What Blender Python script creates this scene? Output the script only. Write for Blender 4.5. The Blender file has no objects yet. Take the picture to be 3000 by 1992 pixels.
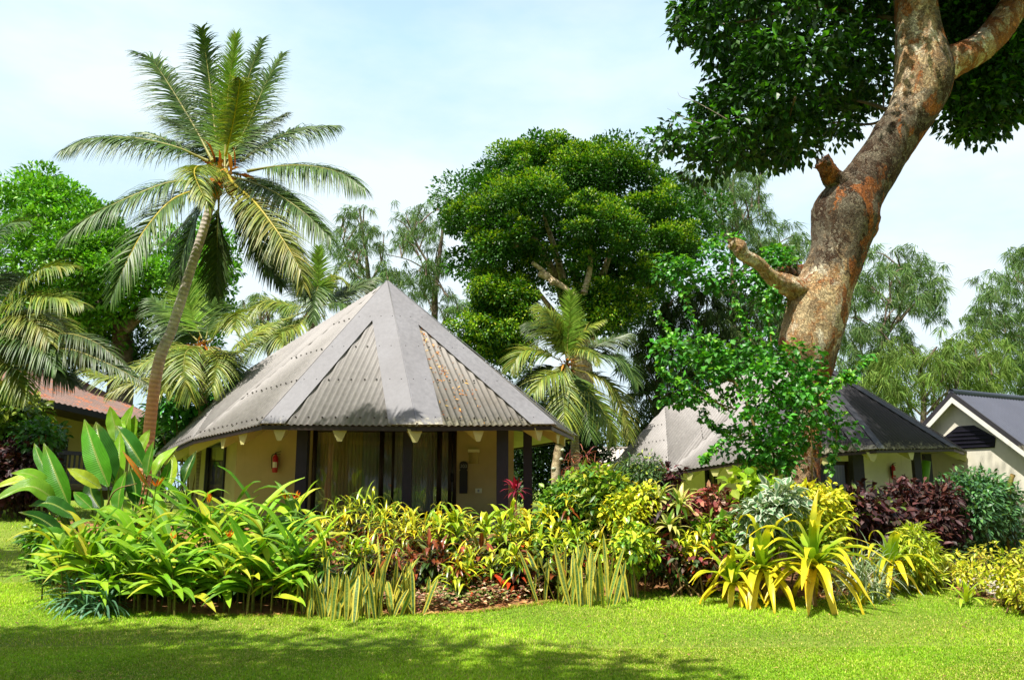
import bpy, math, random
import numpy as np
from mathutils import Vector

random.seed(11)
R = np.random.default_rng(11)
scene = bpy.context.scene
COLL = scene.collection

# ------------------------------------------------------------------ camera model
FPX, CX, CY, EYE = 2400.0, 1500.0, 996.0, 1.5
PITCH = math.atan(432.0 / FPX)
CP, SP = math.cos(PITCH), math.sin(PITCH)
K = 1.2706


def at(px, py, Y):
    """world point seen at photo pixel (px, py) at forward distance Y"""
    u = (px - CX) / FPX
    v = (CY - py) / FPX
    k = Y / (CP - v * SP)
    return np.array([u * k, Y, EYE + k * (SP + v * CP)])


def proj(P):
    d = np.asarray(P, float) - np.array([0, 0, EYE])
    dep = d[1] * CP + d[2] * SP
    up = -d[1] * SP + d[2] * CP
    return CX + d[0] / dep * FPX, CY - up / dep * FPX


def sst(a, b, x):
    t = np.clip((np.asarray(x, float) - a) / (b - a), 0, 1)
    return t * t * (3 - 2 * t)


def hgt(x, y):
    x = np.asarray(x, float); y = np.asarray(y, float)
    l = sst(4, 12, -x)
    r = sst(4, 10, x)
    far = 1 - sst(45, 70, y)
    z = .45 * sst(9.5, 19, y) * (1 - r) + .62 * l * sst(12, 27, y) - .6 * r * sst(12, 28, y)
    return z * far + .02 * np.sin(x * .9 + 1) * np.sin(y * .7) * sst(2, 6, y)


def gpix(px, py):
    """ground point under photo pixel"""
    u = (px - CX) / FPX
    v = (CY - py) / FPX
    d = np.array([u, CP - v * SP, SP + v * CP])
    t = EYE / max(-d[2], .01)
    for i in range(40):
        p = np.array([0, 0, EYE]) + d * t
        t = .5 * t + .5 * (EYE - float(hgt(p[0], p[1]))) / max(-d[2], .01)
    return np.array([p[0], p[1], float(hgt(p[0], p[1]))])


def gcol(px, Y):
    """ground point at depth Y in the photo column px"""
    z = 0.0
    X = 0.0
    for i in range(6):
        dep = Y * CP + (z - EYE) * SP
        X = (px - CX) / FPX * dep
        z = float(hgt(X, Y))
    return np.array([X, Y, z])


def norm(a):
    a = np.asarray(a, float)
    return a / np.maximum(np.linalg.norm(a, axis=-1, keepdims=True), 1e-9)


def lin(c):
    """sRGB 0-255 triple to linear"""
    c = np.asarray(c, float) / 255
    return np.where(c <= .04045, c / 12.92, ((c + .055) / 1.055) ** 2.4)


# ------------------------------------------------------------------ objects
def wloc(o):
    p = np.zeros(3)
    while o is not None:
        p = p + np.array(o.location)
        o = o.parent
    return p


def props(o, label=None, cat=None, group=None, kind=None):
    if label: o['label'] = label
    if cat: o['category'] = cat
    if group: o['group'] = group
    if kind: o['kind'] = kind
    return o


def thing(name, label, cat, loc, group=None):
    o = bpy.data.objects.new(name, None)
    o.empty_display_size = .2
    COLL.objects.link(o)
    o.location = [float(a) for a in loc]
    return props(o, label, cat, group)


class Geo:
    """collects vertices, faces, uv and colours; builds one mesh object"""
    def __init__(s):
        s.v, s.f, s.uv, s.c, s.n = [], [], [], [], 0

    def add(s, V, F, UV=None, C=None):
        V = np.asarray(V, float).reshape(-1, 3)
        n = len(V)
        if not isinstance(F, list): F = [F]
        for f in F:
            f = np.asarray(f, int)
            if f.ndim == 1: f = f[None]
            s.f.append(f + s.n)
        s.uv.append(np.zeros((n, 2)) if UV is None else np.asarray(UV, float).reshape(n, 2))
        C = np.ones((n, 3)) if C is None else np.broadcast_to(np.asarray(C, float), (n, 3))
        s.c.append(C)
        s.v.append(V)
        s.n += n
        return s

    def box(s, c, size, rz=0.0, C=None, tilt=None):
        hx, hy, hz = [a / 2 for a in size]
        V = np.array([[x, y, z] for z in (-hz, hz) for y in (-hy, hy) for x in (-hx, hx)])
        if tilt is not None: V = V @ np.asarray(tilt).T
        cz, sz = math.cos(rz), math.sin(rz)
        V = V @ np.array([[cz, sz, 0], [-sz, cz, 0], [0, 0, 1]])
        return s.add(V + np.asarray(c, float), np.array([[0, 2, 3, 1], [4, 5, 7, 6], [0, 1, 5, 4], [2, 6, 7, 3], [0, 4, 6, 2], [1, 3, 7, 5]]), C=C)

    def prism(s, poly, vec, C=None):
        P = np.asarray(poly, float)
        n = len(P)
        V = np.vstack([P, P + np.asarray(vec, float)])
        side = np.array([[i, (i + 1) % n, n + (i + 1) % n, n + i] for i in range(n)])
        return s.add(V, [np.arange(n)[::-1], np.arange(n, 2 * n), side], C=C)

    def bar(s, a, b, w, h, up=(0, 0, 1), C=None):
        a, b = np.asarray(a, float), np.asarray(b, float)
        t = norm(b - a)
        sd = norm(np.cross(t, up))
        u = np.cross(sd, t)
        q = [a - sd * w / 2 - u * h / 2, a + sd * w / 2 - u * h / 2, a + sd * w / 2 + u * h / 2, a - sd * w / 2 + u * h / 2]
        return s.prism(q, b - a, C)

    def tube(s, P, rad, n=10, C=None, bump=0.0, seed=0, caps=True):
        P = np.asarray(P, float)
        m = len(P)
        rad = np.broadcast_to(np.asarray(rad, float), (m,))
        T = np.gradient(P, axis=0)
        T = norm(T)
        ref = np.array([0, 1., 0]) if abs(T[0][1]) < .9 else np.array([1., 0, 0])
        A = norm(np.cross(T, ref))
        B = np.cross(A, T)
        an = np.linspace(0, 2 * math.pi, n, endpoint=False)
        rr = rad[:, None] * np.ones(n)[None]
        if bump:
            g = np.random.default_rng(seed)
            b = np.zeros((m, n))
            for k in range(1, 6):
                b += np.sin(an[None] * k + g.uniform(0, 6.28) + np.arange(m)[:, None] * g.uniform(.1, .6)) * g.uniform(.3, 1) / k
            b += g.normal(0, .35, (m, n))
            rr = rr * (1 + bump * b)
        V = P[:, None] + rr[..., None] * (np.cos(an)[None, :, None] * A[:, None] + np.sin(an)[None, :, None] * B[:, None])
        i = np.arange(m - 1)[:, None] * n
        j = np.arange(n)[None]
        j2 = (j + 1) % n
        F = np.stack([i + j, i + j2, i + n + j2, i + n + j], -1).reshape(-1, 4)
        fs = [F]
        if caps: fs += [np.arange(n), (m - 1) * n + np.arange(n)[::-1]]
        L = np.concatenate([[0], np.cumsum(np.linalg.norm(np.diff(P, axis=0), axis=1))])
        UV = np.stack([np.broadcast_to(an / 6.283, (m, n)), np.broadcast_to(L[:, None], (m, n))], -1).reshape(-1, 2)
        return s.add(V.reshape(-1, 3), fs, UV, C)

    def build(s, name, mat, parent=None, smooth=True, **kw):
        V = np.vstack(s.v); UV = np.vstack(s.uv); C = np.vstack(s.c)
        if parent is not None: V = V - wloc(parent)
        li = np.concatenate([f.ravel() for f in s.f])
        cnt = np.concatenate([np.full(len(f), f.shape[1]) for f in s.f])
        st = np.concatenate([[0], np.cumsum(cnt)[:-1]])
        me = bpy.data.meshes.new(name)
        me.vertices.add(len(V)); me.vertices.foreach_set('co', V.astype(np.float32).ravel())
        me.loops.add(len(li)); me.loops.foreach_set('vertex_index', li.astype(np.int32))
        me.polygons.add(len(cnt)); me.polygons.foreach_set('loop_start', st.astype(np.int32))
        me.polygons.foreach_set('use_smooth', np.full(len(cnt), bool(smooth)))
        u = me.uv_layers.new(name='UVMap')
        u.data.foreach_set('uv', UV[li].astype(np.float32).ravel())
        a = me.attributes.new('Col', 'FLOAT_COLOR', 'POINT')
        a.data.foreach_set('color', np.hstack([C, np.ones((len(C), 1))]).astype(np.float32).ravel())
        me.update(calc_edges=True)
        me.materials.append(mat)
        o = bpy.data.objects.new(name, me)
        COLL.objects.link(o)
        if parent is not None: o.parent = parent
        return props(o, **kw)


def jit(C, n, v=.12, hue=.06):
    """n per-leaf colours round a base colour or a palette"""
    C = np.asarray(C, float)
    if C.ndim == 1: C = C[None]
    i = R.integers(0, len(C), n)
    c = C[i] * np.exp(R.normal(0, v, (n, 1))) * np.exp(R.normal(0, hue, (n, 3)))
    return np.clip(c, 0, 1)


def curl_leaves(g, P, D, N, L, W, droop=.5, seg=4, fold=.25, col=(.1, .2, .03), prof='lance', rib=True, wave=0.0, tipcol=None):
    """strap or lance leaves that bend down under their weight; three vertices across"""
    P = np.asarray(P, float).reshape(-1, 3); n = len(P)
    D = norm(np.broadcast_to(D, (n, 3))); N = np.broadcast_to(np.asarray(N, float), (n, 3))
    L = np.broadcast_to(L, (n,)).astype(float); W = np.broadcast_to(W, (n,)).astype(float)
    droop = np.broadcast_to(droop, (n,)).astype(float)
    S = np.cross(D, N)
    bad = np.linalg.norm(S, axis=1) < .05
    S[bad] = np.cross(D[bad], [0.3, 1, .2])
    S = norm(S)
    t = np.linspace(0, 1, seg + 1)
    if prof == 'lance': w = np.sin(np.pi * np.clip(t, 0, 1) ** .75) ** .8
    elif prof == 'strap': w = np.minimum(1, (t * 6 + .55)) * np.clip((1 - t) * 2.2, 0, 1) ** .7
    elif prof == 'oval': w = np.sin(np.pi * t ** .85) ** .6
    elif prof == 'snake': w = np.interp(t, [0, .15, .5, .8, .93, 1], [.6, .8, 1, .85, .5, .02])
    elif prof == 'thin': w = np.clip(1.05 - t, .05, 1)
    else: w = np.ones(seg + 1)
    w = np.maximum(w, .02)
    pos = P.copy()
    V = np.zeros((n, seg + 1, 3, 3))
    wob = R.uniform(0, 6.28, n)
    for k in range(seg + 1):
        d = norm(D + np.array([0, 0, -1.]) * (droop * 2 * t[k])[:, None])
        if k: pos = pos + norm(d + dprev) * (L / seg)[:, None]
        dprev = d
        nn = np.cross(S, d)
        ww = (W * w[k])[:, None]
        lift = nn * (W * w[k] * fold)[:, None]
        if wave: lift = lift + nn * (W * wave * np.sin(t[k] * 11 + wob))[:, None]
        V[:, k, 0] = pos - S * ww + lift
        V[:, k, 1] = pos
        V[:, k, 2] = pos + S * ww + lift
    base = (np.arange(n) * (seg + 1) * 3)[:, None, None]
    kk = (np.arange(seg) * 3)[None, :, None]
    q0 = np.array([0, 1, 4, 3]); q1 = np.array([1, 2, 5, 4])
    F = np.concatenate([(base + kk + q0[None, None]).reshape(-1, 4), (base + kk + q1[None, None]).reshape(-1, 4)])
    UV = np.zeros((n, seg + 1, 3, 2)); UV[..., 0] = np.array([0, .5, 1])[None, None]; UV[..., 1] = t[None, :, None]
    col = np.asarray(col, float)
    if col.ndim == 1: col = np.broadcast_to(col, (n, 3))
    C = np.broadcast_to(col[:, None, None, :], (n, seg + 1, 3, 3)).copy()
    if tipcol is not None:
        C += (np.asarray(tipcol, float) - C) * (sst(.35, 1, t) * .9)[None, :, None, None]
    g.add(V.reshape(-1, 3), F, UV.reshape(-1, 2), C.reshape(-1, 3))
    return pos


def cards(g, P, D, N, L, W, col, fold=.25):
    """small folded four-vertex leaves for crowns seen from afar"""
    n = len(P)
    D = norm(D); S = np.cross(D, N); S = norm(S + 1e-6); nn = np.cross(S, D)
    L = np.broadcast_to(L, (n,))[:, None]; W = np.broadcast_to(W, (n,))[:, None]
    V = np.stack([P, P + D * L * .45 + S * W + nn * W * fold, P + D * L, P + D * L * .45 - S * W + nn * W * fold], 1)
    b = (np.arange(n) * 4)[:, None]
    F = np.concatenate([b + np.array([[0, 1, 2]]), b + np.array([[0, 2, 3]])])
    UV = np.broadcast_to(np.array([[.5, 0], [1, .45], [.5, 1], [0, .45]]), (n, 4, 2)).reshape(-1, 2)
    g.add(V.reshape(-1, 3), F, UV, np.repeat(col, 4, 0))


def bez(P, n=24):
    """smooth curve through 3 or 4 control points (Catmull-Rom)"""
    P = np.asarray(P, float)
    P = np.vstack([2 * P[0] - P[1], P, 2 * P[-1] - P[-2]])
    m = len(P) - 3
    out = []
    for i in range(m):
        a, b, c, d = P[i:i + 4]
        k = n // m
        t = np.linspace(0, 1, k, endpoint=(i == m - 1))[:, None]
        out.append(.5 * (2 * b + (c - a) * t + (2 * a - 5 * b + 4 * c - d) * t * t + (3 * b - a - 3 * c + d) * t ** 3))
    return np.vstack(out)


def inpoly(x, y, poly):
    x = np.asarray(x, float); y = np.asarray(y, float)
    P = np.asarray(poly, float)
    c = np.zeros(x.shape, bool)
    j = len(P) - 1
    for i in range(len(P)):
        xi, yi = P[i]; xj, yj = P[j]
        m = ((yi > y) != (yj > y)) & (x < (xj - xi) * (y - yi) / (yj - yi + 1e-12) + xi)
        c ^= m
        j = i
    return c


def edged(x, y, poly):
    P = np.asarray(poly, float)
    Q = np.roll(P, -1, 0)
    d = np.full(np.shape(x), 1e9)
    for a, b in zip(P, Q):
        ab = b - a
        t = np.clip(((x - a[0]) * ab[0] + (y - a[1]) * ab[1]) / (ab @ ab + 1e-9), 0, 1)
        d = np.minimum(d, np.hypot(x - a[0] - t * ab[0], y - a[1] - t * ab[1]))
    return d
# ------------------------------------------------------------------ materials
def newmat(name):
    m = bpy.data.materials.new(name)
    m.use_nodes = True
    nt = m.node_tree
    nt.nodes.clear()
    return m, nt, nt.nodes, nt.links


class NB:
    """small node builder"""
    def __init__(s, name):
        s.m, s.nt, s.n, s.l = newmat(name)
        s.out = s.n.new('ShaderNodeOutputMaterial')

    def node(s, t, **kw):
        x = s.n.new(t)
        for k, v in kw.items(): setattr(x, k, v)
        return x

    def put(s, sock, val):
        if isinstance(val, bpy.types.NodeSocket): s.l.new(val, sock)
        elif isinstance(val, (tuple, list, np.ndarray)):
            val = [float(a) for a in val]
            sock.default_value = val + [1.0] if len(val) == 3 and sock.type == 'RGBA' else val
        else: sock.default_value = val

    def mix(s, f, a, b, mode='MIX'):
        x = s.node('ShaderNodeMix', data_type='RGBA', blend_type=mode)
        s.put(x.inputs[0], f); s.put(x.inputs[6], a); s.put(x.inputs[7], b)
        return x.outputs[2]

    def math(s, op, a, b=0.0, clamp=False):
        x = s.node('ShaderNodeMath', operation=op, use_clamp=clamp)
        s.put(x.inputs[0], a); s.put(x.inputs[1], b)
        return x.outputs[0]

    def ramp(s, f, stops):
        x = s.node('ShaderNodeValToRGB')
        s.put(x.inputs[0], f)
        e = x.color_ramp.elements
        while len(e) < len(stops): e.new(.5)
        for q, (p, c) in zip(e, stops):
            q.position = p
            c = [c] * 3 if not hasattr(c, '__len__') else list(c)
            q.color = [float(a) for a in c] + [1]
        return x.outputs[0]

    def noise(s, scale, detail=4, rough=.55, vec=None, out=0, dist=0.0):
        x = s.node('ShaderNodeTexNoise')
        x.inputs['Scale'].default_value = scale
        x.inputs['Detail'].default_value = detail
        x.inputs['Roughness'].default_value = rough
        x.inputs['Distortion'].default_value = dist
        if vec is not None: s.l.new(vec, x.inputs['Vector'])
        return x.outputs[out]

    def obj(s): return s.node('ShaderNodeTexCoord').outputs['Object']
    def pos(s): return s.node('ShaderNodeNewGeometry').outputs['Position']
    def attr(s): return s.node('ShaderNodeAttribute', attribute_name='Col').outputs['Color']

    def scaled(s, vec, sc):
        x = s.node('ShaderNodeMapping')
        s.l.new(vec, x.inputs[0]); x.inputs['Scale'].default_value = sc
        return x.outputs[0]

    def uv(s):
        u = s.node('ShaderNodeUVMap', uv_map='UVMap')
        x = s.node('ShaderNodeSeparateXYZ')
        s.l.new(u.outputs[0], x.inputs[0])
        return x.outputs[0], x.outputs[1]

    def bump(s, h, strength=.4, dist=.02):
        x = s.node('ShaderNodeBump')
        x.inputs['Strength'].default_value = strength
        x.inputs['Distance'].default_value = dist
        s.l.new(h, x.inputs['Height'])
        return x.outputs[0]

    def bsdf(s, col, rough=.6, spec=.5, normal=None, metal=0.0, **kw):
        b = s.node('ShaderNodeBsdfPrincipled')
        s.put(b.inputs['Base Color'], col); s.put(b.inputs['Roughness'], rough)
        s.put(b.inputs['Specular IOR Level'], spec); s.put(b.inputs['Metallic'], metal)
        if normal is not None: s.l.new(normal, b.inputs['Normal'])
        for k, v in kw.items(): s.put(b.inputs[k], v)
        return b.outputs[0]

    def fin(s, sh):
        s.l.new(sh, s.out.inputs[0])
        return s.m

    def leaf_fin(s, col, rough=.45, spec=.35, trans=.3, tint=(1.1, 1.15, .5), normal=None):
        a = s.bsdf(col, rough, spec, normal)
        t = s.node('ShaderNodeBsdfTranslucent')
        s.put(t.inputs[0], s.mix(1.0, col, tint, 'MULTIPLY'))
        x = s.node('ShaderNodeMixShader')
        x.inputs[0].default_value = trans
        s.l.new(a, x.inputs[1]); s.l.new(t.outputs[0], x.inputs[2])
        return s.fin(x.outputs[0])


def leaf_mat(name, rough=.45, spec=.35, trans=.3, rib=0.0, ribcol=(.35, .4, .08), veins=0.0, mottling=.25, tint=(1.1, 1.15, .5)):
    b = NB(name)
    c = b.attr()
    p = b.pos()
    nz = b.noise(9, 3, .6, p)
    c = b.mix(mottling, c, b.mix(1.0, c, b.ramp(nz, [(.3, .45), (.7, 1.5)]), 'MULTIPLY'))
    nrm = None
    if rib:
        u, v = b.uv()
        du = b.math('ABSOLUTE', b.math('SUBTRACT', u, .5))
        f = b.math('MULTIPLY', b.math('LESS_THAN', du, .045), rib)
        c = b.mix(f, c, ribcol)
    if veins:
        u, v = b.uv()
        du = b.math('ABSOLUTE', b.math('SUBTRACT', u, .5))
        ph = b.math('ADD', b.math('MULTIPLY', v, 190.0), b.math('MULTIPLY', du, -60.0))
        nrm = b.bump(b.math('SINE', ph), veins, .004)
    return b.leaf_fin(c, rough, spec, trans, tint, nrm)


def snake_mat():
    b = NB('snake_leaf')
    u, v = b.uv()
    du = b.math('ABSOLUTE', b.math('SUBTRACT', u, .5))
    c = b.attr()
    wv = b.noise(30, 3, .6, b.scaled(b.pos(), (1, 1, 2.5)))
    c = b.mix(b.ramp(wv, [(.42, 0), (.58, 1)]), c, b.mix(1.0, c, (2.2, 1.9, 2.4), 'MULTIPLY'))
    c = b.mix(b.ramp(du, [(.22, 0), (.28, 1)]), c, lin((226, 212, 84)) * .8)
    return b.leaf_fin(c, .38, .45, .12)


def croton_mat():
    b = NB('croton_leaf')
    u, v = b.uv()
    du = b.math('ABSOLUTE', b.math('SUBTRACT', u, .5))
    c = b.attr()
    f = b.math('MAXIMUM', b.ramp(du, [(.06, 1), (.12, 0)]), b.ramp(du, [(.38, 0), (.46, 1)]))
    sp = b.ramp(b.noise(55, 2, .5, b.pos()), [(.55, 0), (.6, .8)])
    f = b.math('MAXIMUM', f, sp)
    c = b.mix(b.math('MULTIPLY', f, .8), c, b.mix(1.0, c, (2.3, 1.75, 1.1), 'MULTIPLY'))
    return b.leaf_fin(c, .3, .45, .15)


def margin_mat():
    b = NB('variegated_leaf')
    u, v = b.uv()
    du = b.math('ABSOLUTE', b.math('SUBTRACT', u, .5))
    c = b.mix(b.ramp(b.math('ADD', du, b.math('MULTIPLY', b.noise(20, 2, .5, b.pos()), .12)), [(.3, 0), (.36, 1)]), b.attr(), (.5, .55, .4))
    return b.leaf_fin(c, .4, .4, .2)


M = {}
M['palm'] = leaf_mat('palm_leaflet', .42, .35, .2, mottling=.4)
M['tree_leaf'] = leaf_mat('tree_leaf', .42, .4, .28, mottling=.35)
M['glossy'] = leaf_mat('broad_leaf', .3, .45, .3, rib=.8, ribcol=lin((170, 190, 90)), veins=.5, mottling=.25)
M['heliconia'] = leaf_mat('heliconia_leaf', .42, .28, .3, rib=.7, ribcol=lin((150, 185, 70)), veins=.35)
M['strap'] = leaf_mat('strap_leaf', .38, .4, .3, mottling=.3)
M['shrub'] = leaf_mat('shrub_leaf', .4, .4, .25, rib=.35, ribcol=lin((150, 170, 80)), mottling=.3)
M['needle'] = leaf_mat('needle_leaf', .7, .15, .35, mottling=.2, tint=(1.05, 1.1, .75))
M['purple'] = leaf_mat('purple_leaf', .5, .3, .12, rib=.3, ribcol=lin((120, 50, 50)), tint=(1.3, .6, .5))
M['snake'] = snake_mat()
M['croton'] = croton_mat()
M['margin'] = margin_mat()
M['flower'] = leaf_mat('flower_petal', .4, .4, .3, tint=(1.2, 1, .4))


def bark_mat(name, cols, scale=3.0, bump=.6, ring=0.0, rough=.85, low=None):
    b = NB(name)
    p = b.pos()
    n1 = b.noise(scale, 8, .65, p)
    c = b.ramp(n1, [(.3, cols[0]), (.5, cols[1]), (.7, cols[2])])
    n2 = b.noise(scale * 9, 6, .7, p)
    c = b.mix(.45, c, b.mix(1.0, c, b.ramp(n2, [(.3, .3), (.7, 1.7)]), 'MULTIPLY'))
    h = b.mix(.5, n1, n2)
    if low is not None:                                  # the older, lower bark is rusty orange
        u, v = b.uv()
        c = b.mix(b.ramp(b.math('ADD', b.math('MULTIPLY', v, .2), b.math('MULTIPLY', n1, .12)), [(.62, .9), (.84, 0)]), c, low)
    if ring:
        u, v = b.uv()
        w = b.math('SINE', b.math('MULTIPLY', b.math('ADD', v, b.math('MULTIPLY', n2, .05)), ring))
        w = b.math('ADD', b.math('MULTIPLY', w, .5), .5)
        c = b.mix(b.math('MULTIPLY', w, .45), c, b.mix(1.0, c, (.45, .42, .4), 'MULTIPLY'))
        h = b.mix(.6, h, w)
    return b.fin(b.bsdf(c, rough, .2, b.bump(h, bump, .03)))


def big_bark():
    """peeling bark: plates of grey lichen, dark brown and pale wood, orange where it has flaked"""
    b = NB('flaking_bark')
    p0 = b.pos()
    wv = b.node('ShaderNodeVectorMath', operation='MULTIPLY_ADD')
    b.l.new(b.noise(3.5, 6, .7, p0, out=1), wv.inputs[0]); wv.inputs[1].default_value = (.55, .55, .8); b.l.new(p0, wv.inputs[2])
    p = b.scaled(wv.outputs[0], (1, 1, .55))
    sep = b.node('ShaderNodeSeparateColor'); b.l.new(b.attr(), sep.inputs[0])
    side, pale = sep.outputs[0], sep.outputs[1]
    vo = b.node('ShaderNodeTexVoronoi'); vo.inputs['Scale'].default_value = 6.5; b.l.new(p, vo.inputs['Vector'])
    vc = b.node('ShaderNodeSeparateColor'); b.l.new(vo.outputs['Color'], vc.inputs[0])
    v2 = b.node('ShaderNodeTexVoronoi', feature='DISTANCE_TO_EDGE'); v2.inputs['Scale'].default_value = 17; b.l.new(p, v2.inputs['Vector'])
    big_ = b.noise(1.5, 5, .6, p)
    mid = b.noise(6, 8, .72, p)
    fin_ = b.noise(34, 8, .78, p)
    key = b.math('ADD', b.math('MULTIPLY', vc.outputs[0], .34), b.math('MULTIPLY', big_, .9))
    dark = b.ramp(key, [(.36, lin((46, 36, 28))), (.52, lin((84, 64, 46))), (.62, lin((126, 116, 98))), (.78, lin((72, 52, 38)))])
    light = b.ramp(key, [(.36, lin((150, 126, 94))), (.5, lin((214, 190, 146))), (.62, lin((176, 128, 80))), (.78, lin((232, 220, 190)))])
    pk = b.math('ADD', pale, b.math('MULTIPLY', b.math('SUBTRACT', mid, .5), 1.3))
    c = b.mix(b.ramp(pk, [(.38, 0), (.6, 1)]), dark, light)
    om = b.math('ADD', b.math('ADD', b.noise(1.35, 6, .6, b.scaled(p0, (1.3, 1, .75)), dist=.8), b.math('MULTIPLY', vc.outputs[1], .12)), b.math('MULTIPLY', side, .17))
    c = b.mix(b.ramp(om, [(.66, 0), (.70, .9)]), c, b.mix(b.ramp(mid, [(.4, 0), (.6, 1)]), lin((186, 112, 54)), lin((120, 70, 40))))
    li = b.ramp(b.noise(22, 7, .8, p), [(.56, 0), (.62, 1)])
    c = b.mix(b.math('MULTIPLY', li, .6), c, lin((190, 190, 170)))
    c = b.mix(.8, c, b.mix(1.0, c, b.ramp(fin_, [(.34, .3), (.5, 1.0), (.66, 1.6)]), 'MULTIPLY'))
    cr = b.ramp(v2.outputs['Distance'], [(.0, 1), (.07, 0)])
    c = b.mix(b.math('MULTIPLY', cr, .75), c, lin((30, 24, 18)))
    h = b.mix(.4, b.mix(.5, mid, fin_), b.ramp(v2.outputs['Distance'], [(0, 0), (.12, 1)]))
    return b.fin(b.bsdf(c, .92, .12, b.bump(h, 1.0, .05)))


M['palm_bark'] = bark_mat('palm_bark', [lin((150, 138, 128)), lin((184, 172, 160)), lin((208, 198, 188))], 2.2, .5, 78.0, low=lin((220, 150, 104)))
M['old_palm_bark'] = bark_mat('old_palm_bark', [lin((104, 92, 80)), lin((138, 124, 108)), lin((166, 152, 136))], 2.2, .5, 60.0)
M['bark'] = bark_mat('tree_bark', [lin((70, 58, 48)), lin((110, 96, 82)), lin((150, 138, 122))], 3.0, .6)
M['pale_bark'] = bark_mat('pale_bark', [lin((84, 66, 46)), lin((176, 158, 122)), lin((216, 206, 180))], 6.5, .9)
M['twig'] = bark_mat('twig_bark', [lin((92, 72, 44)), lin((132, 108, 70)), lin((160, 138, 96))], 6.0, .3)
M['stem'] = bark_mat('green_stem', [lin((88, 92, 36)), lin((120, 118, 52)), lin((136, 104, 66))], 9.0, .2)
M['big_bark'] = big_bark()
M['fibre'] = bark_mat('palm_fibre', [lin((110, 62, 26)), lin((170, 100, 40)), lin((205, 130, 60))], 12.0, .5)
M['coconut'] = bark_mat('coconut_husk', [lin((130, 74, 20)), lin((186, 108, 30)), lin((150, 120, 40))], 8.0, .2, rough=.5)


def roof_mat(name, base, dirt, rust=.0, moss=.25, rough=.62, eave=None):
    b = NB(name)
    p = b.pos()
    n1 = b.noise(.9, 6, .6, p)
    n2 = b.noise(7, 6, .65, b.scaled(p, (1.6, 1.6, .5)))
    c = b.mix(b.ramp(n1, [(.35, 0), (.7, .55)]), base, dirt)
    c = b.mix(.5, c, b.mix(1.0, c, b.ramp(n2, [(.3, .66), (.7, 1.24)]), 'MULTIPLY'))
    sp = b.ramp(b.noise(38, 4, .7, p), [(.66, 0), (.74, .5)])
    c = b.mix(sp, c, np.array(base) * 1.7)
    if rust:
        r = b.ramp(b.math('ADD', b.noise(1.3, 7, .7, b.scaled(p, (1.4, 1.4, .5))), b.math('MULTIPLY', n2, .15)), [(.60 - rust * .1, 0), (.68, 1)])
        c = b.mix(r, c, b.ramp(n2, [(.35, lin((120, 62, 34))), (.65, lin((176, 112, 78)))]))
    if eave is not None:                                 # lichen and grime gathered along the eave
        x = b.node('ShaderNodeSeparateXYZ'); b.l.new(p, x.inputs[0])
        f = b.math('ADD', b.math('SUBTRACT', eave, x.outputs[2]), b.math('MULTIPLY', b.math('SUBTRACT', b.noise(9, 6, .7, p), .5), .9))
        c = b.mix(b.math('MULTIPLY', b.ramp(f, [(.0, 0), (.22, 1)]), .8), c, b.mix(b.ramp(n2, [(.42, 0), (.58, 1)]), lin((196, 190, 164)), lin((96, 86, 62))))
    return b.fin(b.bsdf(c, b.ramp(n2, [(.3, rough - .12), (.7, rough + .12)]), .4, b.bump(n2, .15, .01)))


M['roof_grey'] = roof_mat('weathered_grey_roof', lin((150, 146, 143)), lin((124, 119, 116)))
M['roof_lichen'] = roof_mat('stained_grey_roof', lin((146, 141, 135)), lin((122, 110, 96)), rust=.0, eave=3.05)
M['roof_cap'] = roof_mat('flat_grey_flashing', lin((124, 123, 126)), lin((108, 106, 107)), eave=2.95)
M['roof_dark'] = roof_mat('dark_charcoal_roof', lin((58, 56, 60)), lin((44, 42, 46)), eave=2.85)
M['roof_blue'] = roof_mat('dark_blue_roof', lin((74, 78, 92)), lin((60, 64, 78)))
M['roof_rust'] = roof_mat('rusty_brown_roof', lin((122, 100, 92)), lin((100, 82, 76)), rust=.12)
M['roof_pale'] = roof_mat('pale_grey_roof', lin((214, 206, 196)), lin((188, 178, 166)))


def plain_mat(name, col, rough=.6, spec=.4, var=.12, sc=3.0, bump=0.0, metal=0.0):
    b = NB(name)
    n = b.noise(sc, 6, .6, b.pos())
    c = b.mix(1.0, col, b.ramp(n, [(.25, 1 - var), (.75, 1 + var)]), 'MULTIPLY')
    return b.fin(b.bsdf(c, rough, spec, b.bump(b.noise(sc * 14, 4, .6, b.pos()), bump, .01) if bump else None, metal))


def wall_mat(name, col):
    b = NB(name)
    p = b.pos()
    n = b.noise(1.3, 6, .6, p)
    c = b.mix(1.0, col, b.ramp(n, [(.3, .86), (.7, 1.08)]), 'MULTIPLY')
    st = b.ramp(b.noise(2.2, 6, .65, b.scaled(p, (3, 3, .35))), [(.58, 0), (.75, .35)])
    c = b.mix(st, c, np.array(col) * .6)
    x = b.node('ShaderNodeSeparateXYZ'); b.l.new(p, x.inputs[0])
    spl = b.math('ADD', b.math('SUBTRACT', 1.05, x.outputs[2]), b.math('MULTIPLY', b.math('SUBTRACT', b.noise(5, 6, .7, p), .5), .8))
    c = b.mix(b.math('MULTIPLY', b.ramp(spl, [(.0, 0), (.4, 1)]), .5), c, np.array(col) * [.5, .42, .4])
    return b.fin(b.bsdf(c, .85, .2, b.bump(b.noise(60, 4, .6, p), .25, .006)))


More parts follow.
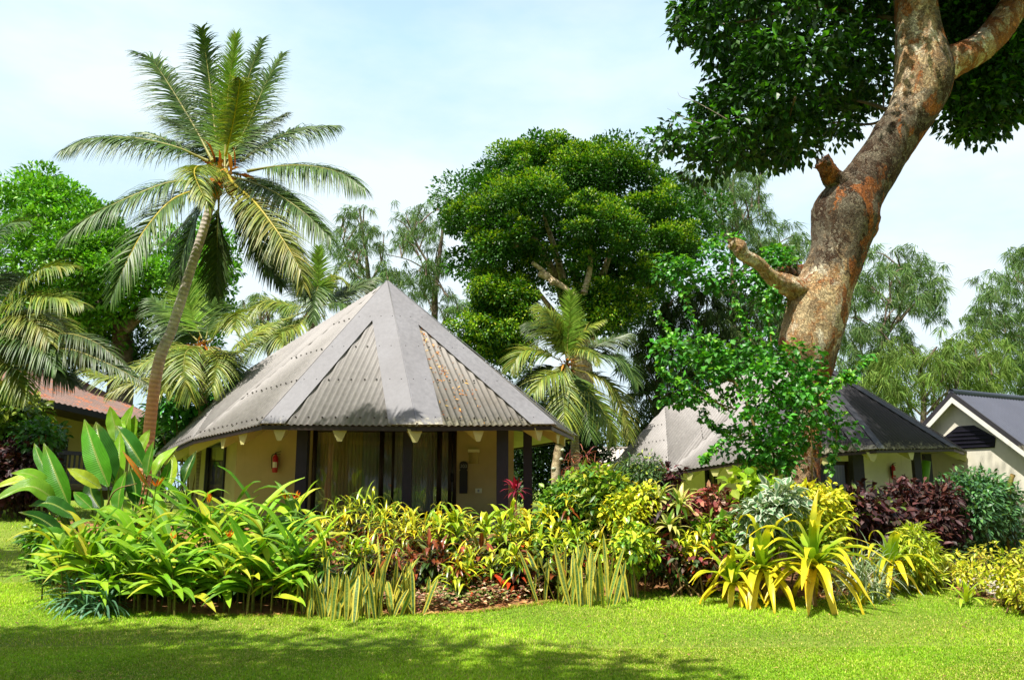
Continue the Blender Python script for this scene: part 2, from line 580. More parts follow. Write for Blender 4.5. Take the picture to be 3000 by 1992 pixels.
M['cream_wall'] = wall_mat('cream_render', lin((188, 174, 126)))
M['cream_trim'] = plain_mat('cream_paint', lin((190, 186, 120)), .6)
M['pale_wall'] = wall_mat('pale_render', lin((230, 224, 206)))
M['khaki_wall'] = wall_mat('khaki_render', lin((176, 160, 104)))
M['white_trim'] = plain_mat('white_paint', lin((238, 236, 226)), .5, var=.05)
M['dark_wood'] = plain_mat('dark_stained_timber', lin((34, 32, 48)), .5, .4, .25, 8, .1)
M['brown_wood'] = plain_mat('dark_brown_timber', lin((48, 36, 30)), .5, .4, .25, 8, .1)
M['black'] = plain_mat('black_paint', lin((22, 22, 30)), .5)
M['interior'] = plain_mat('dim_room', lin((60, 54, 44)), .9, .1)
M['concrete'] = plain_mat('path_concrete', lin((164, 154, 144)), .85, .2, .12, 4, .3)
M['plinth'] = plain_mat('grey_plinth', lin((150, 144, 130)), .85, .2, .15, 4, .2)
M['red_metal'] = plain_mat('red_enamel', lin((176, 26, 30)), .35, .5)
M['lamp_glass'] = plain_mat('opal_glass', lin((226, 224, 190)), .4, .5, .03)
M['plate'] = plain_mat('white_plastic', lin((216, 220, 196)), .4, .5, .03)
M['numbers'] = plain_mat('grey_lettering', lin((150, 156, 170)), .5, .4, .03)
M['bolt'] = plain_mat('bolt_head', lin((84, 78, 76)), .5, .5, .2, 20)
M['strip'] = plain_mat('shade_toned_lip', lin((78, 74, 74)), .8, .2, .1, 6)  # hip lip: its shade is put into this dark grey
M['dead_leaf'] = leaf_mat('dead_leaf', .75, .2, .15, mottling=.5, tint=(1.1, .8, .5))


def curtain_mat():
    b = NB('curtain_cloth')
    return b.fin(b.bsdf(b.attr(), .9, .1))


def glass_mat():
    b = NB('window_glass')
    fr = b.node('ShaderNodeFresnel'); fr.inputs[0].default_value = 1.6
    t = b.node('ShaderNodeBsdfTransparent'); t.inputs[0].default_value = (.92, .94, .92, 1)
    g = b.node('ShaderNodeBsdfGlossy'); g.inputs['Roughness'].default_value = .012
    nz = b.noise(1.2, 2, .5, b.pos())
    b.l.new(b.bump(nz, .06, .05), g.inputs['Normal'])
    x = b.node('ShaderNodeMixShader')
    b.l.new(b.math('MAXIMUM', b.math('MULTIPLY', fr.outputs[0], 2.0, True), .12), x.inputs[0])
    b.l.new(t.outputs[0], x.inputs[1]); b.l.new(g.outputs[0], x.inputs[2])
    return b.fin(x.outputs[0])


M['curtain'] = curtain_mat()
M['glass'] = glass_mat()


def lawn_mat():
    b = NB('lawn_turf')
    p = b.pos()
    n = b.noise(.55, 4, .55, p)
    m = b.noise(5, 6, .65, p)
    f = b.noise(75, 5, .75, p)
    c = b.ramp(n, [(.3, lin((112, 136, 50))), (.7, lin((146, 162, 66)))])
    c = b.mix(.6, c, b.mix(1.0, c, b.ramp(m, [(.3, .7), (.7, 1.2)]), 'MULTIPLY'))
    c = b.mix(.8, c, b.mix(1.0, c, b.ramp(f, [(.3, .35), (.7, 1.5)]), 'MULTIPLY'))
    return b.fin(b.bsdf(c, .9, .1, b.bump(f, .8, .03)))


def soil_mat():
    b = NB('bare_soil')
    p = b.pos()
    n = b.noise(2.2, 6, .6, p)
    f = b.noise(40, 6, .7, p)
    c = b.ramp(n, [(.3, lin((122, 84, 56))), (.6, lin((168, 124, 84))), (.75, lin((140, 104, 70)))])
    c = b.mix(.6, c, b.mix(1.0, c, b.ramp(f, [(.3, .45), (.7, 1.35)]), 'MULTIPLY'))
    return b.fin(b.bsdf(c, .95, .1, b.bump(f, .9, .03)))


M['lawn'] = lawn_mat()
M['soil'] = soil_mat()
M['grass'] = leaf_mat('grass_blade', .55, .25, .35, mottling=.3)
# ------------------------------------------------------------------ world, sun, camera
SUN_EL = math.radians(64)
SUN_AZ = math.radians(213)            # compass-like angle from +Y, clockwise: behind the viewer, to the left
to_sun = np.array([math.sin(SUN_AZ) * math.cos(SUN_EL), math.cos(SUN_AZ) * math.cos(SUN_EL), math.sin(SUN_EL)])
w = bpy.data.worlds.new('World'); scene.world = w; w.use_nodes = True
nt = w.node_tree; nt.nodes.clear()
sky = nt.nodes.new('ShaderNodeTexSky'); sky.sky_type = 'NISHITA'; sky.sun_disc = False
sky.sun_elevation = SUN_EL; sky.sun_rotation = SUN_AZ
sky.air_density = 1.0; sky.dust_density = 4.5; sky.ozone_density = 1.6; sky.altitude = 0
tc = nt.nodes.new('ShaderNodeTexCoord')
mp = nt.nodes.new('ShaderNodeMapping'); mp.inputs['Scale'].default_value = (1, 1, 2.6)
nz = nt.nodes.new('ShaderNodeTexNoise'); nz.inputs['Scale'].default_value = 1.7; nz.inputs['Detail'].default_value = 7; nz.inputs['Roughness'].default_value = .55
rp = nt.nodes.new('ShaderNodeValToRGB')
rp.color_ramp.elements[0].position = .40; rp.color_ramp.elements[0].color = (6.0, 8.7, 10.6, 1)
rp.color_ramp.elements[1].position = .62; rp.color_ramp.elements[1].color = (9.2, 10.5, 11.2, 1)
sx = nt.nodes.new('ShaderNodeSeparateXYZ')
rz_ = nt.nodes.new('ShaderNodeValToRGB')              # the haze veil thins towards the zenith
rz_.color_ramp.elements[0].position = .5; rz_.color_ramp.elements[0].color = (.97, .97, .97, 1)
rz_.color_ramp.elements[1].position = .85; rz_.color_ramp.elements[1].color = (.3, .3, .3, 1)
mx = nt.nodes.new('ShaderNodeMix'); mx.data_type = 'RGBA'
ry_ = nt.nodes.new('ShaderNodeValToRGB')              # veil weakened behind the viewer, added to cut the ambient fill light
ry_.color_ramp.elements[0].position = .0; ry_.color_ramp.elements[0].color = (.2, .2, .2, 1)
ry_.color_ramp.elements[1].position = .35; ry_.color_ramp.elements[1].color = (1, 1, 1, 1)
mm = nt.nodes.new('ShaderNodeMath'); mm.operation = 'MULTIPLY'
bg = nt.nodes.new('ShaderNodeBackground'); bg.inputs['Strength'].default_value = .062
wo = nt.nodes.new('ShaderNodeOutputWorld')
for a, b_ in ((tc.outputs['Generated'], mp.inputs[0]), (mp.outputs[0], nz.inputs['Vector']), (nz.outputs[0], rp.inputs[0]), (rp.outputs[0], mx.inputs[7]), (tc.outputs['Generated'], sx.inputs[0]), (sx.outputs[2], rz_.inputs[0]), (rz_.outputs[0], mm.inputs[0]), (sx.outputs[1], ry_.inputs[0]), (ry_.outputs[0], mm.inputs[1]), (mm.outputs[0], mx.inputs[0]),
              (sky.outputs[0], mx.inputs[6]), (mx.outputs[2], bg.inputs[0]), (bg.outputs[0], wo.inputs[0])):
    nt.links.new(a, b_)

sl = bpy.data.lights.new('sun', 'SUN'); sl.energy = 4.8; sl.angle = math.radians(.6); sl.color = (1, .955, .87)
so = bpy.data.objects.new('sun', sl); COLL.objects.link(so)
so.rotation_euler = Vector(-to_sun).to_track_quat('-Z', 'Y').to_euler()
so.location = (0, -5, 30)

cam = bpy.data.cameras.new('camera'); cam.sensor_width = 36; cam.lens = FPX / 3000 * 36
cam.clip_start = .1; cam.clip_end = 3000
co = bpy.data.objects.new('camera', cam); COLL.objects.link(co)
co.location = (0, 0, EYE); co.rotation_euler = (math.pi / 2 + PITCH, 0, 0)
scene.camera = co
scene.view_settings.view_transform = 'Standard'; scene.view_settings.look = 'None'
scene.view_settings.exposure = .78; scene.view_settings.gamma = 1
scene.render.engine = 'CYCLES'
cy = scene.cycles
cy.use_denoising = True
try:
    cy.denoiser = 'OPENIMAGEDENOISE'; cy.denoising_input_passes = 'RGB_ALBEDO_NORMAL'
except Exception:
    pass
cy.max_bounces = 7; cy.diffuse_bounces = 3; cy.glossy_bounces = 3; cy.transmission_bounces = 4; cy.transparent_max_bounces = 8
cy.caustics_reflective = False; cy.caustics_refractive = False
cy.sample_clamp_indirect = 6

# ------------------------------------------------------------------ ground, soil, path
def axis(a, b, fine, n_out, far):
    mid = np.arange(a, b + fine, fine)
    k = np.geomspace(fine, far, n_out)
    return np.concatenate([(a - np.cumsum(k))[::-1], mid, b + fine + np.cumsum(k)])

gx = axis(-22, 22, .5, 16, 160); gy = axis(-8, 40, .5, 16, 160)
XX, YY = np.meshgrid(gx, gy)
ZZ = hgt(XX, YY)
nx, ny = len(gx), len(gy)
i = (np.arange(ny - 1)[:, None] * nx + np.arange(nx - 1)[None]).ravel()
g = Geo(); g.add(np.stack([XX, YY, ZZ], -1).reshape(-1, 3), np.stack([i, i + 1, i + nx + 1, i + nx], -1))
g.build('lawn', M['lawn'], kind='structure')

FRONT_PX = [(95, 1535), (112, 1600), (140, 1670), (170, 1722), (230, 1762), (320, 1781), (455, 1797), (656, 1804), (800, 1803), (1052, 1802), (1200, 1801), (1355, 1796),
            (1460, 1785), (1557, 1770), (1650, 1760), (1753, 1751), (1850, 1737), (1944, 1728), (2078, 1731), (2250, 1742), (2400, 1756), (2479, 1747), (2530, 1725), (2568, 1711), (2670, 1708),
            (2750, 1722), (2836, 1745), (2920, 1767), (3000, 1790), (3120, 1830), (3300, 1890)]
FRONT = np.array([gpix(*p) for p in FRONT_PX])
s = np.linspace(0, 1, len(FRONT))
fine = np.linspace(0, 1, 240)
F2 = np.stack([np.interp(fine, s, FRONT[:, k]) for k in range(2)], -1)
F2 = F2 + .025 * np.stack([np.sin(fine * 150), np.sin(fine * 211 + 1)], -1)
BACK = np.stack([np.interp(fine, [0, .2, .5, .75, 1], [-11.5, -9, -1, 7, 14.5]), np.interp(fine, [0, .2, .6, .8, 1], [20.5, 19.5, 19.5, 22, 14])], -1)
rows = 26
t = (np.linspace(0, 1, rows) ** 1.5)[:, None, None]
S2 = F2[None] * (1 - t) + BACK[None] * t
z = hgt(S2[..., 0], S2[..., 1]) + .004 + .05 * sst(0, .06, t[..., 0]) + .012 * np.sin(S2[..., 0] * 9) * np.sin(S2[..., 1] * 11) * sst(0, .05, t[..., 0])
g = Geo()
i = (np.arange(rows - 1)[:, None] * 240 + np.arange(239)[None]).ravel()
g.add(np.concatenate([S2, z[..., None]], -1).reshape(-1, 3), np.stack([i, i + 1, i + 241, i + 240], -1))
g.build('soil', M['soil'], kind='structure')
SOIL_POLY = np.vstack([F2, BACK[::-1]])

near = np.array([gpix(*p) for p in [(2560, 1668), (2640, 1690), (2760, 1712), (2900, 1752), (3060, 1800), (3300, 1870)]])
far_ = np.array([gpix(*p) for p in [(2560, 1640), (2640, 1655), (2760, 1668), (2900, 1690), (3060, 1715), (3300, 1755)]])
ts = np.linspace(0, 1, 40)
f = lambda A: np.stack([np.interp(ts, np.linspace(0, 1, 6), A[:, k]) for k in range(3)], -1)
A, B = f(near), f(far_)
V = np.stack([A * (1 - q) + B * q for q in np.linspace(0, 1, 5)], 0)
V[..., 2] = hgt(V[..., 0], V[..., 1]) + .07
i = (np.arange(4)[:, None] * 40 + np.arange(39)[None]).ravel()
g = Geo(); g.add(V.reshape(-1, 3), np.stack([i, i + 1, i + 41, i + 40], -1))
lo = A.copy(); lo[:, 2] = hgt(A[:, 0], A[:, 1]) - .05; hi = A.copy(); hi[:, 2] = V[0][:, 2]
k = np.arange(39); g.add(np.vstack([lo, hi]), np.stack([k, k + 1, k + 41, k + 40], -1))
g.build('path', M['concrete'], kind='structure')
PATH_POLY = np.vstack([A[:, :2], B[::-1, :2]])

# grass blades on the lawn in view (beyond counting: one object)
def blades(n, ylo, yhi, hmean):
    y = ylo + (yhi - ylo) * R.random(n) ** .8
    x = (R.random(n) * 2 - 1) * (y * .68 + 1.2)
    ok = ~inpoly(x, y, SOIL_POLY) & ~inpoly(x, y, PATH_POLY)
    x, y = x[ok], y[ok]; n = len(x)
    P = np.stack([x, y, hgt(x, y) - .004], -1)
    a = R.uniform(0, 6.283, n); tl = R.uniform(.15, .75, n)
    D = norm(np.stack([np.cos(a) * tl, np.sin(a) * tl, np.ones(n)], -1))
    patch = .5 + .5 * np.sin(x * 1.3 + 2 * np.sin(y * .8)) * np.sin(y * 1.7 + np.sin(x * 2.1))
    L = hmean * R.uniform(.55, 1.35, n) * (.8 + .4 * patch)
    wd = R.uniform(.0024, .0046, n) * np.sqrt(hmean / .028)
    c0, c1, c2 = lin((116, 166, 28)), lin((176, 204, 44)), lin((210, 200, 112))
    m = np.clip(R.normal(.45, .25, n) + (patch - .5) * .4, 0, 1)[:, None]
    C = c0 * (1 - m) + c1 * m
    p2 = np.sin(x * .8 + 1.7 * np.sin(y * 1.1 + .5)) * np.sin(y * 1.25 + 1.3 * np.sin(x * .9))
    C *= np.exp(.24 * p2)[:, None]; L *= np.exp(.25 * p2)
    dry = R.random(n) < .07 + .10 * patch + .10 * (p2 < -.5)
    C[dry] = c2 * R.uniform(.7, 1.1, (dry.sum(), 1))
    C *= np.exp(R.normal(0, .2, (n, 1)))
    S = norm(np.stack([-np.sin(a), np.cos(a), np.zeros(n)], -1)) * wd[:, None]
    mid = P + D * (L * .55)[:, None]
    tip = P + D * L[:, None] + np.stack([np.cos(a), np.sin(a), -np.ones(n) * .5], -1) * (L * .22)[:, None]
    V = np.stack([P - S, P + S, mid + S * .8, mid - S * .8, tip], 1)
    b = (np.arange(n) * 5)[:, None]
    return V.reshape(-1, 3), [b + np.array([[0, 1, 2, 3]]), b + np.array([[3, 2, 4]])], np.repeat(C, 5, 0)

g = Geo()
for args in ((480000, 5.0, 8.2, .025), (260000, 8.2, 12.5, .029), (70000, 12.5, 24, .055)):
    V, F, C = blades(*args); g.add(V, F, None, C)
# a shaggy fringe of longer grass where the lawn meets the bed
n = 9000
q = R.integers(0, 239, n); base = F2[q] + (F2[q + 1] - F2[q]) * R.random((n, 1)) + R.normal(0, .03, (n, 2)) - np.array([0, .05])
P = np.concatenate([base, hgt(base[:, 0], base[:, 1])[:, None]], 1)
a = R.uniform(0, 6.28, n)
curl_leaves(g, P, np.stack([np.cos(a) * .5, np.sin(a) * .5, np.ones(n)], -1), np.stack([-np.cos(a), -np.sin(a), np.ones(n) * .3], -1), R.uniform(.03, .09, n), .0035, .5, 2, 0,
            jit([lin((110, 150, 20)), lin((160, 178, 34)), lin((180, 160, 80))], n, .2), 'thin')
g.build('grass', M['grass'], smooth=False, label='short bright green lawn grass', kind='stuff')
# ------------------------------------------------------------------ buildings
def corrugated(g, P, A, B, pitch=.15, amp=.02, d=None, C=(1, 1, 1), lift=0.0):
    """corrugated sheet over triangle P A B: ribs run down the fall line"""
    P, A, B = [np.asarray(q, float) for q in (P, A, B)]
    n = norm(np.cross(A - P, B - P))
    if n[2] < 0: n = -n
    if d is None: d = np.array([0, 0, 1.])
    d = norm(d - n * (d @ n))
    e = np.cross(d, n)
    T = np.array([P, A, B]) - A
    U, S = T @ e, T @ d
    us = np.arange(U.min() + 1e-4, U.max(), pitch / 8)
    lo, hi = np.full(len(us), 1e9), np.full(len(us), -1e9)
    for i in range(3):
        j = (i + 1) % 3
        if abs(U[j] - U[i]) < 1e-9: continue
        tt = (us - U[i]) / (U[j] - U[i])
        ok = (tt >= 0) & (tt <= 1)
        s_ = S[i] + tt * (S[j] - S[i])
        lo = np.where(ok, np.minimum(lo, s_), lo); hi = np.where(ok, np.maximum(hi, s_), hi)
    k = hi > lo
    us, lo, hi = us[k], lo[k], hi[k]
    off = np.sin(us / pitch * 2 * math.pi) * amp + lift
    V0 = A + us[:, None] * e + lo[:, None] * d + off[:, None] * n
    V1 = A + us[:, None] * e + hi[:, None] * d + off[:, None] * n
    m = len(us)
    q = np.arange(m - 1)
    # real sheet thickness: an under-surface 6 mm below, joined along the eave
    V2, V3 = V0 - n * .006, V1 - n * .006
    g.add(np.vstack([V0, V1, V2, V3]), [np.stack([q, q + 1, m + q + 1, m + q], -1), np.stack([2 * m + q + 1, 2 * m + q, 3 * m + q, 3 * m + q + 1], -1), np.stack([q + 1, q, 2 * m + q, 2 * m + q + 1], -1)], C=C)
    return n


def flashing(g, P, A, B, wid, lift=.042, th=.012):
    """flat bands along the two hips P-A and P-B of a roof facet, meeting on its middle"""
    P, A, B = [np.asarray(q, float) for q in (P, A, B)]
    n = norm(np.cross(A - P, B - P))
    if n[2] < 0: n = -n
    e = norm(B - A); W = np.linalg.norm(B - A)
    hA, hB = norm(A - P), norm(B - P)
    sA = abs(np.linalg.norm(np.cross(e, hA))); sB = abs(np.linalg.norm(np.cross(e, hB)))
    ws = min(wid, W * .45 * min(sA, sB))
    A1, B1 = A + e * ws / sA, B - e * ws / sB
    # meeting point of the two inner edges
    M_ = np.array([hA, -hB]).T
    sol = np.linalg.lstsq(M_, B1 - A1, rcond=None)[0]
    Q = A1 + hA * sol[0]
    up = n * lift
    out = -np.cross(e, n); out = out if (A - P) @ out > 0 else -out
    for poly in ([P, A + out * .02, A1 + out * .02, Q], [P, Q, B1 + out * .02, B + out * .02]):
        g.prism([q + up for q in poly], n * th)
    return A1, B1, Q, n


def bolts(g, P, A, B, rows, step=.26, lift=.03, r=.016):
    P, A, B = [np.asarray(q, float) for q in (P, A, B)]
    n = norm(np.cross(A - P, B - P)); n = n if n[2] > 0 else -n
    e = norm(B - A)
    for f_ in rows:
        a, b = P + (A - P) * f_, P + (B - P) * f_
        L = np.linalg.norm(b - a)
        for q in np.arange(.12, L - .05, step):
            c = a + norm(b - a) * (q + R.normal(0, .012)) + n * lift
            g.tube([c, c + n * .012, c + n * .03], [r * 1.5, r * 1.5, r * .7], 6)


def quad_wall(g, a, b, z0, z1, th, C=None):
    """upright wall between plan points a and b, thickness to the left of a>b"""
    a, b = np.asarray(a, float)[:2], np.asarray(b, float)[:2]
    d = norm(b - a); nl = np.array([-d[1], d[0]]) * th
    P = [(*a, z0), (*b, z0), (*(b + nl), z0), (*(a + nl), z0)]
    g.prism(P, (0, 0, z1 - z0), C)


def rafter_tail(g, tip, into, top, wt=.34, wb=.1, h=.27, depth=1.1, rise=.55):
    """tapered cream rafter end under the eave: wide at the top, narrow at the bottom"""
    tip = np.asarray(tip, float); i = norm(np.array([into[0], into[1], 0])); sd = np.array([-i[1], i[0], 0])
    q = [tip + sd * wt / 2, tip - sd * wt / 2, tip - sd * wb / 2 - np.array([0, 0, h]), tip + sd * wb / 2 - np.array([0, 0, h])]
    g.prism(q, i * depth + np.array([0, 0, rise * depth]))


def extinguisher(loc, face, label):
    t = thing('fire_extinguisher', label, 'fire extinguisher', loc, 'wall mounted fire extinguishers')
    c = np.asarray(loc, float) + np.asarray(face) * .1
    sd = np.array([-face[1], face[0], 0])
    g = Geo()
    zs = np.array([0, .015, .04, .36, .40, .43, .45]); rs = np.array([.055, .066, .07, .07, .058, .036, .02])
    g.tube([c + np.array([0, 0, z_]) for z_ in zs], rs, 18)
    b = g.build('cylinder_body', M['red_metal'], t)
    h = Geo(); h.tube([c + np.array([0, 0, .44]), c + np.array([0, 0, .49])], .022, 10)
    h.bar(c + np.array([0, 0, .50]), c + np.array([0, 0, .53]) + sd * .13, .03, .014)
    h.bar(c + np.array([0, 0, .475]) , c + np.array([0, 0, .45]) + sd * .12, .024, .012)
    h.build('valve_handle', M['black'], t)
    p = bez([c + np.array([0, 0, .47]), c - sd * .09 + np.array([0, 0, .42]), c - sd * .088 + np.array([0, 0, .2]), c - sd * .08 + np.array([0, 0, .1])], 18)
    k = Geo(); k.tube(p, .01, 8); k.build('hose', M['black'], t)
    k = Geo(); an = np.linspace(-.9, .9, 9); fa = math.atan2(face[1], face[0])
    Vs = np.array([[c[0] + .0712 * math.cos(fa + a_), c[1] + .0712 * math.sin(fa + a_), c[2] + z_] for z_ in (.12, .26) for a_ in an])
    q = np.arange(8); k.add(Vs, np.stack([q, q + 1, q + 10, q + 9], -1)); k.build('sticker', M['plate'], t)
    k = Geo(); k.box(c - np.asarray(face) * .085 + np.array([0, 0, .25]), (.05, .03, .3), fa + math.pi / 2); k.build('bracket', M['black'], t)


def glazing(parent, a, b, z0, z1, mull, off=.06, curtain=True, frame_mat='brown_wood', folds=.09, dark=False, rail_=None):
    """framed glass between plan points a and b (left to right seen from outside), curtains behind; mull: fractions of the stiles"""
    a, b = np.asarray(a, float)[:2], np.asarray(b, float)[:2]
    d = norm(b - a); L = np.linalg.norm(b - a); ang = math.atan2(d[1], d[0])
    nin = np.array([-d[1], d[0]])                       # into the room
    fr = Geo()
    zc, H = (z0 + z1) / 2, z1 - z0
    cs = [(0, .05)] + list(mull) + [(L, .05)]
    for f_, hw in cs:
        p = a + d * np.clip(f_, hw, L - hw)
        fr.box((p[0], p[1], zc), (hw * 2, .09, H), ang)
    for z_, hh in ((z1 - .06, .12), (z0 + .05, .1)):
        p = (a + b) / 2
        fr.box((p[0], p[1], z_), (L, .075, hh), ang)
    fo = fr.build('window_frame', M[frame_mat], parent)
    edges = [q[0] for q in cs]
    for i in range(len(edges) - 1):
        p0, p1 = a + d * edges[i], a + d * edges[i + 1]
        gl = Geo(); P = [(*(p0 + nin * .01), z0 + .09), (*(p1 + nin * .01), z0 + .09), (*(p1 + nin * .01), z1 - .1), (*(p0 + nin * .01), z1 - .1)]
        gl.add(P, np.array([0, 1, 2, 3])); gl.build('pane', M['glass'], fo, smooth=False)
    if curtain:
        cu = Geo()
        m = int(L / .012)
        u = np.linspace(0, L, m)
        wob = np.sin(u / folds * 6.283 + 2 * np.sin(u * 2.1)) * .035 + np.sin(u * 31) * .008
        pl = a[None] + d[None] * u[:, None] + nin[None] * (.22 + wob[:, None])
        V = np.concatenate([np.hstack([pl, np.full((m, 1), z0)]), np.hstack([pl, np.full((m, 1), z1 - .02)])])
        q = np.arange(m - 1)
        c = np.where((np.sin(u * 1.4 + .6) > .72)[:, None], lin((226, 210, 160))[None], lin((206, 204, 196))[None])
        if dark: c = c * .0 + lin((196, 204, 214))[None]
        cu.add(V, np.stack([q, q + 1, m + q + 1, m + q], -1), None, np.vstack([c, c])); cu.build('curtain', M['curtain'], parent)


def P3(px, py, Y): return at(px, py, Y)


# ---------- the near bungalow
Ap = at(1135, 826, 21.5)
E = {0: at(563, 1287, 20.4), 1: at(766, 1243, 17.9), 2: at(1222, 1247, 17.1), 3: at(1622, 1245, 18.6), 4: at(1687, 1279, 22.6), -1: at(452, 1337, 24.5)}
Mr = at(684, 1110, 25.0)
E[5] = np.array([-.2, 26.6, 2.75]); E[6] = np.array([-4.6, 28.8, 2.6]); E[7] = np.array([-9.6, 28.6, 2.35])
hut = thing('bungalow', 'cream bungalow with a grey many-sided corrugated roof and dark glass doors, nearest building', 'bungalow', (-3, 21, hgt(-3, 21)), 'round roofed bungalows')
ro = Geo()
dl = norm(np.array([.15, .55, .83]))
corrugated(ro, Ap, E[0], E[1]); corrugated(ro, Ap, E[1], E[2])
dleft = norm(Ap - (E[0] + E[1]) / 2)
corrugated(ro, Ap, Mr, E[0]); corrugated(ro, Mr, E[-1], E[0])
for tri in ((Ap, E[4], E[5]), (Ap, E[5], E[6]), (Ap, E[6], Mr), (Mr, E[6], E[7]), (Mr, E[7], E[-1])):
    corrugated(ro, *tri, pitch=.2)
roof = ro.build('roof', M['roof_grey'], hut, smooth=True)
r2 = Geo(); corrugated(r2, Ap, E[2], E[3]); corrugated(r2, Ap, E[3], E[4])
r2.build('roof_facet', M['roof_lichen'], hut, label='roof facet stained with lichen and fallen leaf litter')
fl = Geo()
for a_, b_ in ((1, 2), (2, 3)): flashing(fl, Ap, E[a_], E[b_], .56)
flashing(fl, Ap, E[3], E[4], .3)
fl.build('hip_flashing', M['roof_cap'], roof, smooth=False)
st = Geo()                                           # upright flashing lip over the left facet, its shade painted into the colour
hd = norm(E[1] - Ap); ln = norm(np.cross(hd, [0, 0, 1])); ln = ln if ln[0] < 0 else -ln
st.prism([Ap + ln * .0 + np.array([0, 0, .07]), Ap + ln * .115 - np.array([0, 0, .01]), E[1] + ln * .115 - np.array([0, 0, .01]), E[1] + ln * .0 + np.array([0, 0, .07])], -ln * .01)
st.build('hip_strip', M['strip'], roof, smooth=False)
hc = Geo()
for k_ in (2, 3): hc.tube([Ap + (E[k_] - Ap) * .01 + np.array([0, 0, .045]), E[k_] + np.array([0, 0, .05])], .022, 8)
hc.build('hip_bead', M['roof_cap'], roof)
bo = Geo()
for a_, b_ in ((0, 1), (1, 2), (2, 3)): bolts(bo, Ap, E[a_], E[b_], (.3, .52, .74, .965), .3 if a_ else .24)
bolts(bo, Mr, E[-1], E[0], (.35, .65, .96), .24)
bo.build('roof_bolt', M['bolt'], roof, kind='stuff')
# fallen leaves caught in the ribs
gl_ = Geo()
nl = 170
t1 = R.random(nl); n23 = norm(np.cross(E[2] - Ap, E[3] - Ap)); n23 = n23 if n23[2] > 0 else -n23
cent = [(.50, .45), (.66, .42), (.80, .5), (.70, .36), (.86, .3), (.32, .5)]
Pq = []
for i in range(nl):
    c_ = cent[R.integers(0, 6)]
    f_ = np.clip(c_[0] + R.normal(0, .07), .2, .99); e_ = np.clip(c_[1] + R.normal(0, .09), .2, .85)
    a_, b_ = Ap + (E[2] - Ap) * f_, Ap + (E[3] - Ap) * f_
    Pq.append(a_ + (b_ - a_) * e_ + n23 * R.uniform(.0, .025))
Pq = np.array(Pq); rd = R.normal(0, 1, (nl, 3)); rd -= (rd @ n23)[:, None] * n23
cards(gl_, Pq, rd, n23 + R.normal(0, .3, (nl, 3)), R.uniform(.04, .13, nl), R.uniform(.006, .022, nl), jit([lin((196, 128, 52)), lin((226, 176, 96)), lin((150, 84, 36))], nl, .2))
gl_.build('leaf_litter', M['dead_leaf'], roof, smooth=False, kind='stuff')
# eave edge, soffit
so_ = Geo()
ring = [E[-1], E[0], E[1], E[2], E[3], E[4], E[5], E[6], E[7]]
cen = np.array([Ap[0] - .8, Ap[1] + .6, 0])
inner = []
for q in ring:
    k_ = q + (np.array([cen[0], cen[1], q[2]]) - q) * .42
    k_[2] = q[2] + .35
    inner.append(k_)
for i in range(len(ring)):
    j = (i + 1) % len(ring)
    dz = np.array([0, 0, .075])
    so_.prism([ring[i] + (inner[i] - ring[i]) * .07 - dz, ring[j] + (inner[j] - ring[j]) * .07 - dz, inner[j], inner[i]], (0, 0, -.02))
so_.build('soffit', M['cream_trim'], hut, smooth=False)
fa_ = Geo()
for i in range(len(ring)):
    j = (i + 1) % len(ring)
    q0 = ring[i] + (cen * [1, 1, 0] + [0, 0, ring[i][2]] - ring[i]) * .012 - [0, 0, .065]; q1 = ring[j] + (cen * [1, 1, 0] + [0, 0, ring[j][2]] - ring[j]) * .012 - [0, 0, .065]
    fa_.bar(q0, q1, .03, .09)
fa_.build('eave_board', M['brown_wood'], hut, smooth=False)
def eave_tail(px_, side, par):
    a_, b_ = E[side], E[side + 1]
    tt = np.linspace(0, 1, 200); pts = a_ + (b_ - a_) * tt[:, None]
    q = pts[np.argmin([abs(proj(p)[0] - px_) for p in pts])]
    inn = np.array([cen[0], cen[1], q[2]]) - q
    g = Geo(); rafter_tail(g, q + norm(inn) * .12 - np.array([0, 0, .07]), inn, 0); g.build('rafter_end', M['cream_trim'], par, smooth=False)
for px_, sd_ in ((640, 0), (700, 0), (812, 1), (995, 1), (1217, 2), (1412, 2), (1592, 2), (1648, 3), (1668, 3)): eave_tail(px_, sd_, hut)
for tt in (.25, .55, .85):
    q = E[-1] + (E[0] - E[-1]) * tt; inn = np.array([cen[0], cen[1], q[2]]) - q
    g = Geo(); rafter_tail(g, q + norm(inn) * .12 - np.array([0, 0, .07]), inn, 0); g.build('rafter_end', M['cream_trim'], hut, smooth=False)
# walls
FL = .80
wp = lambda px_, Y_: at(px_, 1400, Y_)[:2]
WA, WB = wp(690, 21.0), wp(900, 21.1)
WL = wp(548, 25.2)
DL, DR = wp(913, 21.2), wp(1337, 21.2)
WD = wp(1505, 21.2)
WR, WBk, WBl = wp(1500, 26.2), np.array([-4.2, 27.2]), np.array([-8.8, 27.0])
wl = Geo()
zt = 3.3
quad_wall(wl, WA, WB, FL - .5, zt, .14)
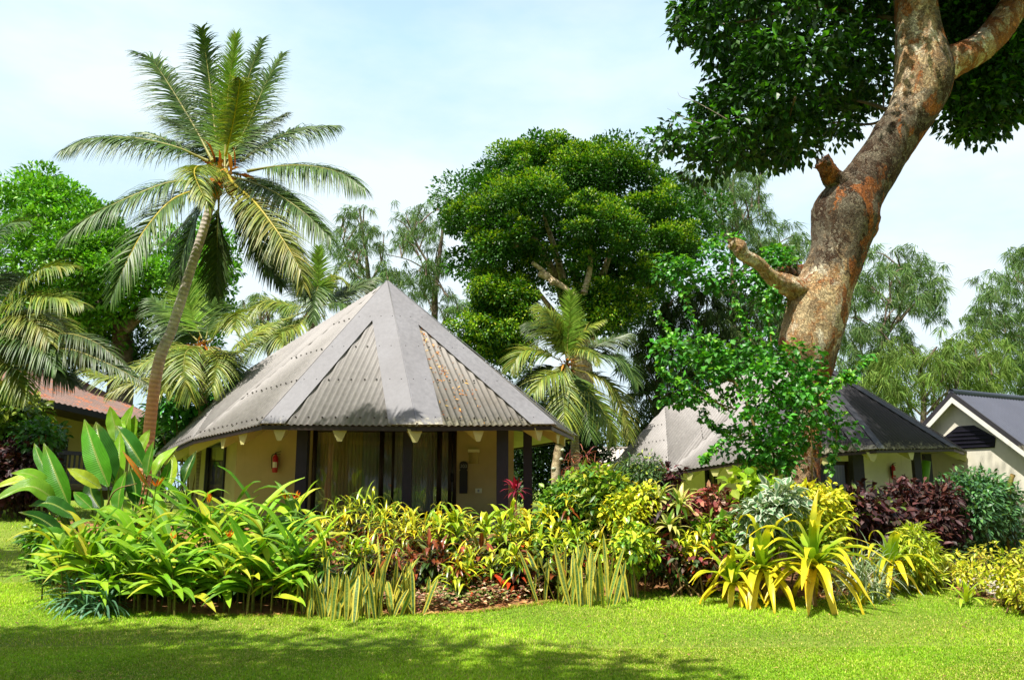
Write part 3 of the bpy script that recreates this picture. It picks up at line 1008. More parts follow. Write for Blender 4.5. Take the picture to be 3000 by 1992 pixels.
# left wall with an opening for the window
dW = norm(WA - WL); LW = np.linalg.norm(WA - WL)
wa0, wa1 = WL + dW * (LW * .44), WL + dW * (LW * .80)
quad_wall(wl, WL, wa0, FL - .5, zt, .14); quad_wall(wl, wa1, WA - dW * .02, FL - .5, zt, .14)
quad_wall(wl, wa0, wa1, 2.72, zt, .139); quad_wall(wl, wa0, wa1, FL - .5, FL + .35, .139)
quad_wall(wl, WB, DL, FL - .5, zt, .14); quad_wall(wl, DR, WD, FL - .5, zt, .14)
quad_wall(wl, DL, DR, FL + 2.23, zt, .138)
quad_wall(wl, WD, WR, FL - .5, zt, .14); quad_wall(wl, WR, WBk, FL - .5, zt, .14); quad_wall(wl, WBk, WBl, FL - .5, zt, .14); quad_wall(wl, WBl, WL, FL - .5, zt, .14)
wl.build('wall', M['cream_wall'], hut, smooth=False)
fl_ = Geo(); fl_.prism([(*q, FL - .08) for q in (WA + [.2, .2], WD + [-.2, .2], WR, WBk, WBl, WL + [.3, .2])], (0, 0, .07)); fl_.build('floor', M['interior'], hut, smooth=False)
Ld = np.linalg.norm(DR - DL)
fx = lambda px_: Ld * (px_ - 913) / (1337 - 913)
dr = bpy.data.objects.new('sliding_door', None); COLL.objects.link(dr); dr.parent = hut
glazing(dr, DL + [0, .02], DR + [0, .02], FL, FL + 2.23, [(fx(1116), .055), (fx(1150), .03), (fx(1286), .06), (fx(1318), .05)])
hb = Geo(); q = DL + norm(DR - DL) * fx(1325); hb.box((q[0], q[1] - .055, FL + .95), (.03, .05, .22)); hb.build('door_handle', M['black'], dr)
glazing(hut, wa0 + [0, .03], wa1 + [0, .03], FL + .35, 2.72, [], frame_mat='dark_wood')
wf = Geo(); quad_wall(wf, wa0 - dW * .06, wa1 + dW * .06, 2.66, 2.80, -.06); quad_wall(wf, wa0 - dW * .05, wa0 + dW * .04, FL + .3, 2.66, -.05); quad_wall(wf, wa1 - dW * .04, wa1 + dW * .05, FL + .3, 2.66, -.05)
wf.build('window_surround', M['dark_wood'], hut, smooth=False)
# posts
for px_, Y_, w_ in ((884, 18.9, .25), (1193, 18.6, .2), (1472, 18.9, .27), (1546, 20.0, .21)):
    q = wp(px_, Y_); g = Geo(); zr = 3.0
    g.box((q[0], q[1], (FL - .6 + zr) / 2 + .05), (w_, w_, zr - FL + .7)); g.build('post', M['dark_wood'], hut, smooth=False)
hd_ = Geo(); hd_.bar((*wp(880, 18.9), 2.9), (*wp(1193, 18.6), 2.9), .14, .16); hd_.bar((*wp(1193, 18.6), 2.9), (*wp(1472, 18.9), 2.9), .14, .16); hd_.bar((*wp(1472, 18.9), 2.9), (*wp(1546, 20.0), 2.9), .12, .14)
hd_.build('porch_beam', M['dark_wood'], hut, smooth=False)
dk = Geo(); dk.prism([(*q, FL - .13) for q in (wp(850, 18.5), wp(1193, 18.2), wp(1500, 18.5), wp(1560, 20.2), WB + [0, -.02])], (0, 0, .09)); dk.build('porch_deck', M['dark_wood'], hut, smooth=False)
# fixings on the wall
extinguisher((*at(808, 1380, 21.02)[:2], at(808, 1384, 21.02)[2]), norm(np.array([.05, -1, 0])), 'red fire extinguisher on the shaded cream wall of the near bungalow')
c_ = at(1388, 1332, 21.18)
lm = thing('wall_lamp', 'small half round wall lamp above the number plaque', 'wall lamp', (c_[0], 21.2, c_[2]))
g = Geo(); g.box((c_[0], 21.14, c_[2] + .1), (.29, .12, .075)); g.build('lamp_cap', M['lamp_glass'], lm, smooth=False)
g = Geo(); an = np.linspace(math.pi, 2 * math.pi, 13); rr = .115
sh = np.array([[c_[0] + rr * math.cos(a_), 21.197 + rr * .95 * math.sin(a_), z_] for z_ in (c_[2] - .22, c_[2] + .062) for a_ in an]); q = np.arange(12)
g.add(sh, [np.stack([q, q + 1, q + 14, q + 13], -1), np.arange(13)[::-1]]); g.build('lamp_shade', M['khaki_wall'], lm)
c_ = at(1358, 1398, 21.18)
pq = thing('number_plaque', 'tall black wooden plaque with rounded top and grey numerals beside the glass door', 'sign', (c_[0], 21.2, c_[2]))
g = Geo(); hw, z0_, z1_ = .105, c_[2] - .40, c_[2] + .41
an = np.linspace(0, math.pi, 11)
ol = [(c_[0] - hw, z0_), (c_[0] + hw, z0_), (c_[0] + hw, z1_ - .25), (c_[0] + hw - .025, z1_ - .225), (c_[0] + hw, z1_ - .2)] + [(c_[0] + hw * math.cos(a_), z1_ - .07 + .07 * math.sin(a_)) for a_ in an] + [(c_[0] - hw, z1_ - .2), (c_[0] - hw + .025, z1_ - .225), (c_[0] - hw, z1_ - .25)]
g.prism([(x_, 21.198, z_) for x_, z_ in ol], (0, -.04, 0)); g.build('board', M['black'], pq, smooth=False)
fc = bpy.data.curves.new('numerals', 'FONT'); fc.body = '303'; fc.size = .12; fc.extrude = .004; fc.align_x = 'CENTER'; fc.align_y = 'CENTER'
tmp = bpy.data.objects.new('numerals', fc); COLL.objects.link(tmp); bpy.context.view_layer.update(); me_ = bpy.data.meshes.new_from_object(tmp.evaluated_get(bpy.context.evaluated_depsgraph_get())); bpy.data.objects.remove(tmp)
fo_ = bpy.data.objects.new('numerals', me_); COLL.objects.link(fo_); fo_.parent = pq; fo_.location = (0, -.048, z1_ - .13 - c_[2]); fo_.rotation_euler = (math.pi / 2, 0, 0); me_.materials.clear(); me_.materials.append(M['numbers'])
c_ = at(1402, 1437, 21.18)
sw = thing('switch_box', 'small white plastic switch box low on the cream wall', 'switch box', (c_[0], 21.2, c_[2]))
g = Geo(); g.box((c_[0], 21.17, c_[2]), (.165, .05, .115)); g.build('housing', M['plate'], sw, smooth=False)
g = Geo(); g.box((c_[0], 21.143, c_[2]), (.05, .014, .06)); g.build('button', M['numbers'], sw, smooth=False)

# ---------- the second bungalow, behind the big trunk
A2 = at(2345, 1030, 28.6)
G = {0: at(1960, 1383, 27.4), 1: at(2182, 1348, 25.4), 2: at(2570, 1316, 24.6), 3: at(2800, 1312, 26.6), 4: at(2843, 1328, 29.8), -1: at(1757, 1400, 31.0)}
M2 = at(1948, 1192, 31.4)
G[5] = np.array([16.2, 33.5, 2.5]); G[6] = np.array([11, 35.5, 2.4]); G[7] = np.array([5.0, 35, 2.1])
hut2 = thing('bungalow', 'bungalow with a pale grey and charcoal many-sided roof behind the leaning trunk', 'bungalow', (9.5, 28, float(hgt(9.5, 28))), 'round roofed bungalows')
r_ = Geo(); corrugated(r_, A2, M2, G[0]); corrugated(r_, M2, G[-1], G[0]); corrugated(r_, A2, G[0], G[1])
for tri in ((A2, G[5], G[6]), (A2, G[6], M2), (M2, G[6], G[7]), (M2, G[7], G[-1])): corrugated(r_, *tri, pitch=.2)
ra = r_.build('roof', M['roof_grey'], hut2)
r_ = Geo(); corrugated(r_, A2, G[1], G[2], .17, .03); corrugated(r_, A2, G[2], G[3], .17, .03); corrugated(r_, A2, G[3], G[4], .17, .03); corrugated(r_, A2, G[4], G[5], .2)
rb = r_.build('roof_facet', M['roof_dark'], hut2, label='charcoal roof facets')
r_ = Geo(); flashing(r_, A2, G[1], G[2], .55); flashing(r_, A2, G[2], G[3], .3); flashing(r_, A2, G[3], G[4], .25); r_.build('hip_flashing', M['roof_dark'], rb, smooth=False)
bo = Geo(); bolts(bo, M2, G[-1], G[0], (.3, .55, .8, .96), .22, r=.014); bolts(bo, A2, M2, G[0], (.5, .75), .22, r=.014); bo.build('roof_bolt', M['bolt'], ra, kind='stuff')
ring2 = [G[-1], G[0], G[1], G[2], G[3], G[4], G[5], G[6], G[7]]
cen2 = np.array([9.4, 29.6, 0]); so_ = Geo(); inn2 = []
for q in ring2:
    k_ = q + (np.array([cen2[0], cen2[1], q[2]]) - q) * .42; k_[2] = q[2] + .3; inn2.append(k_)
fa_ = Geo()
for i in range(len(ring2)):
    j = (i + 1) % len(ring2); dz = np.array([0, 0, .08])
    so_.prism([ring2[i] + (inn2[i] - ring2[i]) * .07 - dz, ring2[j] + (inn2[j] - ring2[j]) * .07 - dz, inn2[j], inn2[i]], (0, 0, -.02))
    sh_ = lambda q: q + (np.array([cen2[0], cen2[1], q[2]]) - q) * .012 - np.array([0, 0, .07])
    fa_.bar(sh_(ring2[i]), sh_(ring2[j]), .03, .08)
so_.build('soffit', M['cream_trim'], hut2, smooth=False); fa_.build('eave_board', M['brown_wood'], hut2, smooth=False)
for a_, b_, ts_ in ((0, 1, (.25, .6, .8, .93)), (1, 2, (.62, .98)), (2, 3, (.45,)), (3, 4, (.35, .75)), (-1, 0, (.3, .7, .95))):
    for tt in ts_:
        q = G[a_] + (G[b_] - G[a_]) * tt; inn = np.array([cen2[0], cen2[1], q[2]]) - q
        g = Geo(); rafter_tail(g, q + norm(inn) * .1 - np.array([0, 0, .08]), inn, 0, .4, .14, .26); g.build('rafter_end', M['cream_trim'], hut2, smooth=False)
F2L = .15
h2 = lambda px_, Y_: at(px_, 1420, Y_)[:2]
V1, V2, V3, V4, V5 = h2(1960, 30.0), h2(2110, 28.0), h2(2410, 27.2), h2(2535, 27.4), h2(2690, 28.2)
wl = Geo(); z2 = 2.95
dV = norm(V2 - V1); LV = np.linalg.norm(V2 - V1); w0, w1 = V1 + dV * LV * .74, V2 - dV * .12
quad_wall(wl, V1, w0, F2L - 1, z2, .14); quad_wall(wl, w1, V2 - dV * .01, F2L - 1, z2, .14); quad_wall(wl, w0, w1, 2.4, z2, .138); quad_wall(wl, w0, w1, F2L - 1, .5, .138)
quad_wall(wl, V2, V3 - [1.2, 0], F2L - 1, z2, .14); quad_wall(wl, V4, V5, F2L - 1, z2, .14); quad_wall(wl, V3 - [1.2, 0], V4, 2.35, z2, .138)
V6 = np.array([15.2, 33.0]); V7 = np.array([10.5, 34]); V8 = np.array([5.8, 33.6])
for a_, b_ in ((V5, V6), (V6, V7), (V7, V8), (V8, V1)): quad_wall(wl, a_, b_, F2L - 1, z2, .14)
wl.build('wall', M['pale_wall'], hut2, smooth=False)
glazing(hut2, w0 + [0, .03], w1 + [0, .03], .5, 2.4, [], frame_mat='dark_wood')
glazing(hut2, V3 - [1.2, 0] + [.02, .02], V4 + [-.02, .02], F2L, 2.35, [(1.25, .06), (2.1, .07)], dark=True)
for px_, Y_, w_, tl in ((2513, 25.9, .34, 0), (2690, 26.8, .22, .0), (2722, 28.6, .22, 0), (2410, 25.6, .16, 0)):
    q = h2(px_, Y_); g = Geo(); g.box((q[0], q[1], 1.1), (w_, w_, 3.1)); g.build('post', M['dark_wood'], hut2, smooth=False)
q = V4 + (V5 - V4) * .5
nf = norm(np.array([(V5 - V4)[1], -(V5 - V4)[0], 0]))
extinguisher((q[0], q[1], at(2605, 1402, q[1])[2]), nf, 'dark red fire extinguisher on the shaded wall of the bungalow behind the trunk')

# ---------- the pale gabled house at the far right
ga = thing('gabled_house', 'pale rendered house with a dark blue pitched roof and hexagonal gable vent', 'house', (17, 31, float(hgt(17, 31))))
Gx = at(2786, 1150, 29.0); gd = np.array([.5, -.866, 0]); rd_ = np.array([.866, .5, 0])
hwid, drop = 4.3, 3.75
RT, LT = Gx + gd * hwid - [0, 0, drop], Gx - gd * hwid - [0, 0, drop]
BK = rd_ * 14
def sheet(g, P, Q, vec, pitch, amp):
    """corrugated rectangular roof plane: ridge P, eave Q, running along vec"""
    L = np.linalg.norm(vec); e = vec / L; n = norm(np.cross(Q - P, vec)); n = n if n[2] > 0 else -n
    us = np.arange(0, L, pitch / 8); off = np.sin(us / pitch * 6.283) * amp
    V0 = P + us[:, None] * e + off[:, None] * n; V1_ = Q + us[:, None] * e + off[:, None] * n
    m = len(us); q = np.arange(m - 1)
    g.add(np.vstack([V0, V1_, V0 - n * .01, V1_ - n * .01]), [np.stack([q, q + 1, m + q + 1, m + q], -1), np.stack([2 * m + q + 1, 2 * m + q, 3 * m + q, 3 * m + q + 1], -1)])
r_ = Geo(); sheet(r_, Gx, RT, BK, .19, .025); sheet(r_, Gx, LT, BK, .19, .025); rg = r_.build('roof', M['roof_blue'], ga)
r_ = Geo(); r_.tube([Gx + [0, 0, .03], Gx + BK + [0, 0, .03]], .11, 10); r_.build('ridge_cap', M['roof_blue'], rg)
for q_, nm in ((RT, 1), (LT, 0)):
    b_ = Geo(); s_ = norm(q_ - Gx)
    nn_ = np.array([0, 0, -1.])
    b_.prism([Gx - [0, 0, .16], q_ - [0, 0, .16], q_ - [0, 0, .36], Gx - [0, 0, .36]], rd_ * .06); b_.build('bargeboard', M['white_trim'], ga, smooth=False)
    b_ = Geo(); b_.prism([Gx + [0, 0, .05], q_ + [0, 0, .05], q_ - [0, 0, .155], Gx - [0, 0, .155]], rd_ * .09 - rd_ * .03); b_.build('verge_strip', M['roof_dark'], ga, smooth=False)
    b_ = Geo(); b_.prism([Gx - [0, 0, .17] + rd_ * .07, q_ - [0, 0, .17] + rd_ * .07, q_ - [0, 0, .17] + rd_ * .31, Gx - [0, 0, .17] + rd_ * .31], (0, 0, -.02)); b_.build('soffit', M['cream_trim'], ga, smooth=False)
o_ = rd_ * .3; zb = float(hgt(17, 30)) - .3
wl = Geo(); k_ = .93
wl.prism([Gx + o_ - [0, 0, .2], Gx + o_ + (RT - Gx) * k_ - [0, 0, .2], (Gx + o_ + (RT - Gx) * k_) * [1, 1, 0] + [0, 0, zb], (Gx + o_ + (LT - Gx) * k_) * [1, 1, 0] + [0, 0, zb], Gx + o_ + (LT - Gx) * k_ - [0, 0, .2]], rd_ * 13)
wl.build('wall', M['pale_wall'], ga, smooth=False)
pl = Geo(); q0 = (Gx + o_ + (RT - Gx) * k_) * [1, 1, 0]; q1 = (Gx + o_ + (LT - Gx) * k_) * [1, 1, 0]
pl.prism([q0 - rd_ * .05 + [0, 0, zb], q1 - rd_ * .05 + [0, 0, zb], q1 - rd_ * .05 + [0, 0, .42], q0 - rd_ * .05 + [0, 0, .42]], rd_ * .045); pl.build('plinth', M['plinth'], ga, smooth=False)
pl = Geo(); pl.bar(q0 - rd_ * .06 + [0, 0, .44], q1 - rd_ * .06 + [0, 0, .44], .06, .06); pl.build('plinth_ledge', M['white_trim'], ga, smooth=False)
vt = Geo(); ctr = Gx + o_ - rd_ * .03 - [0, 0, 1.62] + gd * .25
hx = [(-1.0, -.36), (1.0, -.36), (1.08, -.02), (.32, .44), (-.32, .44), (-1.08, -.02)]
vt.prism([ctr + gd * a_ * .93 + np.array([0, 0, b_]) for a_, b_ in hx], rd_ * .026); vo = vt.build('gable_vent', M['black'], ga, smooth=False)
for i in range(5):
    z_ = -.30 + i * .14; wv = .98 if z_ < -.02 else 1.0 - (z_ + .02) * 1.6
    s_ = Geo(); s_.bar(ctr - rd_ * .02 - gd * wv * .9 + [0, 0, z_], ctr - rd_ * .02 + gd * wv * .9 + [0, 0, z_], .02, .03); s_.build('louvre', M['dark_wood'], vo, smooth=False)

# ---------- the rusty-roofed house at the far left
ol_ = thing('rusty_roofed_house', 'khaki house with a rusty brown metal roof and dark railed deck behind palms', 'house', (-16, 30, float(hgt(-16, 30))))
e0, e1 = at(-420, 1046, 24), at(535, 1262, 33); rz0, rz1 = at(-380, 985, 31), at(205, 1098, 36)
def rsheet(g, P, Q, R_, S_, pitch=.2, amp=.02):
    m = int(np.linalg.norm(S_ - Q) / pitch * 8); u_ = np.linspace(0, 1, m)[:, None]
    n = norm(np.cross(Q - P, S_ - Q)); n = n if n[2] > 0 else -n
    off = np.sin(np.arange(m) / 8 * 6.283)[:, None] * amp * n
    V0, V1_ = P + (R_ - P) * u_ + off, Q + (S_ - Q) * u_ + off
    q = np.arange(m - 1); g.add(np.vstack([V0, V1_]), np.stack([q, q + 1, m + q + 1, m + q], -1))
r_ = Geo(); rsheet(r_, rz0, e0, rz1, e1); e2 = at(420, 1225, 43); e3 = np.array([e0[0] - 3, 40, 3.5])
rsheet(r_, rz1, e1, rz1 + [.05, 0, 0], e2); rsheet(r_, rz1, e2, rz0, e3); r_.build('roof', M['roof_rust'], ol_)
r_ = Geo(); dz = np.array([0, 0, .12]); r_.bar(e0 - dz, e1 - dz, .05, .2); r_.build('fascia', M['black'], ol_, smooth=False)
r_ = Geo(); dz = np.array([0, 0, .2]); r_.prism([e0 - dz, e1 - dz, e1 + [-2.6, 2.2, .1] - dz, e0 + [-.2, 3.0, .1] - dz], (0, 0, -.03)); r_.build('soffit', M['brown_wood'], ol_, smooth=False)
wA, wB = at(-320, 1300, 27)[:2], at(425, 1300, 34.2)[:2]
wl = Geo(); dw = norm(wB - wA); quad_wall(wl, wA, wB, .3, 4.6, .15); quad_wall(wl, wB, wB + [-2, 7], .3, 4.0, .15); wl.build('wall', M['khaki_wall'], ol_, smooth=False)
for pa, pb, za, zb_ in ((158, 193, 1.4, 3.35), (-60, 30, 1.4, 3.4)):
    LL = np.linalg.norm(wB - wA); tt = np.linspace(0, 1, 400); xs = np.array([proj((*(wA + (wB - wA) * q), 2.4))[0] for q in tt])
    qa, qb = wA + (wB - wA) * tt[np.argmin(abs(xs - pa))], wA + (wB - wA) * tt[np.argmin(abs(xs - pb))]
    nO = np.array([dw[1], -dw[0]])
    w_ = Geo(); quad_wall(w_, qa + nO * .03, qb + nO * .03, za, zb_, .02); w_.build('dark_window', M['black'], ol_, smooth=False)  # plain black panel stands in for the dark window
rl = Geo(); dA, dB = at(-300, 1300, 24.2), at(300, 1334, 28.6); dA[2] = 2.75; dB[2] = 2.62
rl.bar(dA, dB, .12, .13); rl.bar(dA - [0, 0, .95], dB - [0, 0, .95], .1, .12); LL = np.linalg.norm(dB - dA)
for q in np.arange(0, LL, .16):
    p_ = dA + (dB - dA) * q / LL; rl.box(p_ - [0, 0, .48], (.05, .05, .86))
for q in np.arange(0, LL, 2.2):
    p_ = dA + (dB - dA) * q / LL; rl.box(p_ - [0, 0, .9], (.14, .14, 1.9))
rl.build('deck_railing', M['dark_wood'], ol_, smooth=False)
dk = Geo(); dk.prism([dA - [0, .1, 1.1], dB - [0, .1, 1.1], (*wB, 1.55), (*wA, 1.6)], (0, 0, -.12)); dk.build('deck', M['brown_wood'], ol_, smooth=False)

# ---------- small pale outbuilding between the two bungalows
ob = thing('outbuilding', 'low outbuilding with a pale corrugated roof between the two bungalows', 'shed', (4.2, 38, float(hgt(4.2, 38))))
a_, b_ = at(1702, 1311, 36), at(1870, 1313, 37.5); c_, d_ = at(1690, 1425, 33), at(1880, 1425, 34.5)
r_ = Geo(); sheet(r_, a_, c_, (b_ - a_) * 1.4, .22, .035); sheet(r_, a_, a_ + np.array([0, 3.5, -1.6]), (b_ - a_) * 1.4, .22, .03); r_.build('roof', M['roof_pale'], ob)
r_ = Geo(); r_.bar(a_ + [0, 0, .03], a_ + (b_ - a_) * 1.4 + [0, 0, .03], .2, .06); r_.build('ridge_cap', M['roof_pale'], ob, smooth=False)
wl = Geo(); wl.box((a_[0] + 1.9, 36.2, .6), (3.2, 4.5, 2.2)); wl.build('wall', M['pale_wall'], ob, smooth=False)
# ------------------------------------------------------------------ palms
def frond(parent, pts, lmax, pal, n=62, hint=(0, -.55, .83), ribcol=(.3, .28, .06), droop=.55, wid=.022, seed=0, tipcol=None, hang=0.0):
    """one palm frond: pts are points (base .. tip); leaflets on both sides"""
    c = bez(pts, 36)
    T = norm(np.gradient(c, axis=0))
    g = Geo()
    L = np.concatenate([[0], np.cumsum(np.linalg.norm(np.diff(c, axis=0), axis=1))]); tot = L[-1]
    g.tube(c, np.interp(L / tot, [0, .1, 1], [.035, .024, .005]) * (tot / 3.5 + .25), 5, np.asarray(ribcol))
    f = np.linspace(.14, .995, n)
    q = np.stack([np.interp(f * tot, L, c[:, k]) for k in range(3)], -1)
    t = norm(np.stack([np.interp(f * tot, L, T[:, k]) for k in range(3)], -1))
    up = np.asarray(hint, float); up = norm(up - (t @ up)[:, None] * t)
    sd = np.cross(t, up)
    prof = np.interp(f, [.14, .25, .5, .8, 1], [.55, .9, 1, .72, .3])
    for sg in (-1, 1):
        fw = np.interp(f, [0, .6, 1], [.45, .8, 1.7])[:, None]
        D = sd * sg + t * fw + up * R.uniform(.05, .35, (n, 1)) + R.normal(0, .09, (n, 3))
        D = norm(D) - np.array([0, 0, hang])
        ln = lmax * prof * R.uniform(.85, 1.1, n)
        gap = R.random(n) < .05
        ln[gap] *= .5
        curl_leaves(g, q, D, norm(up + sd * sg * .2), ln, wid * R.uniform(.8, 1.2, n), droop * R.uniform(.6, 1.5, n), 4, .35, jit(pal, n, .16, .05), 'thin', tipcol=tipcol)
    return g.build('frond', M['palm'], parent)


GREEN = [lin((74, 102, 42)), lin((90, 116, 50)), lin((62, 92, 38))]
YEL = [lin((120, 136, 46)), lin((140, 148, 52)), lin((98, 122, 46))]
YOUNG = [lin((120, 158, 48)), lin((138, 170, 60))]
DARK = [lin((62, 84, 40)), lin((76, 92, 44))]
DRY = [lin((124, 132, 52)), lin((142, 142, 62)), lin((98, 114, 46))]
YRIB = (.52, .42, .04)


def palm(name_label, base, crown, Y, trunk, rad, fronds, lmax, group, full=True, n=62, fibre=True, nuts=0, wid=.022, droop=.55, ybase=None):
    b = gcol(*base) if not isinstance(base, np.ndarray) else base
    t = thing('coconut_palm', name_label, 'palm tree', b, group)
    if trunk is not None:
        c = bez(np.vstack([[b - [0, 0, .15]], trunk]), 44)
        g = Geo(); fr = np.linspace(0, 1, len(c))
        g.tube(c, np.interp(fr, [0, .06, .3, 1], [rad * 1.45, rad * 1.15, rad, rad * .72]), 18, bump=.035, seed=3); g.build('trunk', M['palm_bark' if nuts else 'old_palm_bark'], t)
    k = K if full else 1
    C0 = at(crown[0] * k, crown[1] * k, Y)
    for fd in fronds:
        pal, pts = fd[0], fd[1]
        kw = fd[2] if len(fd) > 2 else {}
        pp = []
        for p in pts: pp.append(at(p[0] * k, p[1] * k, Y + (p[2] if len(p) > 2 else 0)))
        if np.linalg.norm(pp[0] - C0) > .5 and not kw.get('free'): pp = [C0 + R.normal(0, .05, 3)] + pp
        kw = {a: b_ for a, b_ in kw.items() if a != 'free'}
        kw.setdefault('droop', droop); kw.setdefault('wid', wid)
        lm = kw.pop('lmax', lmax)
        frond(t, pp, lm, pal, n=kw.pop('n', n), **kw)
    if fibre:
        g = Geo(); nn = 46
        P_ = C0 + R.normal(0, .12, (nn, 3)) - [0, 0, .1]
        curl_leaves(g, P_, norm(R.normal(0, 1, (nn, 3)) + [0, -.3, .5]), R.normal(0, 1, (nn, 3)), R.uniform(.2, .6, nn), R.uniform(.012, .05, nn), .5, 3, .2, jit([lin((176, 104, 40)), lin((120, 70, 30)), lin((206, 150, 70))], nn), 'lance')
        g.build('fibre_sheath', M['dead_leaf'], t)
    for i in range(nuts):
        a = i * 2.4; c_ = C0 + np.array([math.cos(a) * .24, math.sin(a) * .24 - .06, -.22 - .1 * (i % 3)])
        g = Geo(); zz = np.linspace(-1, 1, 9); g.tube([c_ + [0, 0, z_ * .15] for z_ in zz], np.sqrt(np.maximum(1 - zz ** 2, .02)) * .115, 12); g.build('coconut', M['coconut'], t)
    return t


# the tall leaning palm by the near bungalow (photo pixels / K)
fr = [
    (GREEN, [(490, 372), (452, 300, .3), (395, 205, .5), (350, 140, .6), (316, 122, .5)], dict(lmax=0.85)),
    (GREEN, [(500, 330, .3), (486, 210, .6), (475, 130, .7), (464, 66, .6)], dict(lmax=0.79)),
    (YOUNG, [(520, 330, .2), (527, 210, .2), (545, 80, .1)], dict(lmax=0.54, droop=.2)),
    (GREEN, [(530, 330, .5), (568, 195, .8), (606, 92, .9)], dict(lmax=0.68)),
    (GREEN, [(540, 350, .2), (575, 280, .4), (612, 195, .6), (652, 126, .7)], dict(lmax=0.76)),
    (YEL, [(520, 360, -.3), (540, 270, -.9), (552, 195, -1.4), (548, 180, -1.7)], dict(lmax=.52, ribcol=YRIB)),
    (GREEN, [(480, 372), (400, 338, -.1), (300, 318, -.2), (205, 322, -.4), (142, 349, -.6)], dict(lmax=0.87, droop=.9)),
    (GREEN, [(480, 368, .5), (410, 335, 1.2), (340, 308, 1.6), (312, 306, 1.8)], dict(lmax=0.63)),
    (GREEN, [(555, 372, .2), (610, 335, .5), (690, 298, .8), (776, 290, 1.0)], dict(lmax=0.79, droop=.85)),
    (GREEN, [(570, 395), (640, 384, -.1), (720, 384, -.3), (790, 402, -.5), (840, 436, -.6)], dict(lmax=0.87, droop=.95)),
    (GREEN, [(560, 415, -.2), (625, 440, -.5), (700, 490, -.8), (762, 550, -1.0)], dict(lmax=0.88, droop=.8)),
    (DRY, [(540, 425, -.4), (590, 470, -.9), (650, 550, -1.3), (690, 618, -1.5), (700, 660, -1.5)], dict(lmax=0.82, ribcol=YRIB)),
    (DARK, [(545, 420, .3), (610, 500, .6), (660, 580, .8), (706, 680, .9)], dict(lmax=0.85)),
    (DARK, [(535, 430, .2), (575, 520, .4), (615, 600, .5), (650, 660, .5)], dict(lmax=0.68)),
    (GREEN, [(485, 425, -.3), (400, 420, -.7), (300, 455, -1.0), (210, 500, -1.2), (143, 552, -1.3)], dict(lmax=0.84, droop=.9)),
    (GREEN, [(480, 430, -.5), (400, 460, -1.0), (335, 530, -1.3), (290, 610, -1.5), (258, 690, -1.5)], dict(lmax=0.86, ribcol=YRIB)),
    (DARK, [(500, 420, .6), (440, 500, .9), (378, 560, 1.1)], dict(lmax=.7)),
    (GREEN, [(548, 402, .6), (640, 432, .9), (722, 500, 1.1)], dict(lmax=.7)),
    (GREEN, [(500, 360, .6), (432, 300, 1.0), (372, 268, 1.2)], dict(lmax=.6)),
    (DARK, [(540, 360, .6), (600, 300, 1.0), (660, 262, 1.2)], dict(lmax=.6)),
    (YEL, [(490, 405, -.5), (462, 384, -1.5), (448, 400, -2.2), (470, 455, -2.6), (484, 478, -2.6)], dict(lmax=0.62, ribcol=YRIB)),
    (DARK, [(505, 450, .3), (502, 540, .6), (500, 630, .8), (497, 680, .8)], dict(lmax=0.71)),
    (GREEN, [(490, 440, .2), (455, 500, .4), (420, 590, .5), (412, 650, .5)], dict(lmax=0.68)),
]
tr = np.array([at(455, 1120, 14.1), at(505, 960, 14.1), at(555, 800, 14.1), at(600, 660, 14.1), at(628, 560, 14.1), at(640, 505, 14.1)])
main_palm = palm('tall leaning coconut palm with an orange lower trunk beside the near bungalow', (400, 14.2), (512, 402), 14.1, tr, .09, fr, .92, 'coconut palms', nuts=4, n=130, wid=.018)

g5 = 'coconut palms'
# half-grown palm behind the leaning trunk
fr = [(YOUNG, [(465, 780), (440, 715, .2), (428, 660, .3)], dict(droop=.2)), (GREEN, [(455, 785), (400, 735, .2), (350, 690, .3)]), (GREEN, [(475, 780), (488, 720, .3), (508, 680, .3)]),
      (YEL, [(480, 790, -.2), (520, 745, -.8), (545, 722, -1.4), (540, 760, -2)]), (YEL, [(490, 800), (545, 815), (590, 770, .3), (645, 742, .5)], dict(lmax=.7)),
      (YEL, [(460, 800, -.2), (400, 800, -.8), (385, 850, -1.4), (380, 900, -1.5)]), (YEL, [(470, 800, -.3), (430, 810, -1.2), (425, 870, -1.8), (440, 920, -1.8)]), (YEL, [(480, 800, -.2), (500, 830, -1), (490, 900, -1.4)]),
      (GREEN, [(485, 800), (525, 835, -.3), (545, 895, -.5)]), (YEL, [(450, 800), (350, 830, -.3), (260, 870, -.5), (195, 850, -.6)]), (DRY, [(455, 805, -.3), (380, 870, -1), (300, 885, -1.3), (252, 908, -1.4)]), (GREEN, [(460, 805, .3), (420, 760, .6), (365, 760, .9)])]
tr = np.array([at(596, 1180, 24), at(597, 1080, 24), at(597, 1015, 24)])
palm('half grown coconut palm with curling yellow fronds behind the leaning trunk', (590, 24.2), (470, 800), 24, tr, .14, fr, 1.05, g5, n=70, wid=.03)
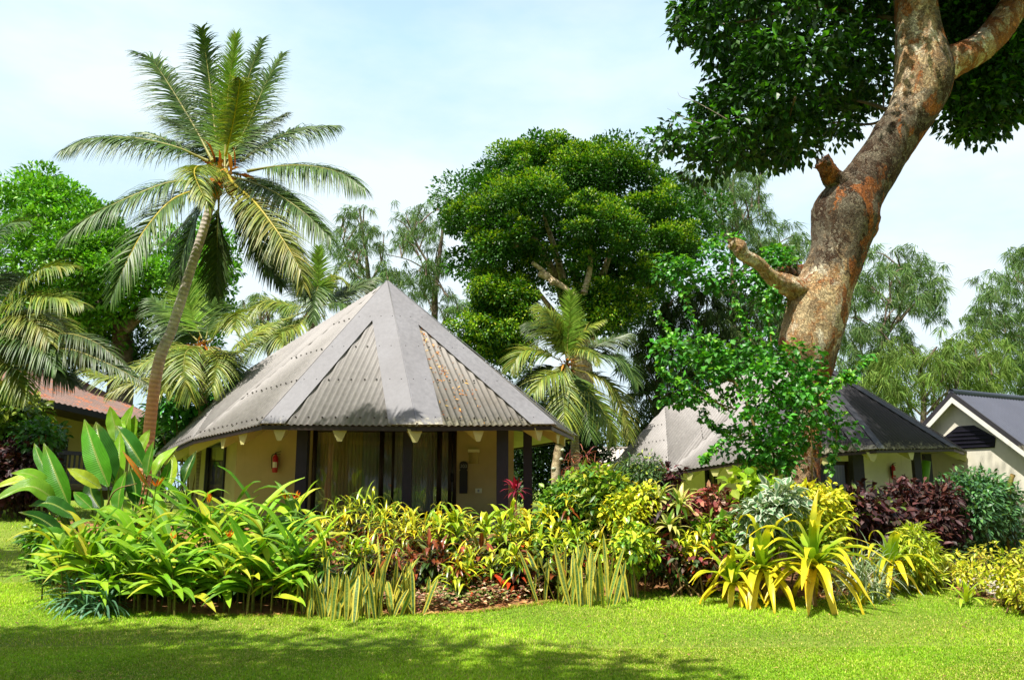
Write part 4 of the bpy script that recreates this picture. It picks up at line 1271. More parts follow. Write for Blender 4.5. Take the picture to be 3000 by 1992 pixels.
# palm behind the near roof
fr = [(YOUNG, [(727, 700), (733, 640), (735, 570)], dict(droop=.15, lmax=.7)), (YEL, [(735, 690), (770, 635), (795, 605, -.3)], dict(lmax=.6)), (DARK, [(740, 700), (790, 680, .3), (850, 650, .6)]), (GREEN, [(738, 705, .4), (800, 665, .8), (870, 640, 1.2)]),
      (YEL, [(718, 710), (670, 705, -.3), (610, 695, -.6), (570, 735, -.8)]), (YEL, [(715, 720), (680, 755, -.6), (645, 770, -1.2), (655, 800, -1.6)]), (GREEN, [(712, 720), (655, 770, -.3), (600, 795, -.5), (556, 835, -.6)]), (DARK, [(720, 700, .3), (690, 640, .5), (655, 600, .6)]),
      (GREEN, [(730, 700, -.3), (735, 660, -1), (725, 690, -1.6), (722, 740, -1.8)]), (GREEN, [(742, 705), (790, 700, -.2), (835, 740, -.4)]), (YEL, [(742, 700), (770, 640, .4), (812, 660, .8)], dict(lmax=.6)), (YEL, [(712, 715, .3), (650, 740, .6), (590, 760, .8), (540, 800, .9)])]
tr = np.array([at(900, 1150, 29.5), at(905, 1020, 29.5), at(918, 935, 29.5)])
palm('coconut palm with an upright pale spear frond behind the near roof', (895, 29.5), (725, 722), 29.5, tr, .15, fr, 1.15, g5, n=70, wid=.032)
# palm between the bungalows
fr = [(YOUNG, [(1308, 800), (1313, 740), (1316, 672)], dict(droop=.15, lmax=.75)), (YEL, [(1325, 790), (1360, 755, -.2), (1395, 738, -.4)], dict(lmax=.6)), (YEL, [(1298, 790), (1280, 740, .1), (1240, 705, .2)]), (DARK, [(1295, 800), (1260, 760, .4), (1215, 745, .6)]),
      (YEL, [(1290, 830), (1245, 810), (1205, 812, -.2), (1178, 850, -.3)]), (DARK, [(1292, 845), (1240, 855, .1), (1195, 890, .1)]), (YEL, [(1295, 855, -.2), (1255, 870, -.6), (1232, 905, -.8)]), (YEL, [(1303, 850, -.3), (1300, 920, -.8), (1300, 1000, -1)]),
      (GREEN, [(1310, 860, -.2), (1345, 920, -.6), (1362, 1010, -.8)]), (YEL, [(1318, 858, -.1), (1375, 920, -.3), (1410, 990, -.4), (1412, 1020, -.4)]), (DRY, [(1320, 850, .1), (1400, 880, .2), (1440, 960, .2), (1450, 1012, .2)]), (GREEN, [(1325, 835), (1390, 818, .1), (1440, 835, .1), (1470, 885, .1)]),
      (DARK, [(1325, 825), (1380, 795, .4), (1450, 770, .8)]), (YEL, [(1312, 830, -.4), (1330, 805, -1.2), (1365, 815, -1.8), (1378, 840, -2)], dict(lmax=.6)), (YEL, [(1300, 800), (1285, 760, -.3), (1262, 720, -.4)]), (DRY, [(1306, 860, .4), (1330, 930, .6), (1335, 990, .6)])]
tr = np.array([at(1686, 1350, 30), at(1678, 1200, 30), at(1664, 1085, 30)])
palm('coconut palm with drooping yellow green fronds between the two bungalows', (1690, 30), (1310, 832), 30, tr, .17, fr, 1.2, g5, n=72, wid=.034)
# the nearer palm whose crown leans in from the left
fr = [(YEL, [(-30, 740, .2), (50, 655, 0), (110, 618, -.2), (165, 615, -.3)], dict(free=1)), (YEL, [(-30, 745), (50, 690, -.3), (120, 685, -.5), (190, 700, -.6)], dict(free=1)), (DARK, [(-40, 790), (50, 800, -.3), (140, 770, -.6), (220, 790, -.8), (300, 855, -.9)], dict(free=1, lmax=.7)),
      (DARK, [(-40, 800), (40, 845, -.5), (140, 805, -.8), (240, 835, -1.0), (345, 890, -1.1)], dict(free=1, lmax=.7)), (GREEN, [(-60, 640), (-20, 560, 0), (20, 520, 0), (62, 512, 0)], dict(free=1)), (DRY, [(-40, 760), (30, 730, -.5), (80, 745, -.8), (115, 790, -1)], dict(free=1)),
      (GREEN, [(-50, 780), (20, 770, -.6), (80, 790, -1), (130, 850, -1.2)], dict(free=1)), (DARK, [(-60, 720), (-10, 640, .4), (30, 640, .5)], dict(free=1)), (YEL, [(-60, 800), (-10, 820, -.4), (30, 860, -.6), (60, 920, -.7)], dict(free=1)), (GREEN, [(-60, 740), (-90, 640, .2), (-160, 560, .4)], dict(free=1)), (GREEN, [(-70, 760), (-160, 720, .2), (-240, 760, .4)], dict(free=1)),
      (DRY, [(-40, 775), (60, 765, .3), (150, 790, .5), (200, 830, .6)], dict(free=1)), (YEL, [(-40, 760), (60, 720, .6), (130, 735, .9), (180, 790, 1)], dict(free=1)), (DARK, [(-40, 800), (30, 815, .2), (100, 835, .2), (170, 885, .2)], dict(free=1))]
cP = at(-60 * K, 770 * K, 19); tr = np.array([cP + [-.3, 0, -2.5], cP + [-.1, 0, -1], cP])
palm('coconut palm leaning in from the edge with arching dark fronds before the rusty roof', np.array([cP[0] - .6, 19.2, float(hgt(cP[0] - .6, 19.2))]), (-60, 770), 19, tr, .15, fr, 1.0, g5, n=84, wid=.026)

# ------------------------------------------------------------------ broadleaf crowns
def clump_centres(poly, Y0, bulge, space, k=K, layers=3, holes=(), keep=1.0, dmax=None):
    poly = np.asarray(poly, float) * k
    x0, y0 = poly.min(0); x1, y1 = poly.max(0)
    out = []
    for ly in range(layers):
        gx_, gy_ = np.meshgrid(np.arange(x0, x1, space), np.arange(y0, y1, space * .86))
        gx_ = gx_ + (np.arange(gx_.shape[0])[:, None] % 2) * space / 2
        px = (gx_ + R.uniform(-.38, .38, gx_.shape) * space).ravel(); py = (gy_ + R.uniform(-.38, .38, gy_.shape) * space).ravel()
        ok = inpoly(px, py, poly) & (R.random(px.shape) < keep)
        for h in holes: ok &= np.hypot(px - h[0] * k, py - h[1] * k) > h[2] * k
        px, py = px[ok], py[ok]
        if not len(px): continue
        e = edged(px, py, poly); m = dmax * k if dmax else max(e.max(), 1)
        fr_ = np.sqrt(np.clip(e / m, 0, 1))
        if ly == 0: yy = Y0 - bulge * fr_
        elif ly == 1: yy = Y0 + bulge * fr_ * R.uniform(-.5, .5, len(px))
        else: yy = Y0 + bulge * fr_
        out += [at(a, b, c) for a, b, c in zip(px, py, yy)]
    if not out: out = [at(poly[:, 0].mean(), poly[:, 1].mean(), Y0)]
    return np.array(out)


def leaf_clumps(g, C, rc, nl, L, W, pal, squash=.75, rs=.3, out=1.0, young=None, fold=.3, droop=.2, big=False, mat_seg=2, yfrac=.3):
    """leafy clumps: leaves stand on the outside of each clump, facing out and up"""
    m = len(C)
    r = rc * np.exp(R.normal(0, rs, m))
    N = (nl * (r / rc) ** 1.6).astype(int) + 3
    idx = np.repeat(np.arange(m), N); n = len(idx)
    u = norm(R.normal(0, 1, (n, 3)) + [0, 0, .25])
    rad = r[idx] * (.45 + .6 * R.random(n) ** .6)
    P = C[idx] + u * rad[:, None] * [1, 1, squash]
    D = norm(u * out + R.normal(0, .55, (n, 3)) - [0, 0, droop])
    Nn = norm(u * .5 + np.array([0, 0, .9]) + R.normal(0, .35, (n, 3)))
    col = jit(pal, n, .2, .07) * np.exp(R.normal(0, .12, m))[idx][:, None]
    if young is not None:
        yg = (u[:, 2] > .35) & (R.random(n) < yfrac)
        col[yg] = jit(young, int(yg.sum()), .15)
    Ls = L * R.uniform(.6, 1.25, n); Ws = W * R.uniform(.7, 1.2, n)
    if big: curl_leaves(g, P, D, Nn, Ls, Ws, R.uniform(.1, .6, n), mat_seg, .25, col, 'oval')
    else: cards(g, P, D, Nn, Ls, Ws, col, fold)


def limbs(g, base, tips, r0, bend=.25, mid_frac=.5, n=14, col=(1, 1, 1)):
    for tp in tips:
        mid = base + (tp - base) * mid_frac + np.array([0, 0, np.linalg.norm(tp - base) * bend]) * R.uniform(-.3, 1) + R.normal(0, .12, 3) * np.linalg.norm(tp - base) * .25
        c = bez([base, mid, tp], n)
        g.tube(c, np.linspace(r0, r0 * .22, len(c)), 8, bump=.1, seed=int(R.integers(99)))


# big rounded mango-like tree
poly = [(1050, 485), (1078, 422), (1128, 384), (1190, 356), (1262, 340), (1332, 343), (1400, 356), (1462, 378), (1510, 384), (1520, 412), (1590, 442), (1636, 478), (1642, 540), (1600, 600), (1545, 650), (1470, 700), (1385, 690), (1260, 655), (1172, 640), (1110, 655), (1062, 640), (1048, 560)]
tC = thing('broadleaf_tree', 'large round dense dark green tree behind the gap between bungalows', 'tree', gcol(1690, 40), 'broadleaf trees')
c1 = clump_centres(poly, 40, 5.0, 92, layers=3, holes=[(1163, 600, 28), (1215, 560, 14), (1105, 470, 12)])
low = clump_centres([(1100, 650), (1160, 632), (1228, 650), (1235, 690), (1180, 722), (1105, 710)], 37, 1.5, 44, layers=2)
low2 = clump_centres([(1040, 745), (1130, 742), (1170, 715), (1236, 718), (1230, 780), (1190, 840), (1120, 820)], 37, 1.5, 44, layers=2)
low3 = clump_centres([(1335, 690), (1400, 685), (1470, 705), (1460, 745), (1390, 760), (1340, 730)], 37, 1.0, 44, layers=2)
MG = [lin((52, 98, 20)), lin((64, 112, 24)), lin((42, 84, 18))]
MY = [lin((134, 172, 28)), lin((112, 158, 26)), lin((156, 178, 44))]
g = Geo(); n1_ = len(c1) // 3 + 10
def lobes(C, r, m, rr):
    """break each clump into small uneven lobes"""
    u = norm(R.normal(0, 1, (len(C), m, 3)) + [0, -.1, .25])
    q = (C[:, None] + u * (r * R.uniform(.35, 1.15, (len(C), m, 1))) * [1, 1, .8]).reshape(-1, 3)
    return q[R.random(len(q)) < .8]
lb = lobes(c1[:n1_] + [.12, 0, -.1], .78, 9, .3)
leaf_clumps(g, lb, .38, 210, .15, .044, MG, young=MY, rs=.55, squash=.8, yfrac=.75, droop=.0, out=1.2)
leaf_clumps(g, c1[:n1_] + [0, .5, -.2], .8, 300, .2, .055, MG, rs=.25, squash=.85)
leaf_clumps(g, c1[n1_:], 1.05, 420, .24, .07, MG, rs=.25, squash=.85)
cf = clump_centres(poly, 41, 2.0, 60, layers=1, keep=.8, holes=[(1330, 560, 10), (1440, 600, 14), (1280, 470, 8), (1520, 520, 9), (1163, 600, 26), (1215, 560, 12), (1105, 470, 10)])
leaf_clumps(g, cf, .8, 260, .24, .07, MG, rs=.2)
g.build('crown', M['tree_leaf'], tC, smooth=False)
g = Geo(); lw = np.vstack([low, low2, low3]); leaf_clumps(g, lobes(lw, .6, 4, .3), .34, 150, .16, .046, MG + MY, young=MY, rs=.5); leaf_clumps(g, lw + [0, .4, -.2], .6, 200, .2, .055, MG); g.build('crown', M['tree_leaf'], tC, smooth=False, label='lower brighter leaf masses')
g = Geo(); bs = gcol(1690, 40); ft = at(1700, 1010, 40)
g.tube(bez([bs - [0, 0, .2], (bs + ft) / 2 + [.3, 0, 0], ft], 14), np.linspace(.75, .5, 14), 14, bump=.08)
for p, yy in (((1440, 560), 38), ((1590, 620), 37), ((1700, 560), 40), ((1830, 640), 38), ((1950, 700), 39), ((1560, 830), 37), ((1760, 860), 38), ((1500, 930), 37.5), ((1900, 840), 38)): limbs(g, ft, [at(*p, yy)], .3, .1)
for a_, b_ in (((1510, 720), (1480, 640)), ((1580, 800), (1690, 870)), ((1620, 830), (1560, 770)), ((1710, 860), (1730, 720))): g.tube(bez([at(*a_, 36), at((a_[0] + b_[0]) / 2 + 8, (a_[1] + b_[1]) / 2, 36.3), at(*b_, 36)], 10), np.linspace(.16, .1, 10), 7, bump=.1)
g.build('trunk', M['pale_bark'], tC)

# light green spreading tree at the left
poly = [(-40, 470), (0, 455), (30, 440), (50, 402), (100, 393), (150, 425), (162, 448), (195, 432), (232, 450), (250, 476), (240, 500), (300, 535), (360, 555), (420, 540), (470, 520), (530, 560), (535, 640), (505, 690), (545, 770), (500, 795), (430, 745), (360, 735), (310, 720), (285, 790), (200, 775), (100, 790), (-40, 800)]
tL = thing('broadleaf_tree', 'spreading bright green tree with twisted pale limbs behind the leaning palm', 'tree', gcol(300, 36), 'broadleaf trees')
c1 = clump_centres(poly, 36, 3.5, 46, layers=2, holes=[(335, 690, 30), (215, 460, 12), (385, 690, 16), (250, 640, 14), (180, 560, 10), (430, 620, 12), (100, 640, 10)], keep=.72)
LG = [lin((98, 156, 36)), lin((112, 168, 42)), lin((78, 134, 32))]
LY = [lin((138, 194, 54)), lin((124, 182, 46))]
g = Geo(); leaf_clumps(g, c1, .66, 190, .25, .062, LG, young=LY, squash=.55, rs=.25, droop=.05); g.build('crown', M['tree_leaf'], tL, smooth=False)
c2 = clump_centres([(-40, 640), (120, 640), (300, 770), (310, 860), (200, 860), (0, 830)], 38, 1.5, 52, layers=2); DK = [lin((44, 82, 20)), lin((56, 96, 26))]
c3 = clump_centres([(340, 760), (420, 740), (470, 830), (430, 870), (300, 880), (300, 800)], 38, 1.5, 52, layers=2)
g = Geo(); leaf_clumps(g, np.vstack([c2, c3]), .7, 150, .24, .06, DK); g.build('crown', M['tree_leaf'], tL, smooth=False)
g = Geo(); bs = gcol(300, 36.5); ft = at(360, 960, 36.5)
g.tube(bez([bs, (bs + ft) / 2 + [.2, 0, 0], ft], 12), np.linspace(.7, .45, 12), 12, bump=.1)
for pts, r in (([(360, 960), (400, 925), (425, 890), (425, 860), (440, 820)], .34), ([(400, 925), (440, 905), (475, 915), (510, 930)], .24), ([(360, 960), (260, 860), (235, 800), (215, 740), (240, 660)], .26), ([(235, 800), (255, 785), (270, 770)], .12), ([(250, 700), (150, 640), (60, 640)], .16), ([(440, 830), (480, 800), (540, 790)], .16), ([(240, 640), (190, 590), (160, 540)], .12)):
    c = bez([at(p[0], p[1], 35.2) for p in pts], 18); g.tube(c, np.linspace(r, r * .5, len(c)), 9, bump=.12, seed=4)
g.build('trunk', M['bark'], tL)

# ------------------------------------------------------------------ casuarinas
def strands(g, C, rc, nl, L, W, pal, rs=.3, squash=.8, lean=(0, 0)):
    m = len(C); r = rc * np.exp(R.normal(0, rs, m)); N = (nl * (r / rc) ** 1.5).astype(int) + 2
    idx = np.repeat(np.arange(m), N); n = len(idx)
    u = norm(R.normal(0, 1, (n, 3)) + [0, 0, .2])
    P = C[idx] + u * (r[idx] * R.random(n) ** .5)[:, None] * [1, 1, squash]
    lm = np.stack([R.normal(lean[0], .5, m), R.normal(0, .5, m), np.full(m, .12)], -1)
    D = norm(lm[idx] * .55 + u * .4 + R.normal(0, .2, (n, 3)) - [0, 0, .7])
    curl_leaves(g, P, D, R.normal(0, 1, (n, 3)), L * R.uniform(.4, 1.3, n), W * R.uniform(.7, 1.3, n), R.uniform(.0, .5, n), 2, 0, jit(pal, n, .2) * np.exp(R.normal(0, .15, m))[idx][:, None], 'thin')


def casuarina(label, poly, Y, bulge, space, pal, base, leaders, rc=.26, nl=34, L=.6, W=.022, layers=3, keep=.86, holes=(), extra=None):
    t = thing('casuarina_tree', label, 'tree', gcol(*base), 'wispy casuarina trees')
    C = clump_centres(poly, Y, bulge, space * .54, layers=layers, holes=holes, keep=keep)
    gap = np.sin(C[:, 0] * 1.9 + C[:, 2] * .7 + Y) * np.sin(C[:, 2] * 2.1 - C[:, 0] * .6) + R.normal(0, .35, len(C)); C = C[gap > -.5]; C = C + R.normal(0, .28, C.shape)
    g = Geo(); strands(g, C, rc, nl, L, W, pal); g.build('crown', M['needle'], t, smooth=False)
    if extra:
        g = Geo(); strands(g, clump_centres(extra[0], Y - 1, 1, space * .54, layers=2), rc, nl, L, W, extra[1]); g.build('crown', M['needle'], t, smooth=False)
    g = Geo(); b = gcol(*base)
    for ld in leaders:
        pts = [at(p[0] * K, p[1] * K, Y) for p in ld[0]]
        if ld[2]: pts = [b] + pts
        c = bez(pts, 24); g.tube(c, np.linspace(ld[1], ld[1] * .25, len(c)), 8, bump=.05)
    for q in R.permutation(len(C))[:46]:
        j = np.argmin(np.abs(np.array([p[2] for p in np.vstack(g.v)]) - C[q][2] + 1.2) + .6 * np.linalg.norm(np.vstack(g.v)[:, :2] - C[q][:2], axis=1))
        a = np.vstack(g.v)[j]; c = bez([a, (a + C[q]) / 2 + [0, 0, .3], C[q]], 8); g.tube(c, np.linspace(.06, .02, len(c)), 5)
    g.build('trunk', M['bark'], t)
    return t


CG = [lin((96, 126, 70)), lin((84, 114, 60)), lin((112, 136, 80))]
CY_ = [lin((120, 146, 66)), lin((106, 134, 62))]
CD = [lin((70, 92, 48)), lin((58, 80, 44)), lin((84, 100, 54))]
casuarina('wispy grey green casuarina behind the roof peak of the near bungalow', [(765, 560), (785, 490), (800, 478), (830, 468), (850, 500), (872, 495), (880, 560), (915, 610), (950, 660), (930, 690), (870, 668), (800, 640), (775, 610)], 52, 3, 44, CG, (1060, 52), [([(835, 800), (850, 660), (840, 560), (828, 480)], .22, 1), ([(850, 660), (880, 600), (885, 540)], .1, 0)])
casuarina('tall thin casuarina with a bare pale lower trunk beside the round dense tree', [(905, 520), (925, 478), (960, 482), (980, 468), (1010, 460), (1040, 448), (1046, 500), (1015, 540), (1030, 620), (1020, 680), (1090, 690), (1100, 740), (1020, 740), (960, 690), (925, 640), (905, 590)], 52, 3, 44, CG, (1270, 52), [([(1002, 720), (1010, 620), (1020, 540), (1035, 460)], .26, 1), ([(1008, 640), (960, 560), (935, 490)], .1, 0)], holes=[(960, 600, 24)])
casuarina('small distant casuarina seen between the two left palms', [(558, 690), (575, 675), (600, 680), (650, 690), (690, 700), (700, 760), (650, 800), (600, 790), (570, 740)], 60, 2, 44, CG, (790, 60), [([(620, 800), (615, 720), (600, 690)], .15, 1)], W=.026)
casuarina('casuarina rising between the round tree and the leaning trunk', [(1538, 410), (1570, 388), (1620, 400), (1660, 384), (1700, 380), (1745, 362), (1778, 400), (1765, 440), (1778, 480), (1745, 510), (1850, 520), (1875, 580), (1840, 640), (1760, 600), (1700, 570), (1640, 520), (1590, 450)], 48, 3, 42, CG, (2160, 48), [([(1690, 640), (1700, 520), (1690, 440), (1700, 385)], .22, 1), ([(1690, 560), (1640, 470), (1600, 410)], .12, 0)], holes=[(1800, 470, 25)])
casuarina('airy casuarina with a slanting branch to the right of the leaning trunk', [(1975, 600), (2010, 575), (2060, 585), (2130, 590), (2150, 615), (2175, 640), (2190, 690), (2160, 740), (2100, 720), (2060, 740), (2120, 780), (2060, 840), (1990, 900), (1930, 900), (1930, 720)], 46, 3, 42, CG, (2530, 46), [([(2000, 880), (2030, 800), (2070, 740), (2120, 690)], .17, 1), ([(2070, 740), (2085, 660), (2070, 600)], .1, 0)], holes=[(2020, 720, 22), (2130, 700, 10)])
casuarina('low yellow green casuarina between the charcoal roof and the gabled house', [(2000, 830), (2060, 800), (2130, 810), (2180, 780), (2260, 770), (2320, 790), (2345, 840), (2300, 900), (2200, 930), (2110, 900), (2060, 960), (1980, 900)], 42, 2.5, 42, CY_, (2690, 42), [([(2130, 930), (2120, 860), (2160, 800)], .2, 1)], holes=[(2110, 880, 16)])
casuarina('dense casuarina above the blue pitched roof at the edge', [(2228, 770), (2225, 720), (2255, 690), (2265, 640), (2310, 610), (2330, 575), (2400, 550), (2450, 560), (2450, 940), (2380, 920), (2330, 890), (2330, 820), (2290, 790)], 46, 3, 42, CG, (3000, 46), [([(2390, 900), (2400, 740), (2390, 600)], .25, 1)])
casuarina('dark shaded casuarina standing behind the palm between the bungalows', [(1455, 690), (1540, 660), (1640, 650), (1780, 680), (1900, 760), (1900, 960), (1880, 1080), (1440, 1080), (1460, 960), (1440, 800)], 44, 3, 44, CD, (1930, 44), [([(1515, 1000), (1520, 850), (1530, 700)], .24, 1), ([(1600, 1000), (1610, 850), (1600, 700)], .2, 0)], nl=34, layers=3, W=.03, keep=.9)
# far belt of trees closing the view at eye level
g = Geo()
xs = np.arange(-62, 62, 1.6)
C = np.array([[x_ + R.normal(0, .5), 66 + R.normal(0, 3), float(hgt(x_, 62)) + z_ + R.normal(0, .5)] for x_ in xs for z_ in (.8, 2.4, 4.0, 5.4)])
leaf_clumps(g, C, 1.5, 60, .5, .13, CD + [lin((60, 96, 34))])
g.build('far_treeline', M['tree_leaf'], None, smooth=False, label='dark far belt of trees closing the view', kind='stuff')
C = clump_centres([(1180, 940), (1260, 900), (1330, 960), (1400, 1000), (1400, 1120), (1180, 1150)], 33, 1, 44, layers=2)
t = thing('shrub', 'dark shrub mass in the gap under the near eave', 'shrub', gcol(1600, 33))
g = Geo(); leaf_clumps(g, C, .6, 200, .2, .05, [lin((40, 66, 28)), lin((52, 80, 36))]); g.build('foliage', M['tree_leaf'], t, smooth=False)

# ------------------------------------------------------------------ the great leaning tree on the right
YB = 15.0
big = thing('leaning_tree', 'huge leaning tree with flaking orange and grey bark and a dark leafy canopy', 'tree', gcol(2365, YB))
def skin_tube(g, rows, Y, n=44, seed=0, bump=.05, yoff=None, flare=None):
    """trunk from photo rows (left, right, py): each ring centred and sized from the row"""
    P, r, C = [], [], []
    for q in rows:
        l_, r2, py = q[:3]; dy = q[3] if len(q) > 3 else 0
        c = at((l_ + r2) / 2, py, Y + dy); P.append(c)
        e = at(r2, py, Y + dy); r.append(np.linalg.norm(e - at(l_, py, Y + dy)) / 2 * .96)
    P, r = np.array(P), np.array(r)
    s_ = np.linspace(0, 1, len(P)); f_ = np.linspace(0, 1, 110)
    Pf = np.stack([np.interp(f_, s_, P[:, k]) for k in range(3)], -1); rf = np.interp(f_, s_, r)
    for _ in range(6):
        Pf[1:-1] = (Pf[:-2] + 2 * Pf[1:-1] + Pf[2:]) / 4; rf[1:-1] = (rf[:-2] + 2 * rf[1:-1] + rf[2:]) / 4
    T = norm(np.gradient(Pf, axis=0)); A = norm(np.cross(T, [0, 1., 0])); B_ = np.cross(A, T)
    rf = rf * np.abs(T[:, 2]) / np.maximum(np.hypot(T[:, 0], T[:, 2]), .2)      # the rows give level widths; the trunk leans
    an = np.linspace(0, 6.2832, n, endpoint=False)
    G_ = np.random.default_rng(seed); b = np.zeros((110, n))
    for k in range(1, 9): b += np.sin(an[None] * k + G_.uniform(0, 6.28) + f_[:, None] * G_.uniform(-9, 9)) * G_.uniform(.3, 1) / k ** .9
    for _ in range(26):
        c0, a0, w1, w2 = G_.random(), G_.uniform(0, 6.28), G_.uniform(.01, .035), G_.uniform(.15, .4)
        da = np.abs((an - a0 + np.pi) % (2 * np.pi) - np.pi)
        b += G_.choice([-.8, 1.0, 1.2]) * np.exp(-((f_[:, None] - c0) / w1) ** 2 - (da[None] / w2) ** 2)
    b += G_.normal(0, .16, b.shape)
    rr = rf[:, None] * (1 + bump * b)
    V = Pf[:, None] + rr[..., None] * (np.cos(an)[None, :, None] * A[:, None] + np.sin(an)[None, :, None] * B_[:, None])
    i = np.arange(109)[:, None] * n; j = np.arange(n)[None]; j2 = (j + 1) % n
    F = np.stack([i + j, i + j2, i + n + j2, i + n + j], -1).reshape(-1, 4)
    # bark loss: stronger on the flank that faces right
    ox = np.clip(((V - Pf[:, None])[..., 0] / rf[:, None]), -1, 1)
    zz = V[..., 2]; zk = [at(0, q, Y)[2] for q in (1450, 1128, 1000, 860, 780, 600, 420, 330, 200, 0)]
    pale = np.interp(zz, zk, [.5, .45, .8, .9, .4, .2, .15, .45, .6, .55]) - .35 * np.clip(ox, 0, 1)
    col = np.stack([np.clip(.15 + .75 * ox, 0, 1).ravel(), np.clip(pale, 0, 1).ravel(), np.zeros(pale.size)], -1)
    g.add(V.reshape(-1, 3), [F, np.arange(n), 109 * n + np.arange(n)[::-1]], None, col)

rows_ = [(2270, 2450, 1680), (2296, 2425, 1560), (2316, 2402, 1430), (2322, 2400, 1340), (2326, 2410, 1230), (2322, 2423, 1128), (2305, 2449, 1062), (2276, 2460, 1013), (2294, 2483, 944), (2308, 2503, 872), (2354, 2526, 801), (2380, 2552, 715), (2374, 2575, 657), (2374, 2592, 618), (2400, 2608, 580), (2470, 2641, 515), (2508, 2666, 459), (2553, 2717, 388), (2606, 2768, 306), (2623, 2800, 220), (2625, 2765, 140), (2624, 2746, 60), (2622, 2738, -20), (2590, 2720, -160), (2560, 2690, -300)]
g = Geo(); skin_tube(g, rows_, YB, seed=5); trunk_o = g.build('trunk', M['big_bark'], big)
def limb_px(rows_px, name, mat, seed, bump=.08, n=16, taper_cap=True):
    P = np.array([at(q[0], q[1], YB + q[3]) for q in rows_px]); r = np.array([q[2] / 2 / FPX * (YB + q[3]) for q in rows_px])
    c = bez(P, 30); rr = np.interp(np.linspace(0, 1, len(c)), np.linspace(0, 1, len(r)), r)
    tone = {'big_bark': (.75, .75, 0), 'pale_bark': (.1, .95, 0), 'bark': (.3, .2, 0)}[mat]
    g = Geo(); g.tube(c, rr * (.9 if name == 'limb' else 1), n * 2, np.array(tone), bump=bump, seed=seed)
    if name == 'branch_stub':                            # splintered wood standing up from the broken end
        d = norm(c[-1] - c[-3]); m = 16; an = R.uniform(0, 6.28, m); A = norm(np.cross(d, [0, 1., 0])); B_ = np.cross(d, A)
        q = c[-1] - d * .05 + (A * np.cos(an)[:, None] + B_ * np.sin(an)[:, None]) * rr[-1] * R.uniform(.4, 1, (m, 1))
        curl_leaves(g, q, d + R.normal(0, .25, (m, 3)), A * np.cos(an)[:, None] + B_ * np.sin(an)[:, None], R.uniform(.05, .15, m), rr[-1] * .32, 0, 3, .5, tone, 'thin')
    return g.build(name, M['big_bark'], trunk_o if name == 'branch_stub' else big)
limb_px([(2720, 235, 120, 0), (2790, 185, 110, .1), (2870, 140, 104, .3), (2940, 60, 100, .5), (3010, -60, 90, .8), (3080, -200, 80, 1)], 'limb', 'big_bark', 3)
limb_px([(2520, 650, 120, .1), (2470, 590, 92, -.1), (2452, 545, 72, -.2), (2440, 520, 62, -.3), (2422, 492, 56, -.4), (2405, 472, 50, -.45)], 'branch_stub', 'bark', 4, .14)
limb_px([(2430, 900, 120, .2), (2360, 862, 80, -.1), (2310, 838, 58, -.3), (2262, 810, 46, -.45), (2225, 772, 38, -.6), (2180, 748, 36, -.7), (2160, 722, 50, -.75), (2142, 712, 34, -.78)], 'branch_stub', 'pale_bark', 6, .2)
limb_px([(2390, 800, 80, .1), (2340, 800, 52, .2), (2285, 796, 34, .2), (2240, 800, 18, .2)], 'branch_stub', 'bark', 7, .12)
g = Geo()
for pts, r in (([(2620, 330, .1), (2560, 308, 0), (2480, 290, -.2), (2360, 280, -.5), (2230, 320, -.9), (2110, 360, -1.2)], .07), ([(2600, 350, .2), (2540, 365, .3), (2440, 360, .4), (2330, 400, .4)], .06), ([(2640, 60, .2), (2520, 40, 0), (2380, 20, -.6), (2200, 60, -1.2), (2060, 80, -1.6)], .1), ([(2640, -80, .2), (2450, -60, -.4), (2200, -40, -1.4)], .14), ([(2880, 130, .4), (2850, 230, .6), (2860, 330, .8)], .07), ([(2900, 120, .4), (2980, 200, .8), (3020, 300, 1)], .07),
               ([(2330, 285, -.5), (2300, 380, -.6), (2270, 450, -.7)], .04), ([(2130, 350, -1.2), (2040, 300, -1.3), (1995, 285, -1.3), (1985, 270, -1.3)], .012), ([(2060, 365, -1.3), (2000, 345, -1.4), (1955, 318, -1.4)], .012), ([(2588, 320, .1), (2592, 200, .1), (2590, 60, .1)], .03)):
    nb_ = len(pts); c = bez([at(p[0], p[1], YB + p[2] + .6 + 2.6 * k_ / (nb_ - 1)) for k_, p in enumerate(pts)], 24); g.tube(c, np.linspace(r * .6, r * .2, len(c)), 7, np.array([.3] * 3), bump=.08)
g.build('branch', M['bark'], big)
polyL = [(1965, -140), (1990, 20), (1960, 70), (1940, 112), (1958, 150), (2005, 128), (2050, 118), (2078, 170), (2105, 235), (2082, 290), (2062, 320), (2054, 345), (1975, 368), (1912, 392), (1916, 436), (1990, 430), (2036, 452), (2050, 490), (2105, 515), (2170, 498), (2235, 462), (2325, 468), (2368, 440), (2385, 402), (2460, 412), (2490, 372), (2520, 330), (2560, 310), (2605, 310), (2640, 200), (2640, -140)]
c1 = clump_centres(polyL, YB + 2.3, 2.2, 58, k=1, layers=3, keep=.66, holes=[(2440, 60, 16), (2130, 60, 14), (2340, 330, 16), (2040, 250, 12), (2480, 140, 14), (2200, 430, 12), (2420, 330, 14), (2300, 165, 22), (2170, 380, 14), (2400, 215, 18), (2245, 250, 12), (2590, 255, 16)])
polyR = [(2720, -140), (2740, 60), (2760, 280), (2762, 340), (2800, 385), (2845, 408), (2890, 380), (2950, 352), (2990, 320), (3050, 310), (3110, 250), (3110, -140)]
c2 = clump_centres(polyR, YB + 2.2, 1.0, 54, k=1, layers=3, holes=[(2770, 95, 14), (2860, 255, 22), (2955, 250, 18)])
